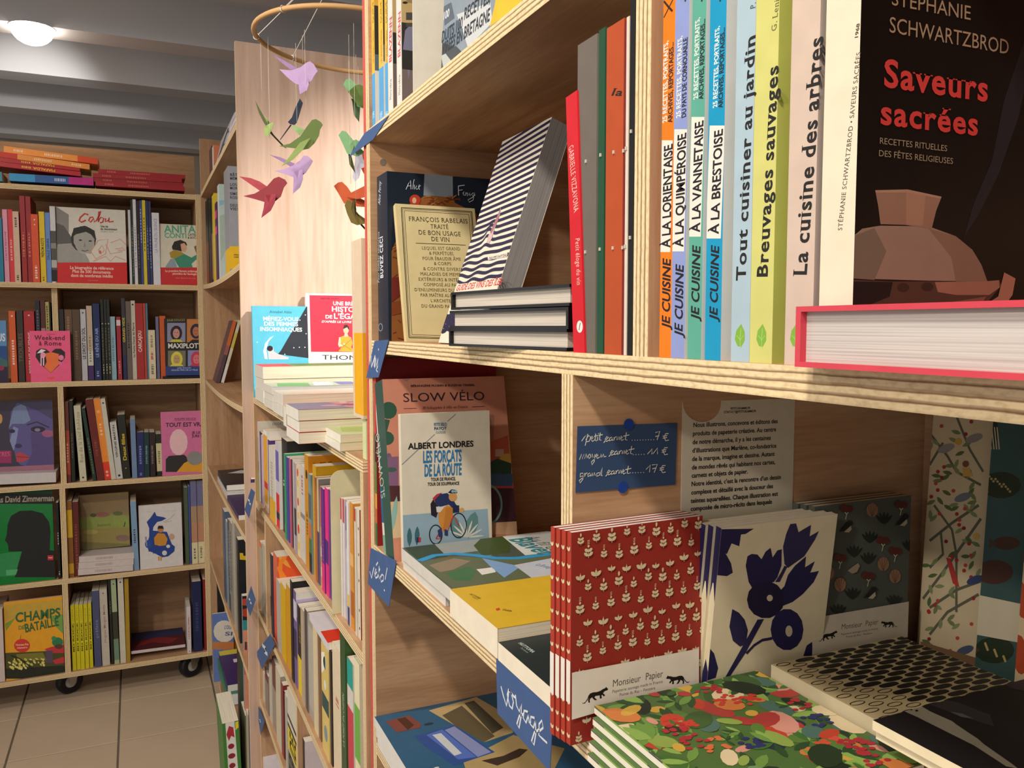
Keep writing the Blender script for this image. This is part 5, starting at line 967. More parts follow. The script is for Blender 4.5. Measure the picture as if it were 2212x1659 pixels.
# spines beside the divider
red = book('scarlet paperback with a white oval, leaning' + N2, Matrix.Translation((.2665, .4716, zs)) @ Matrix.Rotation(R(-4.2), 4, 'X'), .12, .171, .0150, '#d8202c', spine='#cf1f2b')
f = spine(red); f.T('K', 'GABRIELLE VIZZAVONA', 1584, -75, 1624, 415, 36, '#efc4b4', 's').T('K', 'Petit éloge du vin', 1634, 605, 1646, 955, 32, '#efc4b4', 's', .2).E('K', 1667, 1263, 23, 46, '#efe6da').S('K', [(1672, 1235), (1666, 1262), (1662, 1290)], 7, '#8a2028').done('spine_mark', 'spine_title')
for label, c, xf, xn, yt, col, cov in (('taupe stitched notebook', 'Q', 262, 428, 340, '#6a6258', '#7a7166'), ('dark green stitched notebook', 'Q', 440, 496, 250, '#1c4a30', '#1f5236'), ('rust orange stitched notebook with black letters', 'Q', 506, 655, 205, '#b04a22', '#a8441e'), ('thin crimson stitched notebook', 'Q', 658, 668, 185, '#7a1f2c', '#8a2430'), ('thin ivory stitched notebook', 'Q', 672, 698, 150, '#d6c8b4', '#dcd0be'), ('black stitched notebook beside the divider', 'Q', 702, 752, 0, '#181513', '#1c1916')):
    ya = onX(c, xf, 1659, MX + .003).y; yb = onX(c, xn, 1659, MX + .003).y; h = onX(c, (xf + xn) / 2, yt, MX + .003).z - zs
    if h > .235 or yt == 0: h = .212
    b = book(label + N2, Matrix.Translation((MX + .003, yb + .0003, zs)), .12, h, ya - yb - .0004, cov, spine=col, rough=.8, name='notebook', cat='notebook')
    k = .0005
    for v in (.33, .62):
        th_ = MB(); th_.box(-.0010, .0006, (ya - yb) * .5 - k, (ya - yb) * .5 + k, h * v - .0015, h * v + .0005, paper('#cfc6b4', .8, 'thread')); th_.obj('thread', b)
    if label.startswith('rust'): f = spine(b); f.T('Q', 'la', 550, 815, 645, 818, 60, '#241816', 'S', .2).done('spine_mark', 'spine_title')

# ------------------------------------------------------------------ near bookcase, cookery shelf
N3 = ', near bookcase cookery shelf'
CXP = MX + .003
def cook(label, x0, x1, col, h=.228, cover='#dedcd4', **kw): return onspine(label + N3, 'R', x0, x1, 1490, CXP, zs, h, col, cover=cover, w=.165, **kw)
for nm, x0, x1, col, (b0, b1), t1, t2, y1, cut in (('orange', 317, 411, '#f07a12', (620, -290), 'À LA LORIENTAISE', 'JE CUISINE', (1240, 685), 1), ('periwinkle blue', 413, 521, '#8a97c9', (615, -380), 'À LA QUIMPÉROISE', 'JE CUISINE', (1305, 735), 0), ('sea green', 547, 656, '#5aa58f', (495, -480), 'À LA VANNETAISE', 'JE CUISINE', (1170, 580), 0), ('bright blue', 687, 816, '#0f93bd', (510, -410), 'À LA BRESTOISE', 'JE CUISINE', (1175, 580), 0)):
    b = cook(nm + ' cookbook spine with black and white capitals', x0, x1, col); f = spine(b); dx = {317: 0, 413: 8, 547: 14, 687: 22}[x0]
    xm = (x0 + x1) / 2
    f.P('R', [(x0 + 4 + dx * .3, b0), (x1 - 4 + dx * .3, b0), (x1 + 16 + dx, b1), (x0 + 20 + dx, b1)], '#e8dfd0')
    f.T('R', t2, xm + 38, y1[0], xm + 46 + dx * .3, y1[1], 62, '#1d1a20', 'b', .25)
    f.T('R', t1, xm + 42 + dx * .3, b0 - 40, xm + 62 + dx, b1 + 30, 66, '#1d1a20', 'b')
    yq = b1 - 150 if x0 != 413 else b1 - 100
    f.T('R', '25 RECETTES, PORTRAITS,', xm + 16 + dx, yq, xm + 26 + dx * 1.4, yq - 660, 34, '#e4e4dc', 'b').T('R', 'ARCHIVES, REPORTAGES...' if x0 != 413 else 'DU PAYS DE CORNOUAILLE', xm + 60 + dx, yq, xm + 70 + dx * 1.4, yq - 650, 34, '#26242c', 'b')
    if cut: f.S('Q', [(1005, 150), (1080, 0), (1090, -30)], 9, '#2a2018').S('Q', [(1005, 10), (1045, 60), (1078, 95)], 14, '#2a2018')
    else: f.S('R', [(xm + 60, -1420), (xm + 110, -1560)], 14, '#2a2830')
    f.done('spine_print', 'spine_title')
for nm, x0, x1, col, cov, tx, y0, y1_, lc in (('pale blue', 900, 1049, '#a8bdc6', '#a8bdc6', 'Tout cuisiner au jardin', 850, -1160, 975), ('lime green', 1051, 1234, '#ccc874', '#b9bd5a', 'Breuvages sauvages', 830, -910, 1150), ('beige', 1336, 1560, '#cdb6a4', '#b9a798', 'La cuisine des arbres', 815, -1150, 1425)):
    b = cook(nm + ' cookbook with a green leaf and black serif title', x0, x1, col, cover=cov, h=.232, rough=.6); f = spine(b); xm = (x0 + x1) / 2
    wx = (x1 - x0); sl = {900: 85, 1051: 110, 1336: 150}[x0]
    f.T('R', tx, xm + wx * .30, y0, xm + wx * .30 + sl * (y0 - y1_) / 2000 * .95, y1_, wx * .46 if x0 != 900 else wx * .5, '#22201e', 'S')
    f.P('R', [(lc - 42, 1330), (lc - 30, 1260), (lc + 10, 1205), (lc + 38, 1270), (lc + 38, 1340), (lc + 10, 1390), (lc - 20, 1385)], '#7fae3c').S('R', [(lc + 5, 1405), (lc, 1330), (lc + 10, 1240)], 5, '#a8cc74').S('R', [(lc, 1340), (lc + 28, 1300)], 4, '#a8cc74').S('R', [(lc, 1330), (lc - 26, 1300)], 4, '#a8cc74')
    if x0 == 900: f.T('S', 'P. Asseray', 520, 70, 560, -250, 42, '#4a5458', 's')
    if x0 == 1051: f.T('S', 'G. Lenin', 700, 260, 730, -60, 42, '#6a6a3a', 's')
    f.done('spine_print', 'spine_title')
# red hardback lying flat and the black cover that stands on it
Xr = .2505; q = onX('U', 112, 1262, Xr); zr = zs + .0005; tr = .0250
b = book('coral red hardback lying flat under the black cookbook' + N3, Matrix.Translation((Xr, q.y, zr + tr)) @ Matrix.Rotation(R(-90), 4, 'Z') @ Matrix.Rotation(R(-90), 4, 'X'), .20, .155, tr, '#cf3f4c', pages='#c9bfb6', hard=True, rough=.15)
zc = zr + tr + .0004
sav = book('black cookbook with a clay pot, coral title and cream spine' + N3, Matrix.Translation((CXP + .001, onX('R', 1888, 1200, CXP + .001).y, zc)), .17, 1.594 - zc, onX('R', 1615, 1200, CXP + .001).y - onX('R', 1888, 1200, CXP + .001).y, '#0d0a09', spine='#e6d8bc', rough=.3)
f = spine(sav); f.T('R', 'STÉPHANIE SCHWARTZBROD • SAVEURS SACRÉES', 1806, 445, 1960, -1015, 34, '#4a4038', 's').T('S', '1968', 1395, 330, 1412, 200, 26, '#4a4038', 'b').done('spine_mark', 'spine_title')
f = front(sav)
f.P('U', [(1230, 420), (1300, 180), (1420, -100), (1500, -500), (1634, -900), (1700, -900), (1600, -400), (1460, 0), (1330, 260)], '#1d1c20').P('U', [(500, 400), (560, 350), (680, 330), (1000, 335), (1180, 400), (1290, 490), (1350, 590), (1390, 700), (1000, 695), (500, 680)], '#8a7360').P('U', [(500, 400), (640, 345), (720, 500), (640, 690), (500, 680)], '#6f604f').P('U', [(1000, 350), (1180, 400), (1290, 490), (1350, 590), (1390, 700), (1180, 700), (1150, 540)], '#7a604c').P('U', [(645, 95), (860, 92), (1085, 140), (1050, 230), (1020, 350), (840, 325), (680, 320), (665, 200)], '#886a54').P('U', [(850, 110), (980, 125), (960, 330), (850, 322)], '#96745a').P('U', [(645, 95), (860, 90), (1085, 138), (1080, 152), (860, 112), (648, 112)], '#9c7c64')
f.P('U', [(500, 690), (760, 700), (1000, 700), (1390, 700), (1470, 690), (1480, 730), (1420, 800), (1340, 900), (1100, 960), (500, 960)], '#4a3226').P('U', [(1040, 705), (1390, 698), (1465, 692), (1470, 740), (1400, 790), (1180, 790), (1060, 770)], '#8f6450').P('U', [(1460, 800), (1500, 640), (1575, 680), (1555, 790), (1480, 890), (1320, 900), (1380, 850)], '#9a6a54').P('U', [(500, 700), (760, 705), (740, 800), (500, 900)], '#15100e').E('U', 830, 740, 40, 30, '#33221a').E('U', 990, 735, 40, 28, '#33221a').P('U', [(1000, 860), (1380, 800), (1320, 900), (1100, 930)], '#7a4c3c')
f.T('T', 'STÉPHANIE', 490, 42, 1165, 172, 122, '#9a8062', 'r').T('T', 'SCHWARTZBROD', 470, 275, 1490, 465, 130, '#9a8062', 'r').T('T', 'Saveurs', 425, 735, 1320, 865, 225, '#c03a34', 'S').T('T', 'sacrées', 395, 1055, 1235, 1155, 205, '#c03a34', 'S').T('T', 'RECETTES RITUELLES', 388, 1226, 965, 1292, 52, '#8f8166', 'r').T('T', 'DES FÊTES RELIGIEUSES', 380, 1332, 1015, 1400, 52, '#8f8166', 'r').done()

# ------------------------------------------------------------------ near bookcase, cycling and travel shelf
N4 = ', near bookcase cycling shelf'
zs = MZ[3]
b = book('tall red album with a rainbow spine against the end panel' + N4, Matrix.Translation((.267, .9895, zs)), .16, .233, .0075, '#8f1f20', spine='#a8402c'); f = spine(b); f.B('%', 0, .6, 1, 1, '#c4383a').B('%', 0, .45, 1, .6, '#2c2420').B('%', 0, .28, 1, .45, '#4a7a34').B('%', 0, .2, 1, .28, '#d8982c').B('%', 0, .12, 1, .2, '#c25c2c').B('%', 0, 0, 1, .12, '#2f6a34').done('spine_band')
b = book('white album with painted leaves leaning behind the salmon one' + N4, Mx((.267, .9500, zs), rx=-9.5), .15, .185, .012, '#d8d2c4'); f = spine(b); f.B('%', 0, .2, 1, .45, '#1f5a84').B('%', 0, .45, 1, .55, '#c8642c').B('%', 0, .0, 1, .12, '#7aa08c').done('spine_band')
slow = book('salmon cycling guide with green trees and a dark green spine' + N4, Mx((.266, .9125, zs), rx=-12), .158, .214, .0345, '#c9866c', spine='#2f5248', rough=.3)
f = spine(slow); f.T('c', 'SLOW VÉLO', 160, 905, 118, 470, 26, '#a8b8ac', 'r').done('spine_mark', 'spine_title')
f = front(slow)
f.P('L', [(160, 130), (420, 125), (440, 150), (400, 180), (360, 215), (300, 180), (250, 190)], '#a8786a').E('L', 230, 420, 60, 62, '#2c5440').E('L', 215, 620, 55, 50, '#2c5440').P('L', [(150, 470), (240, 490), (200, 640), (150, 640)], '#2c5440').E('L', 232, 770, 22, 45, '#6f5474').P('L', [(170, 760), (300, 750), (300, 960), (200, 960)], '#7f5a78').E('L', 250, 845, 40, 18, '#3c5c50').B('L', 150, 960, 1200, 1080, '#4c2428').P('L', [(900, 620), (1000, 630), (1085, 600), (1100, 780), (900, 800)], '#b85a40').P('L', [(880, 450), (985, 452), (985, 640), (880, 640)], '#a87460').B('L', 995, 698, 1055, 750, '#c9a088').E('L', 1085, 770, 60, 42, '#c8a048').P('L', [(900, 820), (960, 790), (1010, 765), (1110, 800), (1110, 880), (900, 880)], '#28483a').B('L', 880, 875, 1120, 965, '#3c5474').B('L', 880, 962, 1130, 978, '#b8443c').B('L', 880, 978, 1150, 1240, '#42202a').P('L', [(880, 1230), (1150, 1215), (1150, 1310), (880, 1310)], '#c9a078').P('L', [(170, 1080), (330, 1070), (340, 1330), (240, 1340)], '#d2b48c').leaf('L', 250, 1310, 280, 40, -82, '#8ab0a4').leaf('L', 230, 1320, 230, 36, -100, '#a8c0b0').leaf('L', 262, 1470, 190, 40, -108, '#2a2a30').leaf('L', 255, 1480, 120, 26, -100, '#d8745c')
arc = [(935 + 105 * math.cos(a), 1095 + 140 * math.sin(a)) for a in [(-1.35 + .18 * k) for k in range(17)]]; f.S('L', arc, 15, '#6f9c94')
f.E('L', 930, 520, 40, 60, '#8f6456').E('L', 930, 520, 30, 48, '#a87460')
f.T('L', 'BÉRANGÈRE FLORIN & EUGÉNIE TRIEBEL', 388, 252, 848, 245, 14, '#3a2628', 'b').T('L', 'SLOW VÉLO', 332, 360, 918, 345, 62, '#32202a', 'r').T('L', '30 échappées à vélo en France', 470, 412, 795, 402, 20, '#6a4038', 's', .25).S('L', [(338, 407), (430, 405)], 4, '#6a4038').S('L', [(828, 395), (918, 391)], 4, '#6a4038').done()
alb = book('cream pocket book with a racing cyclist and blue capitals' + N4, Mx((.2735, .9000, zs), rx=-2.8), .110, .172, .0095, '#ddd3bc', spine='#d6cbb2')
f = front(alb)
f.P('L', [(280, 1175), (940, 1125), (960, 1480), (280, 1480)], '#94aebb').leaf('L', 800, 1340, 200, 90, -75, '#5f8a88').leaf('L', 745, 1340, 180, 80, -110, '#5f8a88').leaf('L', 380, 1400, 140, 36, -90, '#3c6a72').leaf('L', 432, 1390, 140, 36, -88, '#3c6a72')
for k in range(8): f.leaf('L', 790, 1330, 130, 14, -160 + 22 * k, '#dcd8c8')
def ring(fc, c, x, y, rx, ry, w_, col): fc.S(c, [(x + rx * math.cos(k * math.pi / 12), y + ry * math.sin(k * math.pi / 12)) for k in range(25)], w_, col)
ring(f, 'L', 732, 1245, 55, 88, 8, '#1f2430'); ring(f, 'L', 568, 1310, 45, 68, 8, '#1f2430')
f.S('L', [(570, 1340), (620, 1250), (700, 1180), (735, 1250)], 9, '#b8343a').S('L', [(620, 1250), (600, 1340), (570, 1340)], 8, '#b8343a').S('L', [(690, 1190), (640, 1320)], 7, '#b8343a')
f.P('L', [(585, 1140), (650, 1100), (680, 1110), (650, 1180), (640, 1280), (615, 1290), (590, 1220)], '#cf8a3c').P('L', [(640, 1120), (690, 1110), (690, 1180), (640, 1290), (620, 1280)], '#c27a30').P('L', [(530, 1090), (560, 1040), (580, 1080), (590, 1130), (570, 1190), (535, 1170)], '#241f2a').P('L', [(545, 1050), (575, 1020), (610, 1010), (600, 1090), (560, 1080)], '#b8343a').P('L', [(560, 1060), (600, 1020), (650, 1012), (680, 1040), (710, 1090), (740, 1130), (700, 1130), (660, 1095), (600, 1110), (570, 1100)], '#26335e').P('L', [(570, 1110), (630, 1110), (600, 1150), (575, 1150)], '#dcd6cc').E('L', 690, 1040, 30, 32, '#cf9a5c').P('L', [(655, 1010), (680, 985), (715, 990), (722, 1012), (680, 1015)], '#20264a').E('L', 690, 1000, 12, 10, '#8fb0c0').E('L', 710, 1000, 10, 10, '#8fb0c0').P('L', [(690, 1100), (735, 1100), (735, 1150), (690, 1155)], '#1f2848').E('L', 755, 1135, 16, 18, '#d0a060').P('L', [(580, 1280), (610, 1260), (615, 1320), (590, 1330)], '#2c3868').P('L', [(630, 1270), (655, 1280), (655, 1320), (630, 1315)], '#2c3868').P('L', [(430, 1330), (445, 1330), (445, 1365), (430, 1365)], '#26335e').P('L', [(445, 1330), (460, 1330), (460, 1362), (445, 1365)], '#c8323a')
f.S('L', [(280, 850), (450, 690), (560, 590)], 4, '#8c90a8').S('L', [(650, 498), (710, 445)], 4, '#8c90a8')
f.T('L', 'PETITE BIBLIO', 553, 532, 645, 530, 22, '#4a7890', 'b').T('L', 'PAYOT', 555, 560, 643, 558, 20, '#234a68', 'b').T('L', 'CLASSIQUES', 567, 585, 637, 583, 17, '#4a7890', 'r').T('L', 'ALBERT LONDRES', 370, 698, 835, 678, 42, '#151313', 'b').T('L', 'LES FORÇATS', 474, 795, 750, 783, 82, '#2a74a8', 'b').T('L', 'DE LA ROUTE', 484, 892, 750, 880, 82, '#2a74a8', 'b').T('L', 'TOUR DE FRANCE,', 532, 926, 708, 919, 22, '#2a2624', 'b').T('L', 'TOUR DE SOUFFRANCE', 508, 960, 734, 952, 22, '#2a2624', 'b').done()
# lying travel guides
lying('white paged river guide under the canal one' + N4, .2680, .745, zs, .21, .140, .0115, '#8aa0a8', pages='#d6d0c4', spine='#d6d0c4')
bl = lying('river guide with green bank photographs and a blue stream, lying' + N4, .2655, .722, zs + .0120, .215, .160, .0125, '#50584a', pages='#d8d4c8', spine='#d8d4c8', rough=.15)
f = front(bl)
f.P('L', [(320, 1385), (700, 1320), (950, 1320), (1400, 1280), (1400, 1380), (900, 1380), (640, 1470), (450, 1500)], '#33402a').P('L', [(560, 1380), (720, 1340), (900, 1320), (930, 1420), (640, 1460)], '#8f9490').P('L', [(840, 1390), (900, 1330), (1100, 1320), (1100, 1440), (900, 1460)], '#3c4a1e').P('L', [(450, 1510), (700, 1470), (1000, 1480), (1390, 1460), (1390, 1700), (700, 1700)], '#5c6448').P('L', [(520, 1530), (700, 1480), (820, 1500), (700, 1560), (600, 1580)], '#8a7a62').P('L', [(640, 1590), (800, 1540), (860, 1570), (820, 1640), (700, 1640)], '#3f6a44').P('L', [(860, 1560), (980, 1545), (1000, 1580), (900, 1600)], '#d8d4cc').P('L', [(900, 1480), (1180, 1540), (1060, 1620), (960, 1540)], '#7a9ac0').P('L', [(1030, 1310), (1300, 1280), (1400, 1290), (1400, 1440), (1210, 1460)], '#c9c8c0').P('L', [(1130, 1530), (1400, 1480), (1400, 1640), (1280, 1640)], '#b8bac0')
pts = [(450, 1500), (560, 1460), (700, 1448), (850, 1460), (1000, 1480), (1150, 1480), (1400, 1450)]; f.S('L', pts, 34, '#2f8fc0')
f.T('L', 'Au fil du', 1210, 1330, 1400, 1430, 44, '#4a4640', 's', .2).T('L', 'Blavet', 1085, 1345, 1310, 1455, 74, '#2f7a80', 'b', .1).T('L', 'La Bretagne', 1280, 1530, 1400, 1560, 20, '#4a6a90', 's').done()
ye = lying('yellow camping guide lying' + N4, .2632, .6075, zs, .19, .112, .0255, '#d2aa2c', pages='#eadcc0', spine='#ecdfc6', rough=.45)
f = front(ye); f.T('M', 'HUTTOPIA', 918, 240, 1000, 280, 14, '#6a5a1c', 'b').T('M', 'France', 938, 262, 985, 286, 10, '#6a5a1c', 's').P('M', [(1135, 360), (1165, 350), (1175, 368), (1145, 376)], '#c83a2c').T('M', 'Guide', 1185, 370, 1260, 384, 14, '#6a5a1c', 'b').done()
dk = lying('dark green camping guide lying beside the blue tag' + N4, .2630, .5085, zs, .19, .097, .0150, '#1f2a2a', pages='#eadcc0', spine='#ecdfc6', rough=.45)
f = front(dk); f.T('M', 'HUTTOPIA', 1318, 640, 1432, 718, 22, '#b8c2bc', 'b').T('M', 'Fondation', 1335, 680, 1395, 722, 14, '#9aa8a0', 's').done()

# ------------------------------------------------------------------ near bookcase, notebook shelf
N5 = ', near bookcase notebook shelf'
t = thing('price_card', 'blue handwritten price card with two round blue stickers on the divider', 'card', (0, 0, 0))
yd = LDV0 - .0004
cq = [onY('N', *p, yd) for p in ((192, 1103), (972, 1040), (988, 557), (207, 583))]
prism([c - Vector((0, .0004, 0)) for c in cq], (0, .0004, 0), paper('#2f4566', .6, 'card'), 'card', t)
f = Face(t, (.2, yd - .0004, 1.2), (1, 0, 0), (0, 0, 1), .5, .3); CH = '#d3d2c2'
def hand(strokes, dx=0, dy=0):
    for st in strokes: f.S('N', [(x + dx, y + dy) for x, y in st], 7, CH)
CARNET = ([(412, 712), (430, 690), (450, 668), (436, 664), (424, 684), (434, 702), (455, 690)], [(476, 668), (458, 676), (458, 698), (474, 690), (478, 668), (480, 696), (490, 688)], [(492, 668), (494, 694), (500, 670), (512, 664)], [(514, 690), (518, 664), (522, 690), (532, 662), (538, 690)], [(544, 684), (558, 668), (550, 658), (542, 678), (554, 694), (568, 684)], [(590, 630), (580, 688), (596, 690)], [(566, 660), (612, 650)])
EURO = ([(918, 640), (895, 640), (882, 668), (895, 695), (920, 690)], [(872, 660), (908, 655)], [(872, 676), (905, 670)])
hand(([(240, 700), (262, 668), (290, 640), (268, 735)], [(272, 690), (295, 655), (312, 668), (300, 700), (280, 705)], [(312, 690), (330, 672), (322, 660), (312, 680), (325, 702), (342, 690)], [(350, 640), (345, 690), (358, 698)], [(338, 662), (368, 655)], [(366, 665), (364, 695)], [(371, 638), (374, 643)], [(386, 632), (380, 690), (394, 692)], [(372, 655), (405, 648)]))
hand(([(222, 845), (240, 800), (246, 840), (258, 800), (264, 838), (276, 798), (284, 832)], [(302, 800), (290, 815), (300, 836), (314, 822), (304, 800)], [(322, 800), (328, 828), (346, 800), (338, 860), (320, 885), (316, 862), (345, 835)], [(352, 826), (368, 808), (358, 800), (350, 820), (364, 834), (380, 824)], [(388, 826), (392, 800), (398, 826), (410, 800), (416, 822), (432, 818)]))
hand(([(252, 950), (230, 952), (228, 980), (250, 970), (254, 948), (248, 1000), (228, 1026), (220, 1008), (255, 980)], [(262, 950), (264, 978), (272, 952), (284, 948)], [(304, 948), (288, 958), (290, 978), (304, 968), (306, 948), (310, 976)], [(318, 972), (322, 946), (328, 972), (340, 944), (346, 970)], [(380, 945), (358, 952), (358, 975), (380, 965), (402, 905), (392, 970), (404, 968)]))
hand(CARNET); hand(CARNET, 40, 108); hand(CARNET, 14, 262)
hand(([(815, 632), (850, 622), (828, 690)], [(815, 662), (845, 656)], [(752, 800), (790, 760), (786, 802)], [(795, 798), (832, 752), (830, 800)], [(742, 920), (775, 885), (768, 942)], [(788, 885), (830, 880), (805, 945)], [(790, 915), (822, 908)]))
hand(EURO); hand(EURO, -8, 110); hand(EURO, -25, 250)
for x0_, x1_, y in ((632, 806, 692), (640, 738, 804), (615, 722, 946)):
    x = x0_
    while x < x1_: f.E('N', x, y - (x - x0_) * .03, 4, 4, CH, 0, 6); x += 21
f.done('handwriting_print')
for x, y in ((611, 568), (564, 1062)):
    c = onY('N', x, y, yd - .0008); r = (onY('N', x + 38, y, yd - .0008).x - c.x); n = 20
    prism([(c.x + r * math.cos(2 * math.pi * k / n), yd - .0010, c.z + r * math.sin(2 * math.pi * k / n)) for k in range(n)], (0, .0005, 0), paper('#163a86', .5, 'sticker'), 'sticker', t)
t = thing('info_card', 'tall cream card with a round notch and lines of bold text against the divider', 'card', (0, 0, 0))
yi = LDV0 - .0006; A_ = [onY('N', *p, yi) for p in ((1912, 365), (1338, 380))]
notch = [onY('N', 1185 + 153 * math.cos(a), 392 + 158 * math.sin(a), yi) for a in [k * math.pi / 12 for k in range(1, 13)]]
left = onY('N', 1030, 392, yi); x0_, x1_ = left.x, A_[0].x
pts = [Vector((x0_, yi, zs)), Vector((x1_, yi, zs)), A_[0], A_[1]] + notch
prism(pts, (0, .0005, 0), paper('#c9bfa6', .7, 'card'), 'card', t)
f = Face(t, (.2, yi, 1.0), (1, 0, 0), (0, 0, 1), .5, .5)
f.T('N', 'PETITGRAMME.FR', 1405, 453, 1560, 448, 17, '#2c2822', 'b').T('N', 'CONTACT@PETITGRAMME.FR', 1353, 481, 1606, 472, 17, '#2c2822', 'b')
for tx, xa, ya, xb, yb in (('Nous illustrons, concevons et éditons des', 1113, 590, 1775, 558), ('produits de papeterie créative. Au centre', 1110, 657, 1762, 622), ('de notre démarche, il y a les centaines', 1108, 724, 1720, 688), ('d’illustrations que Marlène, co-fondatrice', 1106, 790, 1764, 750), ('de la marque, imagine et dessine. Autant', 1104, 856, 1750, 814), ('de mondes rêvés qui habitent nos cartes,', 1102, 922, 1754, 878), ('carnets et objets de papier.', 1100, 986, 1540, 952), ('Notre identité, c’est la rencontre d’un dessin', 1098, 1052, 1800, 996), ('complexe et détaillé avec la douceur des', 1097, 1118, 1738, 1066), ('teintes aquarellées. Chaque illustration est', 1094, 1184, 1774, 1126), ('composée de micro-récits dans lesquels', 1092, 1246, 1728, 1188)): f.T('N', tx, xa, ya, xb, yb, 34, '#26231f', 'b')
f.done()

def panther(fc, c, x, y, s, flip, col='#141210'):
    """walking cat silhouette in a box s wide"""
    P_ = [(0, .62), (.05, .66), (.12, .62), (.2, .45), (.24, .3), (.3, .2), (.42, .17), (.55, .2), (.68, .17), (.78, .1), (.86, .08), (.9, .02), (.93, .08), (.98, .16), (.94, .22), (.84, .24), (.78, .34), (.84, .42), (.86, .5), (.8, .52), (.76, .42), (.72, .44), (.74, .58), (.7, .62), (.66, .58), (.66, .42), (.5, .4), (.46, .46), (.52, .58), (.56, .64), (.48, .64), (.4, .52), (.38, .44), (.3, .5), (.28, .6), (.3, .7), (.24, .7), (.22, .56), (.26, .42), (.18, .58), (.1, .7), (.02, .68)]
    dx, dy = s; fc.P(c, [(x + ((1 - a) if flip else a) * dx[0] + b * dy[0], y + ((1 - a) if flip else a) * dx[1] + b * dy[1]) for a, b in P_], col)
def sprig(fc, x, y, s, kind, col='#d8c49a'):
    """little plant motif, metres on the face"""
    if kind == 2:
        for a in (40, 140): fc.leaf('m', x, y, s * .5, s * .26, a, col)
        fc.leaf('m', x, y + s * .12, s * .3, s * .16, 90, col)
    else:
        for k, l in ((0, .42), (.28, .36)):
            for a in (38, 142): fc.leaf('m', x, y + s * k, s * l, s * .22, a, col)
        fc.leaf('m', x, y + s * .55, s * (.36 if kind == 0 else .2), s * .16, 90, col)
        if kind == 1:
            for j in range(3): fc.S('m', [(x - s * .08, y + s * (.8 + .1 * j)), (x + s * .08, y + s * (.83 + .1 * j))], s * .04, col)
    fc.S('m', [(x, y - s * .12), (x, y + s * .5)], s * .035, col)
redX, redY = .2502, .4585; tn = .0050; hr = onY('O', 80, 205, .46).z - zs; wr = .1065
for k in range(4):
    M = Mx((redX - .0012 * k, redY + k * (tn + .0004), zs), rz=2.5)
    b = book('red notebook with cream sprigs and white paper band, %s of four' % ['front', 'second', 'third', 'rearmost'][k] + N5, M, wr, hr, tn, '#93281c', spine='#a83522', pages='#e8e0d2', rough=.6, name='notebook', cat='notebook')
    sfc = spine(b)
    for j in range(12):
        for a in (60, 120): sfc.leaf('m', tn * .5, hr * (.03 + .08 * j), tn * .7, tn * .35, a + (j % 2) * 10, '#d8c49a')
    sfc.B('%', 0, .20, 1, .40, '#e6ddce'); sfc.done('spine_print')
    if k == 0:
        f = front(b, 1.5e-6); rnd = random.Random(12)
        for r_ in range(13):
            for c_ in range(9): sprig(f, wr * (.06 + .112 * c_ + (.056 if r_ % 2 else 0)), hr * (.01 + .078 * r_) + rnd.uniform(-.002, .002), .0078 + .0012 * ((r_ + c_) % 3), (r_ * 2 + c_ * 3) % 3)
        band = Face(b, (0, 0, 0), (1, 0, 0), (0, 0, 1), wr, hr, base=.0016); band.lay = 0
        f.done('sprig_print'); band.P('O', [(60, 1076), (908, 915), (908, 1128), (60, 1372)], '#e3d8c6')
        band.T('O', 'Monsieur', 372, 1152, 545, 1118, 42, '#4a443c', 'r').T('O', 'Papier', 575, 1110, 682, 1090, 42, '#4a443c', 'r').T('O', 'Papeterie sauvage made in France', 370, 1190, 682, 1126, 18, '#5a5248', 'r').T('O', 'Pointe du Raz – Finistère', 415, 1210, 636, 1166, 18, '#5a5248', 'r')
        panther(band, 'O', 185, 1180, ((165, -34), (0, 110)), False); panther(band, 'O', 700, 1082, ((145, -28), (5, 100)), True); band.done('paper_band', 'band_lettering')
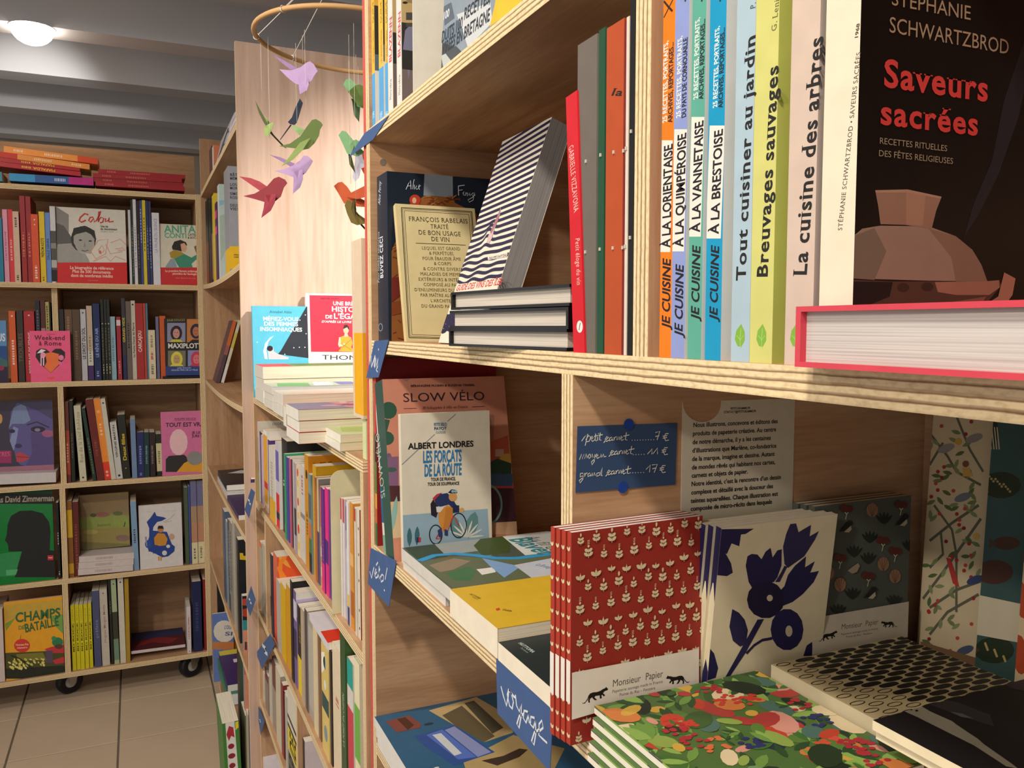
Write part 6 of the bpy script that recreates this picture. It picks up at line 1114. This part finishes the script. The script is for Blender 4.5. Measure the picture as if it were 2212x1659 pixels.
# blue flower notebooks, rolled a little
tb = .0056; wb = .1055; hb = .147
BLU = '#211c48'
for k in range(4):
    M = Mx((.3590 - .0022 * k, .4610 + k * (tb + .0001), zs + .001), rx=6.5)
    b = book('cream notebook with big indigo flowers, %s of four, leaning' % ['front', 'second', 'third', 'rearmost'][k] + N5, M, wb, hb - .012, tb, '#d8cba8', pages='#e6dcc6', rough=.6, name='notebook', cat='notebook')
    f = spine(b); f.B('%', 0, .70, 1, 1, BLU).P('%', [(0, .62), (.4, .72), (1, .60), (1, .72), (0, .72)], BLU).P('%', [(0, .06), (1, 0), (1, .22), (.4, .28), (0, .2)], BLU).done('spine_print')
    if k == 0:
        f = front(b)
        f.P('d', [(-40, 250), (270, 245), (200, 290), (160, 295), (145, 395), (80, 370), (40, 460), (-60, 430)], BLU).P('d', [(-60, 420), (20, 440), (75, 540), (90, 620), (40, 650), (-60, 640)], BLU).P('O', [(900, 880), (960, 890), (1010, 950), (1035, 1040), (1020, 1100), (900, 1140)], BLU)
        f.P('d', [(200, 560), (215, 480), (250, 460), (300, 465), (335, 505), (370, 440), (412, 408), (430, 490), (470, 430), (508, 420), (505, 560), (470, 660), (440, 700), (350, 720), (270, 775), (225, 700)], BLU).P('d', [(518, 400), (545, 290), (580, 205), (630, 200), (650, 275), (700, 245), (758, 212), (745, 310), (825, 265), (790, 340), (700, 480), (560, 580), (530, 545)], '#2b2550').P('d', [(530, 735), (560, 640), (620, 560), (715, 480), (705, 575), (790, 522), (750, 620), (825, 605), (780, 700), (690, 800), (600, 870), (500, 910), (470, 800)], BLU).P('d', [(500, 620), (530, 560), (555, 570), (490, 700), (450, 700)], '#2b2550').E('d', 370, 850, 160, 160, '#1b1738').E('d', 405, 836, 26, 28, '#cbbf9c').E('d', 552, 1105, 140, 178, '#241f4c').E('d', 568, 1118, 30, 48, '#cbbf9c').P('d', [(85, 930), (140, 960), (190, 1020), (218, 1110), (200, 1230), (150, 1250), (90, 1200), (60, 1080)], BLU).P('d', [(300, 1020), (355, 1015), (200, 1300), (60, 1510), (20, 1520)], BLU).S('d', [(205, 1310), (270, 1240), (340, 1195), (425, 1180)], 22, BLU).P('d', [(690, 1330), (720, 1240), (765, 1210), (770, 1330)], BLU); f.done('flower_print')
# grey green notebooks
wg = onY('d', 1610, 30, .458).x - onY('d', 790, 60, .458).x; hg = onY('d', 790, 60, .458).z - zs; tg = .0060
for k in range(3):
    b = book('slate green notebook with birds, shells and white band, %s of three' % ['front', 'middle', 'rear'][k] + N5, Matrix.Translation((onY('d', 790, 60, .458).x - .002 * k, .458 + k * (tg + .0004), zs + .0002)), wg, hg, tg, '#4c5148', pages='#d6c8a8', rough=.6, name='notebook', cat='notebook')
    if k == 0:
        f = front(b)
        for x, y in ((1380, 150), (1260, 310), (1125, 430), (1245, 490), (1110, 790), (985, 930), (1465, 850), (1600, 380)):
            for a in (-130, -110, -90, -70, -50): f.leaf('d', x, y + 60, 110, 26, a, '#1e2620')
        for x, y in ((1275, 85), (1370, 545), (1470, 650), (1000, 720), (900, 620)):
            f.E('d', x, y, 50, 60, '#8f6a50')
            for a in (-30, -10, 10, 30): f.S('d', [(x, y + 58), (x + a * 1.4, y - 55)], 4, '#5c4234')
        for x, y in ((1055, 70), (1520, 35), (1365, 340), (1470, 430), (1000, 490), (1240, 640)): f.S('d', [(x - 25, y + 20), (x, y + 50), (x - 10, y + 95)], 8, '#c2b698').S('d', [(x + 25, y + 20), (x, y + 50)], 7, '#c2b698').E('d', x - 25, y, 34, 34, '#5a2420').E('d', x + 25, y + 5, 30, 30, '#5a2420')
        for x, y in ((1060, 230), (1535, 175), (1265, 795)): f.P('d', [(x - 70, y + 40), (x - 20, y - 20), (x + 10, y - 60), (x + 40, y - 55), (x + 48, y - 35), (x + 30, y - 10), (x - 10, y + 30)], '#191a1c').P('d', [(x - 30, y + 40), (x + 30, y - 15), (x + 35, y + 20), (x + 10, y + 45)], '#b8ad94')
        f.P('d', [(1060, 600), (1110, 560), (1150, 535), (1165, 560), (1140, 610), (1100, 625)], '#9a8a74')
        f.P('d', [(780, 1000), (1600, 860), (1600, 1160), (700, 1330)], '#c6bba6').T('d', 'Monsieur', 1005, 1100, 1180, 1076, 44, '#5a5248', 'r').T('d', 'Papier', 1210, 1070, 1318, 1055, 44, '#5a5248', 'r').T('d', 'Papeterie sauvage made in France', 1003, 1150, 1318, 1100, 16, '#5a5248', 'r').T('d', 'Pointe du Raz – Finistère', 1045, 1172, 1268, 1138, 16, '#5a5248', 'r'); panther(f, 'd', 812, 1128, ((165, -24), (0, 110)), False); panther(f, 'd', 1340, 1028, ((140, -20), (4, 100)), True); f.done('bird_print', 'band_lettering')
# painted flower notebooks lying
PAL = ['#3c5a2c', '#587a34', '#8aa04a', '#24361f', '#c8783c', '#b9412c', '#cf8f7c', '#c9a040', '#2a3040', '#6f8f5c', '#1d2a1c', '#a83a34', '#d8c49a', '#4a6a5c']
for k in range(5):
    th = .0052
    b = lying('painted fruit and leaf notebook, %s from the bottom of its pile' % ORD[k] + N5, .2655 - .0035 * (4 - k), .315 - .004 * (4 - k), zs + th * k, .134, .139, th - .0003, '#4c6a34', pages='#f0e6d4', spine='#f0e6d4', rough=.45, name='notebook', cat='notebook')
    f = Face(b, (0, th - .0003, 0), (0, -1, 0), (0, 0, 1), th - .0003, .139)
    f.B('%', .78, 0, 1, .45, '#8fb04a').B('%', .78, .45, 1, .55, '#4a5048').B('%', .78, .55, 1, .9, '#7fa83c').B('%', .78, .9, 1, 1, '#5a5c48').B('%', 0, 0, .78, 1, '#eadfca').done('cover_edge')
    if k == 4:
        f = front(b, 1e-6); rnd = random.Random(21)
        for j in range(150):
            x, y = rnd.uniform(-.02, 1.02), rnd.uniform(-.02, 1.02); s_ = rnd.uniform(.03, .11)
            if j % 3 == 0:
                for a in range(5): f.leaf('%', x, y, s_ * 1.5, s_ * .5, a * 26 + rnd.uniform(0, 200), rnd.choice(['#3f6a2e', '#6a9040', '#2c4a28', '#87a850']))
            else: f.E('%', x, y, s_, s_ * rnd.uniform(.45, .8), rnd.choice(PAL), rnd.uniform(0, 180), 11)
        for j in range(16):
            x, y = rnd.uniform(.05, .95), rnd.uniform(.05, .95); cc = rnd.choice(['#c23a2c', '#cf4f38', '#2c2f60', '#a82c34', '#d06a3c'])
            for a in range(12): f.E('%', x + rnd.uniform(-.06, .06), y + rnd.uniform(-.05, .05), .017, .012, cc, 0, 8)
        f.done('painted_print')
# oval patterned notebooks
ov0 = Vector((.3865, .3445)); rzo = -3.0
for k in range(3):
    th = .0112
    b = lying('cream notebook with black ovals lying, %s from the bottom' % ORD[k] + N5, .4035, .338, zs + th * k, .128, .106, th - .0003, '#b9a77c', pages='#c9bb98', spine='#c9bb98', rough=.6, name='notebook', cat='notebook')
    if k == 2:
        f = front(b, 2e-6)
        for r_ in range(19):
            for c_ in range(7):
                x = .06 + .158 * c_ + (.079 if r_ % 2 else 0); y = .03 + .052 * r_
                if c_ < 1 or (c_ < 2 and r_ < 9): ring(f, '%', x, y, .045, .02, .006, '#2e261a')
                else: f.P('%', [(x - .068, y), (x - .055, y + .019), (x - .02, y + .025), (x + .03, y + .025), (x + .06, y + .017), (x + .068, y), (x + .055, y - .019), (x + .02, y - .025), (x - .03, y - .025), (x - .06, y - .017)], '#19140e')
        f.done('oval_print')
# dark notebooks lying in front
for k in range(3):
    th = .0112; b = lying('midnight notebook with pale wave lines, %s from the bottom' % ORD[k] + N5, .4035, .150, zs + th * k, .135, .176, th - .0003, '#151d28', pages='#cfc0a0', spine='#cfc0a0', rough=.5, name='notebook', cat='notebook')
    if k == 2:
        f = front(b)
        for j in range(8): f.S('%', [(.02 + .04 * j, .98 - .02 * j), (.12 + .05 * j, .93 - .015 * j), (.2 + .06 * j, .85), (.24 + .06 * j, .75)], .012, '#8f8576')
        f.done('wave_print')
for k in range(2):
    th = .0060; b = lying('black notebook with a grey brush stroke, %s' % ['under its twin', 'on top of its twin'][k] + N5, .3805 + .003 * (1 - k), .172, zs + .0342 + th * k, .138, .163, th - .0003, '#120e0f', pages='#eadab4', spine='#eadab4', rough=.6, name='notebook', cat='notebook')
    if k == 1:
        f = front(b); f.P('e', [(500, 940), (640, 900), (760, 900), (860, 960), (1130, 1080), (1180, 1120), (1450, 1300), (1530, 1370), (1860, 1600), (1950, 1670), (1800, 1640), (1400, 1380), (1000, 1180), (700, 1030)], '#8d8672').P('e', [(800, 860), (1000, 800), (1200, 850), (1600, 1000), (1650, 1150), (1200, 1000)], '#2a2628').P('e', [(1680, 580), (1880, 520), (2021, 560), (2021, 700), (1900, 680)], '#2a2030').P('e', [(1090, 960), (1250, 985), (1400, 1050), (1250, 1030)], '#55504e').P('e', [(600, 905), (640, 940), (620, 950)], '#15110f').E('e', 690, 950, 20, 12, '#15110f').done('brush_print')
# covers along the back
def backcover(label, X, Yf, w, h, cov): return book(label + N5, Matrix.Translation((X, Yf, zs)) @ Matrix.Rotation(R(-90), 4, 'Z') @ Matrix.Rotation(R(-3), 4, 'X'), w, h, .008, cov, rough=.6, name='notebook', cat='notebook')
b = backcover('ivory notebook with twigs, birds and berries against the back', .578, .4675, .12, .222, '#c9b691'); f = front(b, 3e-6); rnd = random.Random(8)
TW = '#5f5f4c'
for pts in ([(610, 900), (700, 780), (800, 640), (870, 540)], [(640, 640), (740, 560), (860, 480)], [(620, 130), (720, 260), (760, 330), (870, 390)], [(760, 80), (820, 230), (880, 330)], [(640, 940), (760, 860), (870, 820)], [(640, 1060), (720, 960), (860, 880)], [(660, 480), (740, 590), (760, 700), (760, 960)], [(700, 200), (640, 300)], [(640, 760), (700, 700), (690, 600)]): f.S('P', pts, 11, TW)
for j in range(64):
    x, y = rnd.uniform(625, 870), rnd.uniform(90, 1180); f.leaf('P', x, y, 46, 18, rnd.uniform(0, 360), rnd.choice(['#6f7a4c', '#54683c', '#7f8a5c']))
for j in range(38): f.E('P', rnd.uniform(622, 870), rnd.uniform(90, 1190), 9, 9, rnd.choice(['#a8302c', '#b8443a', '#8f2428']), 0, 7)
for x, y, col in ((715, 225, '#8f8a80'), (790, 445, '#6f7278'), (840, 180, '#8a8478'), (845, 815, '#3a4468'), (800, 1130, '#4a5468'), (770, 195, '#c99a3c'), (850, 620, '#c9a44c')): f.E('P', x, y, 40 if col[1] != 'c' else 15, 18 if col[1] != 'c' else 15, col, -20)
f.P('P', [(790, 310), (820, 315), (835, 350), (790, 352)], '#c9a04a').E('P', 803, 295, 15, 15, '#7a4a34').P('P', [(715, 715), (735, 720), (760, 790), (775, 850), (745, 830)], '#b03a34').P('P', [(600, 1090), (870, 1170), (870, 1240), (600, 1200)], '#7a5c40'); f.done('twig_print')
b = backcover('teal notebook with brown fish and a white band against the back', .566, .4075, .12, .215, '#36504c'); f = front(b)
for x, y, a, b_ in ((960, 390, 90, 60), (930, 780, 85, 55), (985, 650, 60, 30), (930, 1130, 90, 60), (910, 150, 40, 70)): f.E('P', x, y, a, b_, '#4a2c22' if y in (780, 650) else '#26301c').P('P', [(x - a * .7, y), (x - a * 1.3, y - b_ * .7), (x - a * 1.3, y + b_ * .7)], '#4a3a28')
for k in range(5): f.S('P', [(895 + 12 * k, 130), (905 + 12 * k, 230)], 5, '#c2b898')
for k in range(14): f.E('P', 890 + (k * 37) % 120, 350 + (k * 23) % 80, 6, 6, '#a8985c', 0, 6).E('P', 890 + (k * 41) % 120, 1100 + (k * 29) % 80, 6, 6, '#a8985c', 0, 6)
f.P('P', [(850, 880), (1063, 925), (1063, 1100), (850, 1060)], '#c9bda0'); f.done('fish_print')
b = backcover('cream notebook with big red petals against the back', .554, .3690, .12, .21, '#c9b48c'); f = front(b)
for x, y, rot in ((1050, 400, 80), (1060, 600, 60), (1070, 700, 40), (1050, 900, 80), (1045, 1150, 85)): f.E('P', x, y, 90, 34, '#a8431f', rot)
f.done('petal_print')

# ------------------------------------------------------------------ near bookcase, lowest visible shelf
N6 = ', near bookcase lower shelf'
zs = MZ[4]
for k in range(3):
    th = .0118; b = lying('blue travel album with pasted photographs, %s from the bottom' % ORD[k] + N6, .2640 - .001 * k, .690 + .003 * k, zs + th * k, .21, .300, th - .0003, '#2a5876', pages='#dcd6cc', spine='#dcd6cc', rough=.4)
    if k == 2:
        f = front(b); f.P('M', [(590, 1190), (980, 1080), (1240, 1230), (1280, 1370), (1040, 1450), (800, 1310)], '#b39a6a').P('M', [(700, 1230), (860, 1150), (1130, 1400), (1040, 1450), (800, 1310)], '#5c5038').P('M', [(880, 1130), (960, 1110), (1200, 1330), (1110, 1380)], '#4a4634').P('M', [(870, 1600), (1280, 1390), (1700, 1500), (1600, 1700), (900, 1700)], '#a8905e').P('M', [(1020, 1600), (1200, 1560), (1330, 1500), (1400, 1510), (1330, 1570), (1150, 1640)], '#3a2c22').P('M', [(470, 1400), (800, 1310), (1130, 1530), (800, 1640), (560, 1480)], '#2c4a86').P('M', [(570, 1390), (700, 1345), (980, 1570), (830, 1590)], '#4f6ab0').P('M', [(620, 1390), (690, 1375), (860, 1540), (800, 1560)], '#c2c4c4').P('M', [(720, 1350), (800, 1320), (1100, 1530), (990, 1570)], '#8088b0').P('M', [(240, 1280), (430, 1230), (530, 1300), (520, 1330), (330, 1370)], '#7a4038').P('M', [(330, 1260), (400, 1245), (470, 1310), (420, 1350)], '#4a2c1c').E('M', 590, 1300, 40, 10, '#26323a', -10).T('M', 'S', 640, 1700, 700, 1680, 40, '#d8d8d0', 'b').done('photo_print')
for k in range(3):
    th = .0118; b = lying('midnight album with pale dots, %s from the bottom' % ORD[k] + N6, .3000, .430, zs + th * k, .20, .255, th - .0003, '#10181e', pages='#cfc8b8', rough=.4)
    if k == 2:
        f = front(b); rnd = random.Random(2)
        for j in range(50): f.E('%', rnd.uniform(0, 1), rnd.uniform(0, 1), .016, .014, '#8a8a4c', 0, 7)
        f.done('dot_print')
# ------------------------------------------------------------------ blue shelf tags
CARD = paper('#3f5a86', .6, 'card')
def tagcard(label, pts, strokes=(), crop='_', wpx=3, name='shelf_tag', th=.0005):
    o = pts[3]; t = thing(name, label, 'tag', tuple(o)); L_ = [p - o for p in pts]
    n = (L_[2] - L_[3]).cross(L_[0] - L_[3]).normalized()
    prism([p for p in L_], -n * th, CARD, 'card', t)
    if strokes:
        u = (L_[2] - L_[3]).normalized(); v = n.cross(u).normalized()
        f = Face(t, -u * .15 - v * .15, u, v, .4, .4)
        for s in strokes: f.S(crop, s, wpx, '#d6d8da')
        f.done('handwriting')
    return t
mxp = lambda c, x, y, X: onX(c, x, y, MX - .0015)
tagcard('large blue tag with the word voyage folded over the shelf edge', [mxp('M', 1140, 765, MX - .0008), mxp('M', 1607, 1110, MX - .0008), mxp('M', 1578, 1690, MX - .0032), mxp('M', 1150, 1212, MX - .0032)],
  ([(1180, 992), (1200, 1070), (1225, 1150), (1238, 1080), (1245, 1015)], [(1245, 1015), (1232, 1060), (1250, 1150), (1272, 1175), (1282, 1120), (1265, 1050), (1245, 1020), (1285, 1075), (1300, 1085)], [(1298, 1060), (1308, 1150), (1330, 1198), (1348, 1130), (1344, 1240), (1328, 1332), (1310, 1300), (1330, 1235), (1368, 1215)], [(1400, 1200), (1370, 1190), (1362, 1250), (1385, 1290), (1402, 1235), (1402, 1205), (1412, 1290), (1425, 1275)], [(1455, 1250), (1425, 1240), (1420, 1300), (1445, 1330), (1460, 1280), (1462, 1255), (1465, 1380), (1450, 1470), (1430, 1440), (1452, 1370), (1490, 1345)], [(1485, 1365), (1525, 1330), (1515, 1270), (1492, 1300), (1490, 1390), (1520, 1420), (1558, 1455)]), 'M', 12)
t = tagcard('blue tag reading vélo hanging from the cycling shelf', [mxp('c', 62, 1240, .2575), mxp('c', 232, 1325, .2640), mxp('c', 185, 1632, .2600), mxp('c', 45, 1478, .2540)],
  ([(58, 1395), (70, 1440), (78, 1400), (86, 1368)], [(90, 1425), (106, 1395), (98, 1380), (90, 1410), (98, 1440), (112, 1430)], [(100, 1355), (112, 1335)], [(110, 1430), (126, 1375), (120, 1362), (116, 1420), (124, 1446)], [(140, 1415), (128, 1435), (134, 1465), (148, 1455), (150, 1425), (140, 1415)], [(174, 1372), (160, 1450)], [(152, 1518), (158, 1524)]), 'c', 6)
t = tagcard('blue tag reading vin hanging from the wine shelf', [mxp('K', 135, 1370, .2580), mxp('K', 240, 1360, .2640), mxp('K', 165, 1642, .2600), mxp('K', 72, 1646, .2550)],
  ([(110, 1480), (108, 1520), (112, 1565), (128, 1520), (140, 1478)], [(140, 1490), (132, 1562)], [(163, 1430), (167, 1438)], [(136, 1570), (148, 1490), (146, 1560), (164, 1500), (158, 1560), (148, 1588), (158, 1600)]), 'K', 8)
A_, B_ = onX('_', 840, 249, MX - .001), onX('_', 806, 301, MX - .001)
t = tagcard('blue tag sticking out from the end of the upper shelf', [A_, B_, onX('_', 753, 340, MX - .001), onX('_', 787, 288, MX - .001)])
for i, (nm, c, pts) in enumerate((('beneath the upper row of the low bookcase', 'H', ((520, 745), (556, 780), (500, 1018), (460, 940))), ('beneath the middle row of the low bookcase', 'X', ((280, 40), (346, 235), (265, 470), (204, 290))), ('over the lower row of the low bookcase, largest there', 'X', ((555, 728), (622, 880), (438, 1232), (350, 1000))), ('at the low bookcase, lowest and narrowest', 'Y', ((668, 640), (770, 870), (715, 1060), (690, 900))))):
    q = [onX(c, *p, (.2335, .2335, LX - .003, LX - .003)[i]) for p in pts]
    x0 = sum(p[0] for p in pts) / 4; y0 = sum(p[1] for p in pts) / 4; w_ = abs(pts[1][0] - pts[3][0]) * .18
    tagcard('small blue tag ' + nm, q, ([(x0 - w_, y0 - w_ * 1.5), (x0, y0 - w_ * .5), (x0 - w_ * .4, y0 + w_ * .4), (x0 + w_ * .5, y0 + w_ * 1.2)],), c, w_ * .35)

# ------------------------------------------------------------------ paper bird mobile
D0 = 1.50; rr = .1145 * D0; hz = .3737 * (D0 - rr)
cpt = atD('_', 778, 829.5, D0); cen = Vector((cpt.x, cpt.y, EYE + hz))
mob = thing('bird_mobile', 'mobile of folded paper birds under a bamboo hoop', 'mobile', tuple(cen))
CANE = wood_mat('bent_cane', '#b98f5c', '#cfa672', '#dcb988', 0)
CORD = paper('#e6ded2', .8, 'cord')
fw = Vector((math.sin(YAW), math.cos(YAW), 0)); rt = Vector((math.cos(YAW), -math.sin(YAW), 0))
def hp(a): return rt * (rr * math.cos(a)) + fw * (rr * math.sin(a)) + Vector((0, 0, -.05 * rr * math.cos(a)))
tube([hp(2 * math.pi * k / 64) for k in range(64)], .0042, CANE, 'hoop', mob, n=10, closed=True)
hub = atD('E', 1560, -570, D0) - cen
for a in (math.pi * 1.02, math.pi * 1.33, math.pi * .80, math.pi * .48, math.pi * 1.72):
    tube([hp(a), hub], .0007, CORD, 'cord', mob, n=5); 
    c_ = hp(a); tg_ = Vector((-math.sin(a), math.cos(a), 0)); tg_ = (rt * tg_.x + fw * tg_.y)
    e1 = Vector((0, 0, 1)); e2 = tg_.cross(e1).normalized()
    tube([c_ + (e1 * math.cos(k * math.pi / 6) + e2 * math.sin(k * math.pi / 6)) * .0052 for k in range(12)], .0008, CORD, 'knot', mob, n=5, closed=True)
tube([hub, Vector((hub.x, hub.y, TOP_Z - cen.z))], .0009, CORD, 'cord', mob, n=5)
def bird(c, d, body, wings, col, tip=.03):
    m = paper(col[0], .75, 'paper'); vd = Vector((math.sin(YAW), math.cos(YAW), 0)) * .0006
    pts = [atD(c, x, y, d) - cen for x, y in body]
    b = prism(pts, vd, m, 'paper_bird', mob)
    for (pw, sgn), cw in zip(wings, col[1:]):
        n = len(pw); q = []
        x0, y0 = pw[0]; far = max(math.hypot(x - x0, y - y0) for x, y in pw)
        for x, y in pw: q.append(atD(c, x, y, d + sgn * (.004 + tip * math.hypot(x - x0, y - y0) / far)) - cen)
        mid = sum(q, Vector()) / n; v = q + [mid] + [p + vd for p in q] + [mid + vd]
        fc = [(i, (i + 1) % n, n) for i in range(n)] + [(n + 1 + (i + 1) % n, n + 1 + i, 2 * n + 1) for i in range(n)] + [(i, n + 1 + i, n + 1 + (i + 1) % n, (i + 1) % n) for i in range(n)]
        mesh_obj('wing', v, fc, paper(cw, .75, 'paper'), b)
    top = min(body, key=lambda p: p[1]); p = atD(c, sum(x for x, y in body) / len(body), top[1] + 20, d) - cen
    tube([p, Vector((p.x, p.y, 0.0 if p.z < 0 else p.z + .01))], .00025, CORD, 'thread', mob, n=4)
LIL = ['#b99ac2', '#a88ab2', '#8f6f96']; GRN = ['#5f7236', '#93a860', '#86a066']; LGR = ['#7fae78', '#6f9a68', '#5f7236']
bird('E', 1.42, [(845, 690), (930, 775), (1000, 830), (1060, 850), (1130, 840), (1170, 800), (1195, 750), (1228, 708), (1190, 640), (1150, 608), (1110, 625), (1060, 668), (960, 700)], [([(1030, 755), (1125, 765), (1140, 840), (1120, 900), (1050, 940), (1040, 870)], -1), ([(1020, 680), (960, 695), (850, 610), (780, 545), (870, 590), (960, 640)], 1)], LIL)
bird('E', 1.46, [(605, 1005), (625, 1040), (680, 1140), (735, 1240), (725, 1272), (690, 1220), (640, 1120)], [([(730, 1240), (750, 1228), (795, 1215), (770, 1290), (735, 1365), (700, 1340), (690, 1270)], -1), ([(725, 1250), (750, 1300), (920, 1480), (880, 1460), (750, 1325)], 1), ([(735, 1235), (690, 1140), (715, 1170), (755, 1225)], 1)], ['#4f5a2c', '#93a860', '#3a3f22', '#93a860'])
bird('E', 1.52, [(1050, 980), (1080, 1025), (1060, 1090), (1040, 1160), (1020, 1220), (995, 1245), (950, 1235), (930, 1215), (970, 1170), (1010, 1060)], [([(955, 1240), (968, 1245), (855, 1395), (850, 1390)], 1)], ['#232a3c', '#4a4a66'])
bird('E', 1.40, [(845, 1455), (900, 1465), (990, 1475), (1080, 1492), (1140, 1480), (1200, 1420), (1240, 1350), (1250, 1290), (1278, 1245), (1260, 1215), (1210, 1185), (1170, 1195), (1120, 1260), (1050, 1360), (950, 1430)], [([(1160, 1370), (1130, 1410), (1080, 1490), (980, 1590), (870, 1655), (960, 1540), (1050, 1420)], -1), ([(1095, 1290), (1045, 1350), (1000, 1300), (965, 1250), (1030, 1260)], 1)], GRN)
bird('F', 1.47, [(800, 135), (900, 165), (990, 200), (1060, 190), (1110, 150), (1150, 90), (1180, 35), (1130, -15), (1090, -20), (1050, 30), (980, 80), (900, 115)], [([(1040, 130), (1080, 120), (1080, 220), (1050, 300), (980, 362), (985, 270), (990, 140)], -1), ([(1000, 62), (960, 95), (850, 30), (740, -30), (860, 0)], 1)], LIL)
bird('F', 1.44, [(485, 385), (600, 415), (700, 445), (800, 440), (860, 390), (890, 300), (925, 255), (900, 220), (840, 192), (790, 210), (720, 290), (600, 360)], [([(760, 370), (815, 365), (800, 450), (760, 530), (665, 603), (690, 500), (705, 375)], -1), ([(725, 290), (655, 335), (560, 270), (443, 188), (560, 205), (650, 240)], 1)], ['#8c3038', '#943440', '#9c3a40'])
bird('E', 1.52, [(1480, 840), (1510, 790), (1550, 780), (1600, 830), (1700, 900), (1800, 1010), (1720, 1090), (1620, 1060), (1600, 990), (1530, 915)], [([(1600, 850), (1640, 840), (1720, 870), (1780, 1000), (1740, 1110), (1690, 1085), (1620, 1040), (1570, 970), (1530, 915)], -1), ([(1560, 980), (1600, 990), (1650, 1060), (1640, 1215), (1590, 1150), (1570, 1010)], 1)], ['#7fae78', '#5c7032', '#6f9a68'])
bird('E', 1.56, [(1435, 1345), (1470, 1300), (1510, 1310), (1560, 1370), (1620, 1440), (1700, 1520), (1620, 1560), (1560, 1540), (1520, 1530), (1470, 1420)], [([(1540, 1450), (1580, 1400), (1610, 1388), (1660, 1420), (1600, 1480), (1560, 1540)], -1), ([(1530, 1520), (1560, 1540), (1590, 1659), (1600, 1720), (1545, 1640)], 1)], LGR)
bird('F', 1.43, [(1388, 285), (1430, 250), (1470, 243), (1520, 290), (1560, 350), (1640, 400), (1780, 470), (1800, 500), (1620, 490), (1530, 455), (1490, 460), (1440, 370)], [([(1510, 390), (1560, 350), (1700, 280), (1800, 260), (1720, 390), (1620, 415)], -1)], ['#c2552a', '#b84e26'])
bird('F', 1.38, [(1495, 475), (1520, 425), (1560, 430), (1580, 500), (1640, 570), (1700, 610), (1790, 640), (1700, 660), (1620, 675), (1560, 650), (1520, 560)], [([(1560, 520), (1570, 440), (1600, 420), (1612, 520), (1605, 590)], -1), ([(1640, 660), (1670, 665), (1780, 790), (1770, 800)], 1)], ['#6f5f26', '#5c4e20', '#4a3a20'])
bird('F', 1.60, [(1600, -90), (1630, -120), (1660, -60), (1680, 20), (1740, 80), (1660, 110), (1640, 200), (1600, 240), (1575, 200), (1600, 30)], [], ['#c9c4d2'])
bird('F', 1.62, [(1600, 0), (1640, -60), (1700, -70), (1780, 0), (1800, 120), (1740, 180), (1700, 190), (1660, 110)], [], ['#b8472a'])

# ------------------------------------------------------------------ tidy up
for o in list(bpy.data.objects):
    if 'dims' in o: del o['dims']
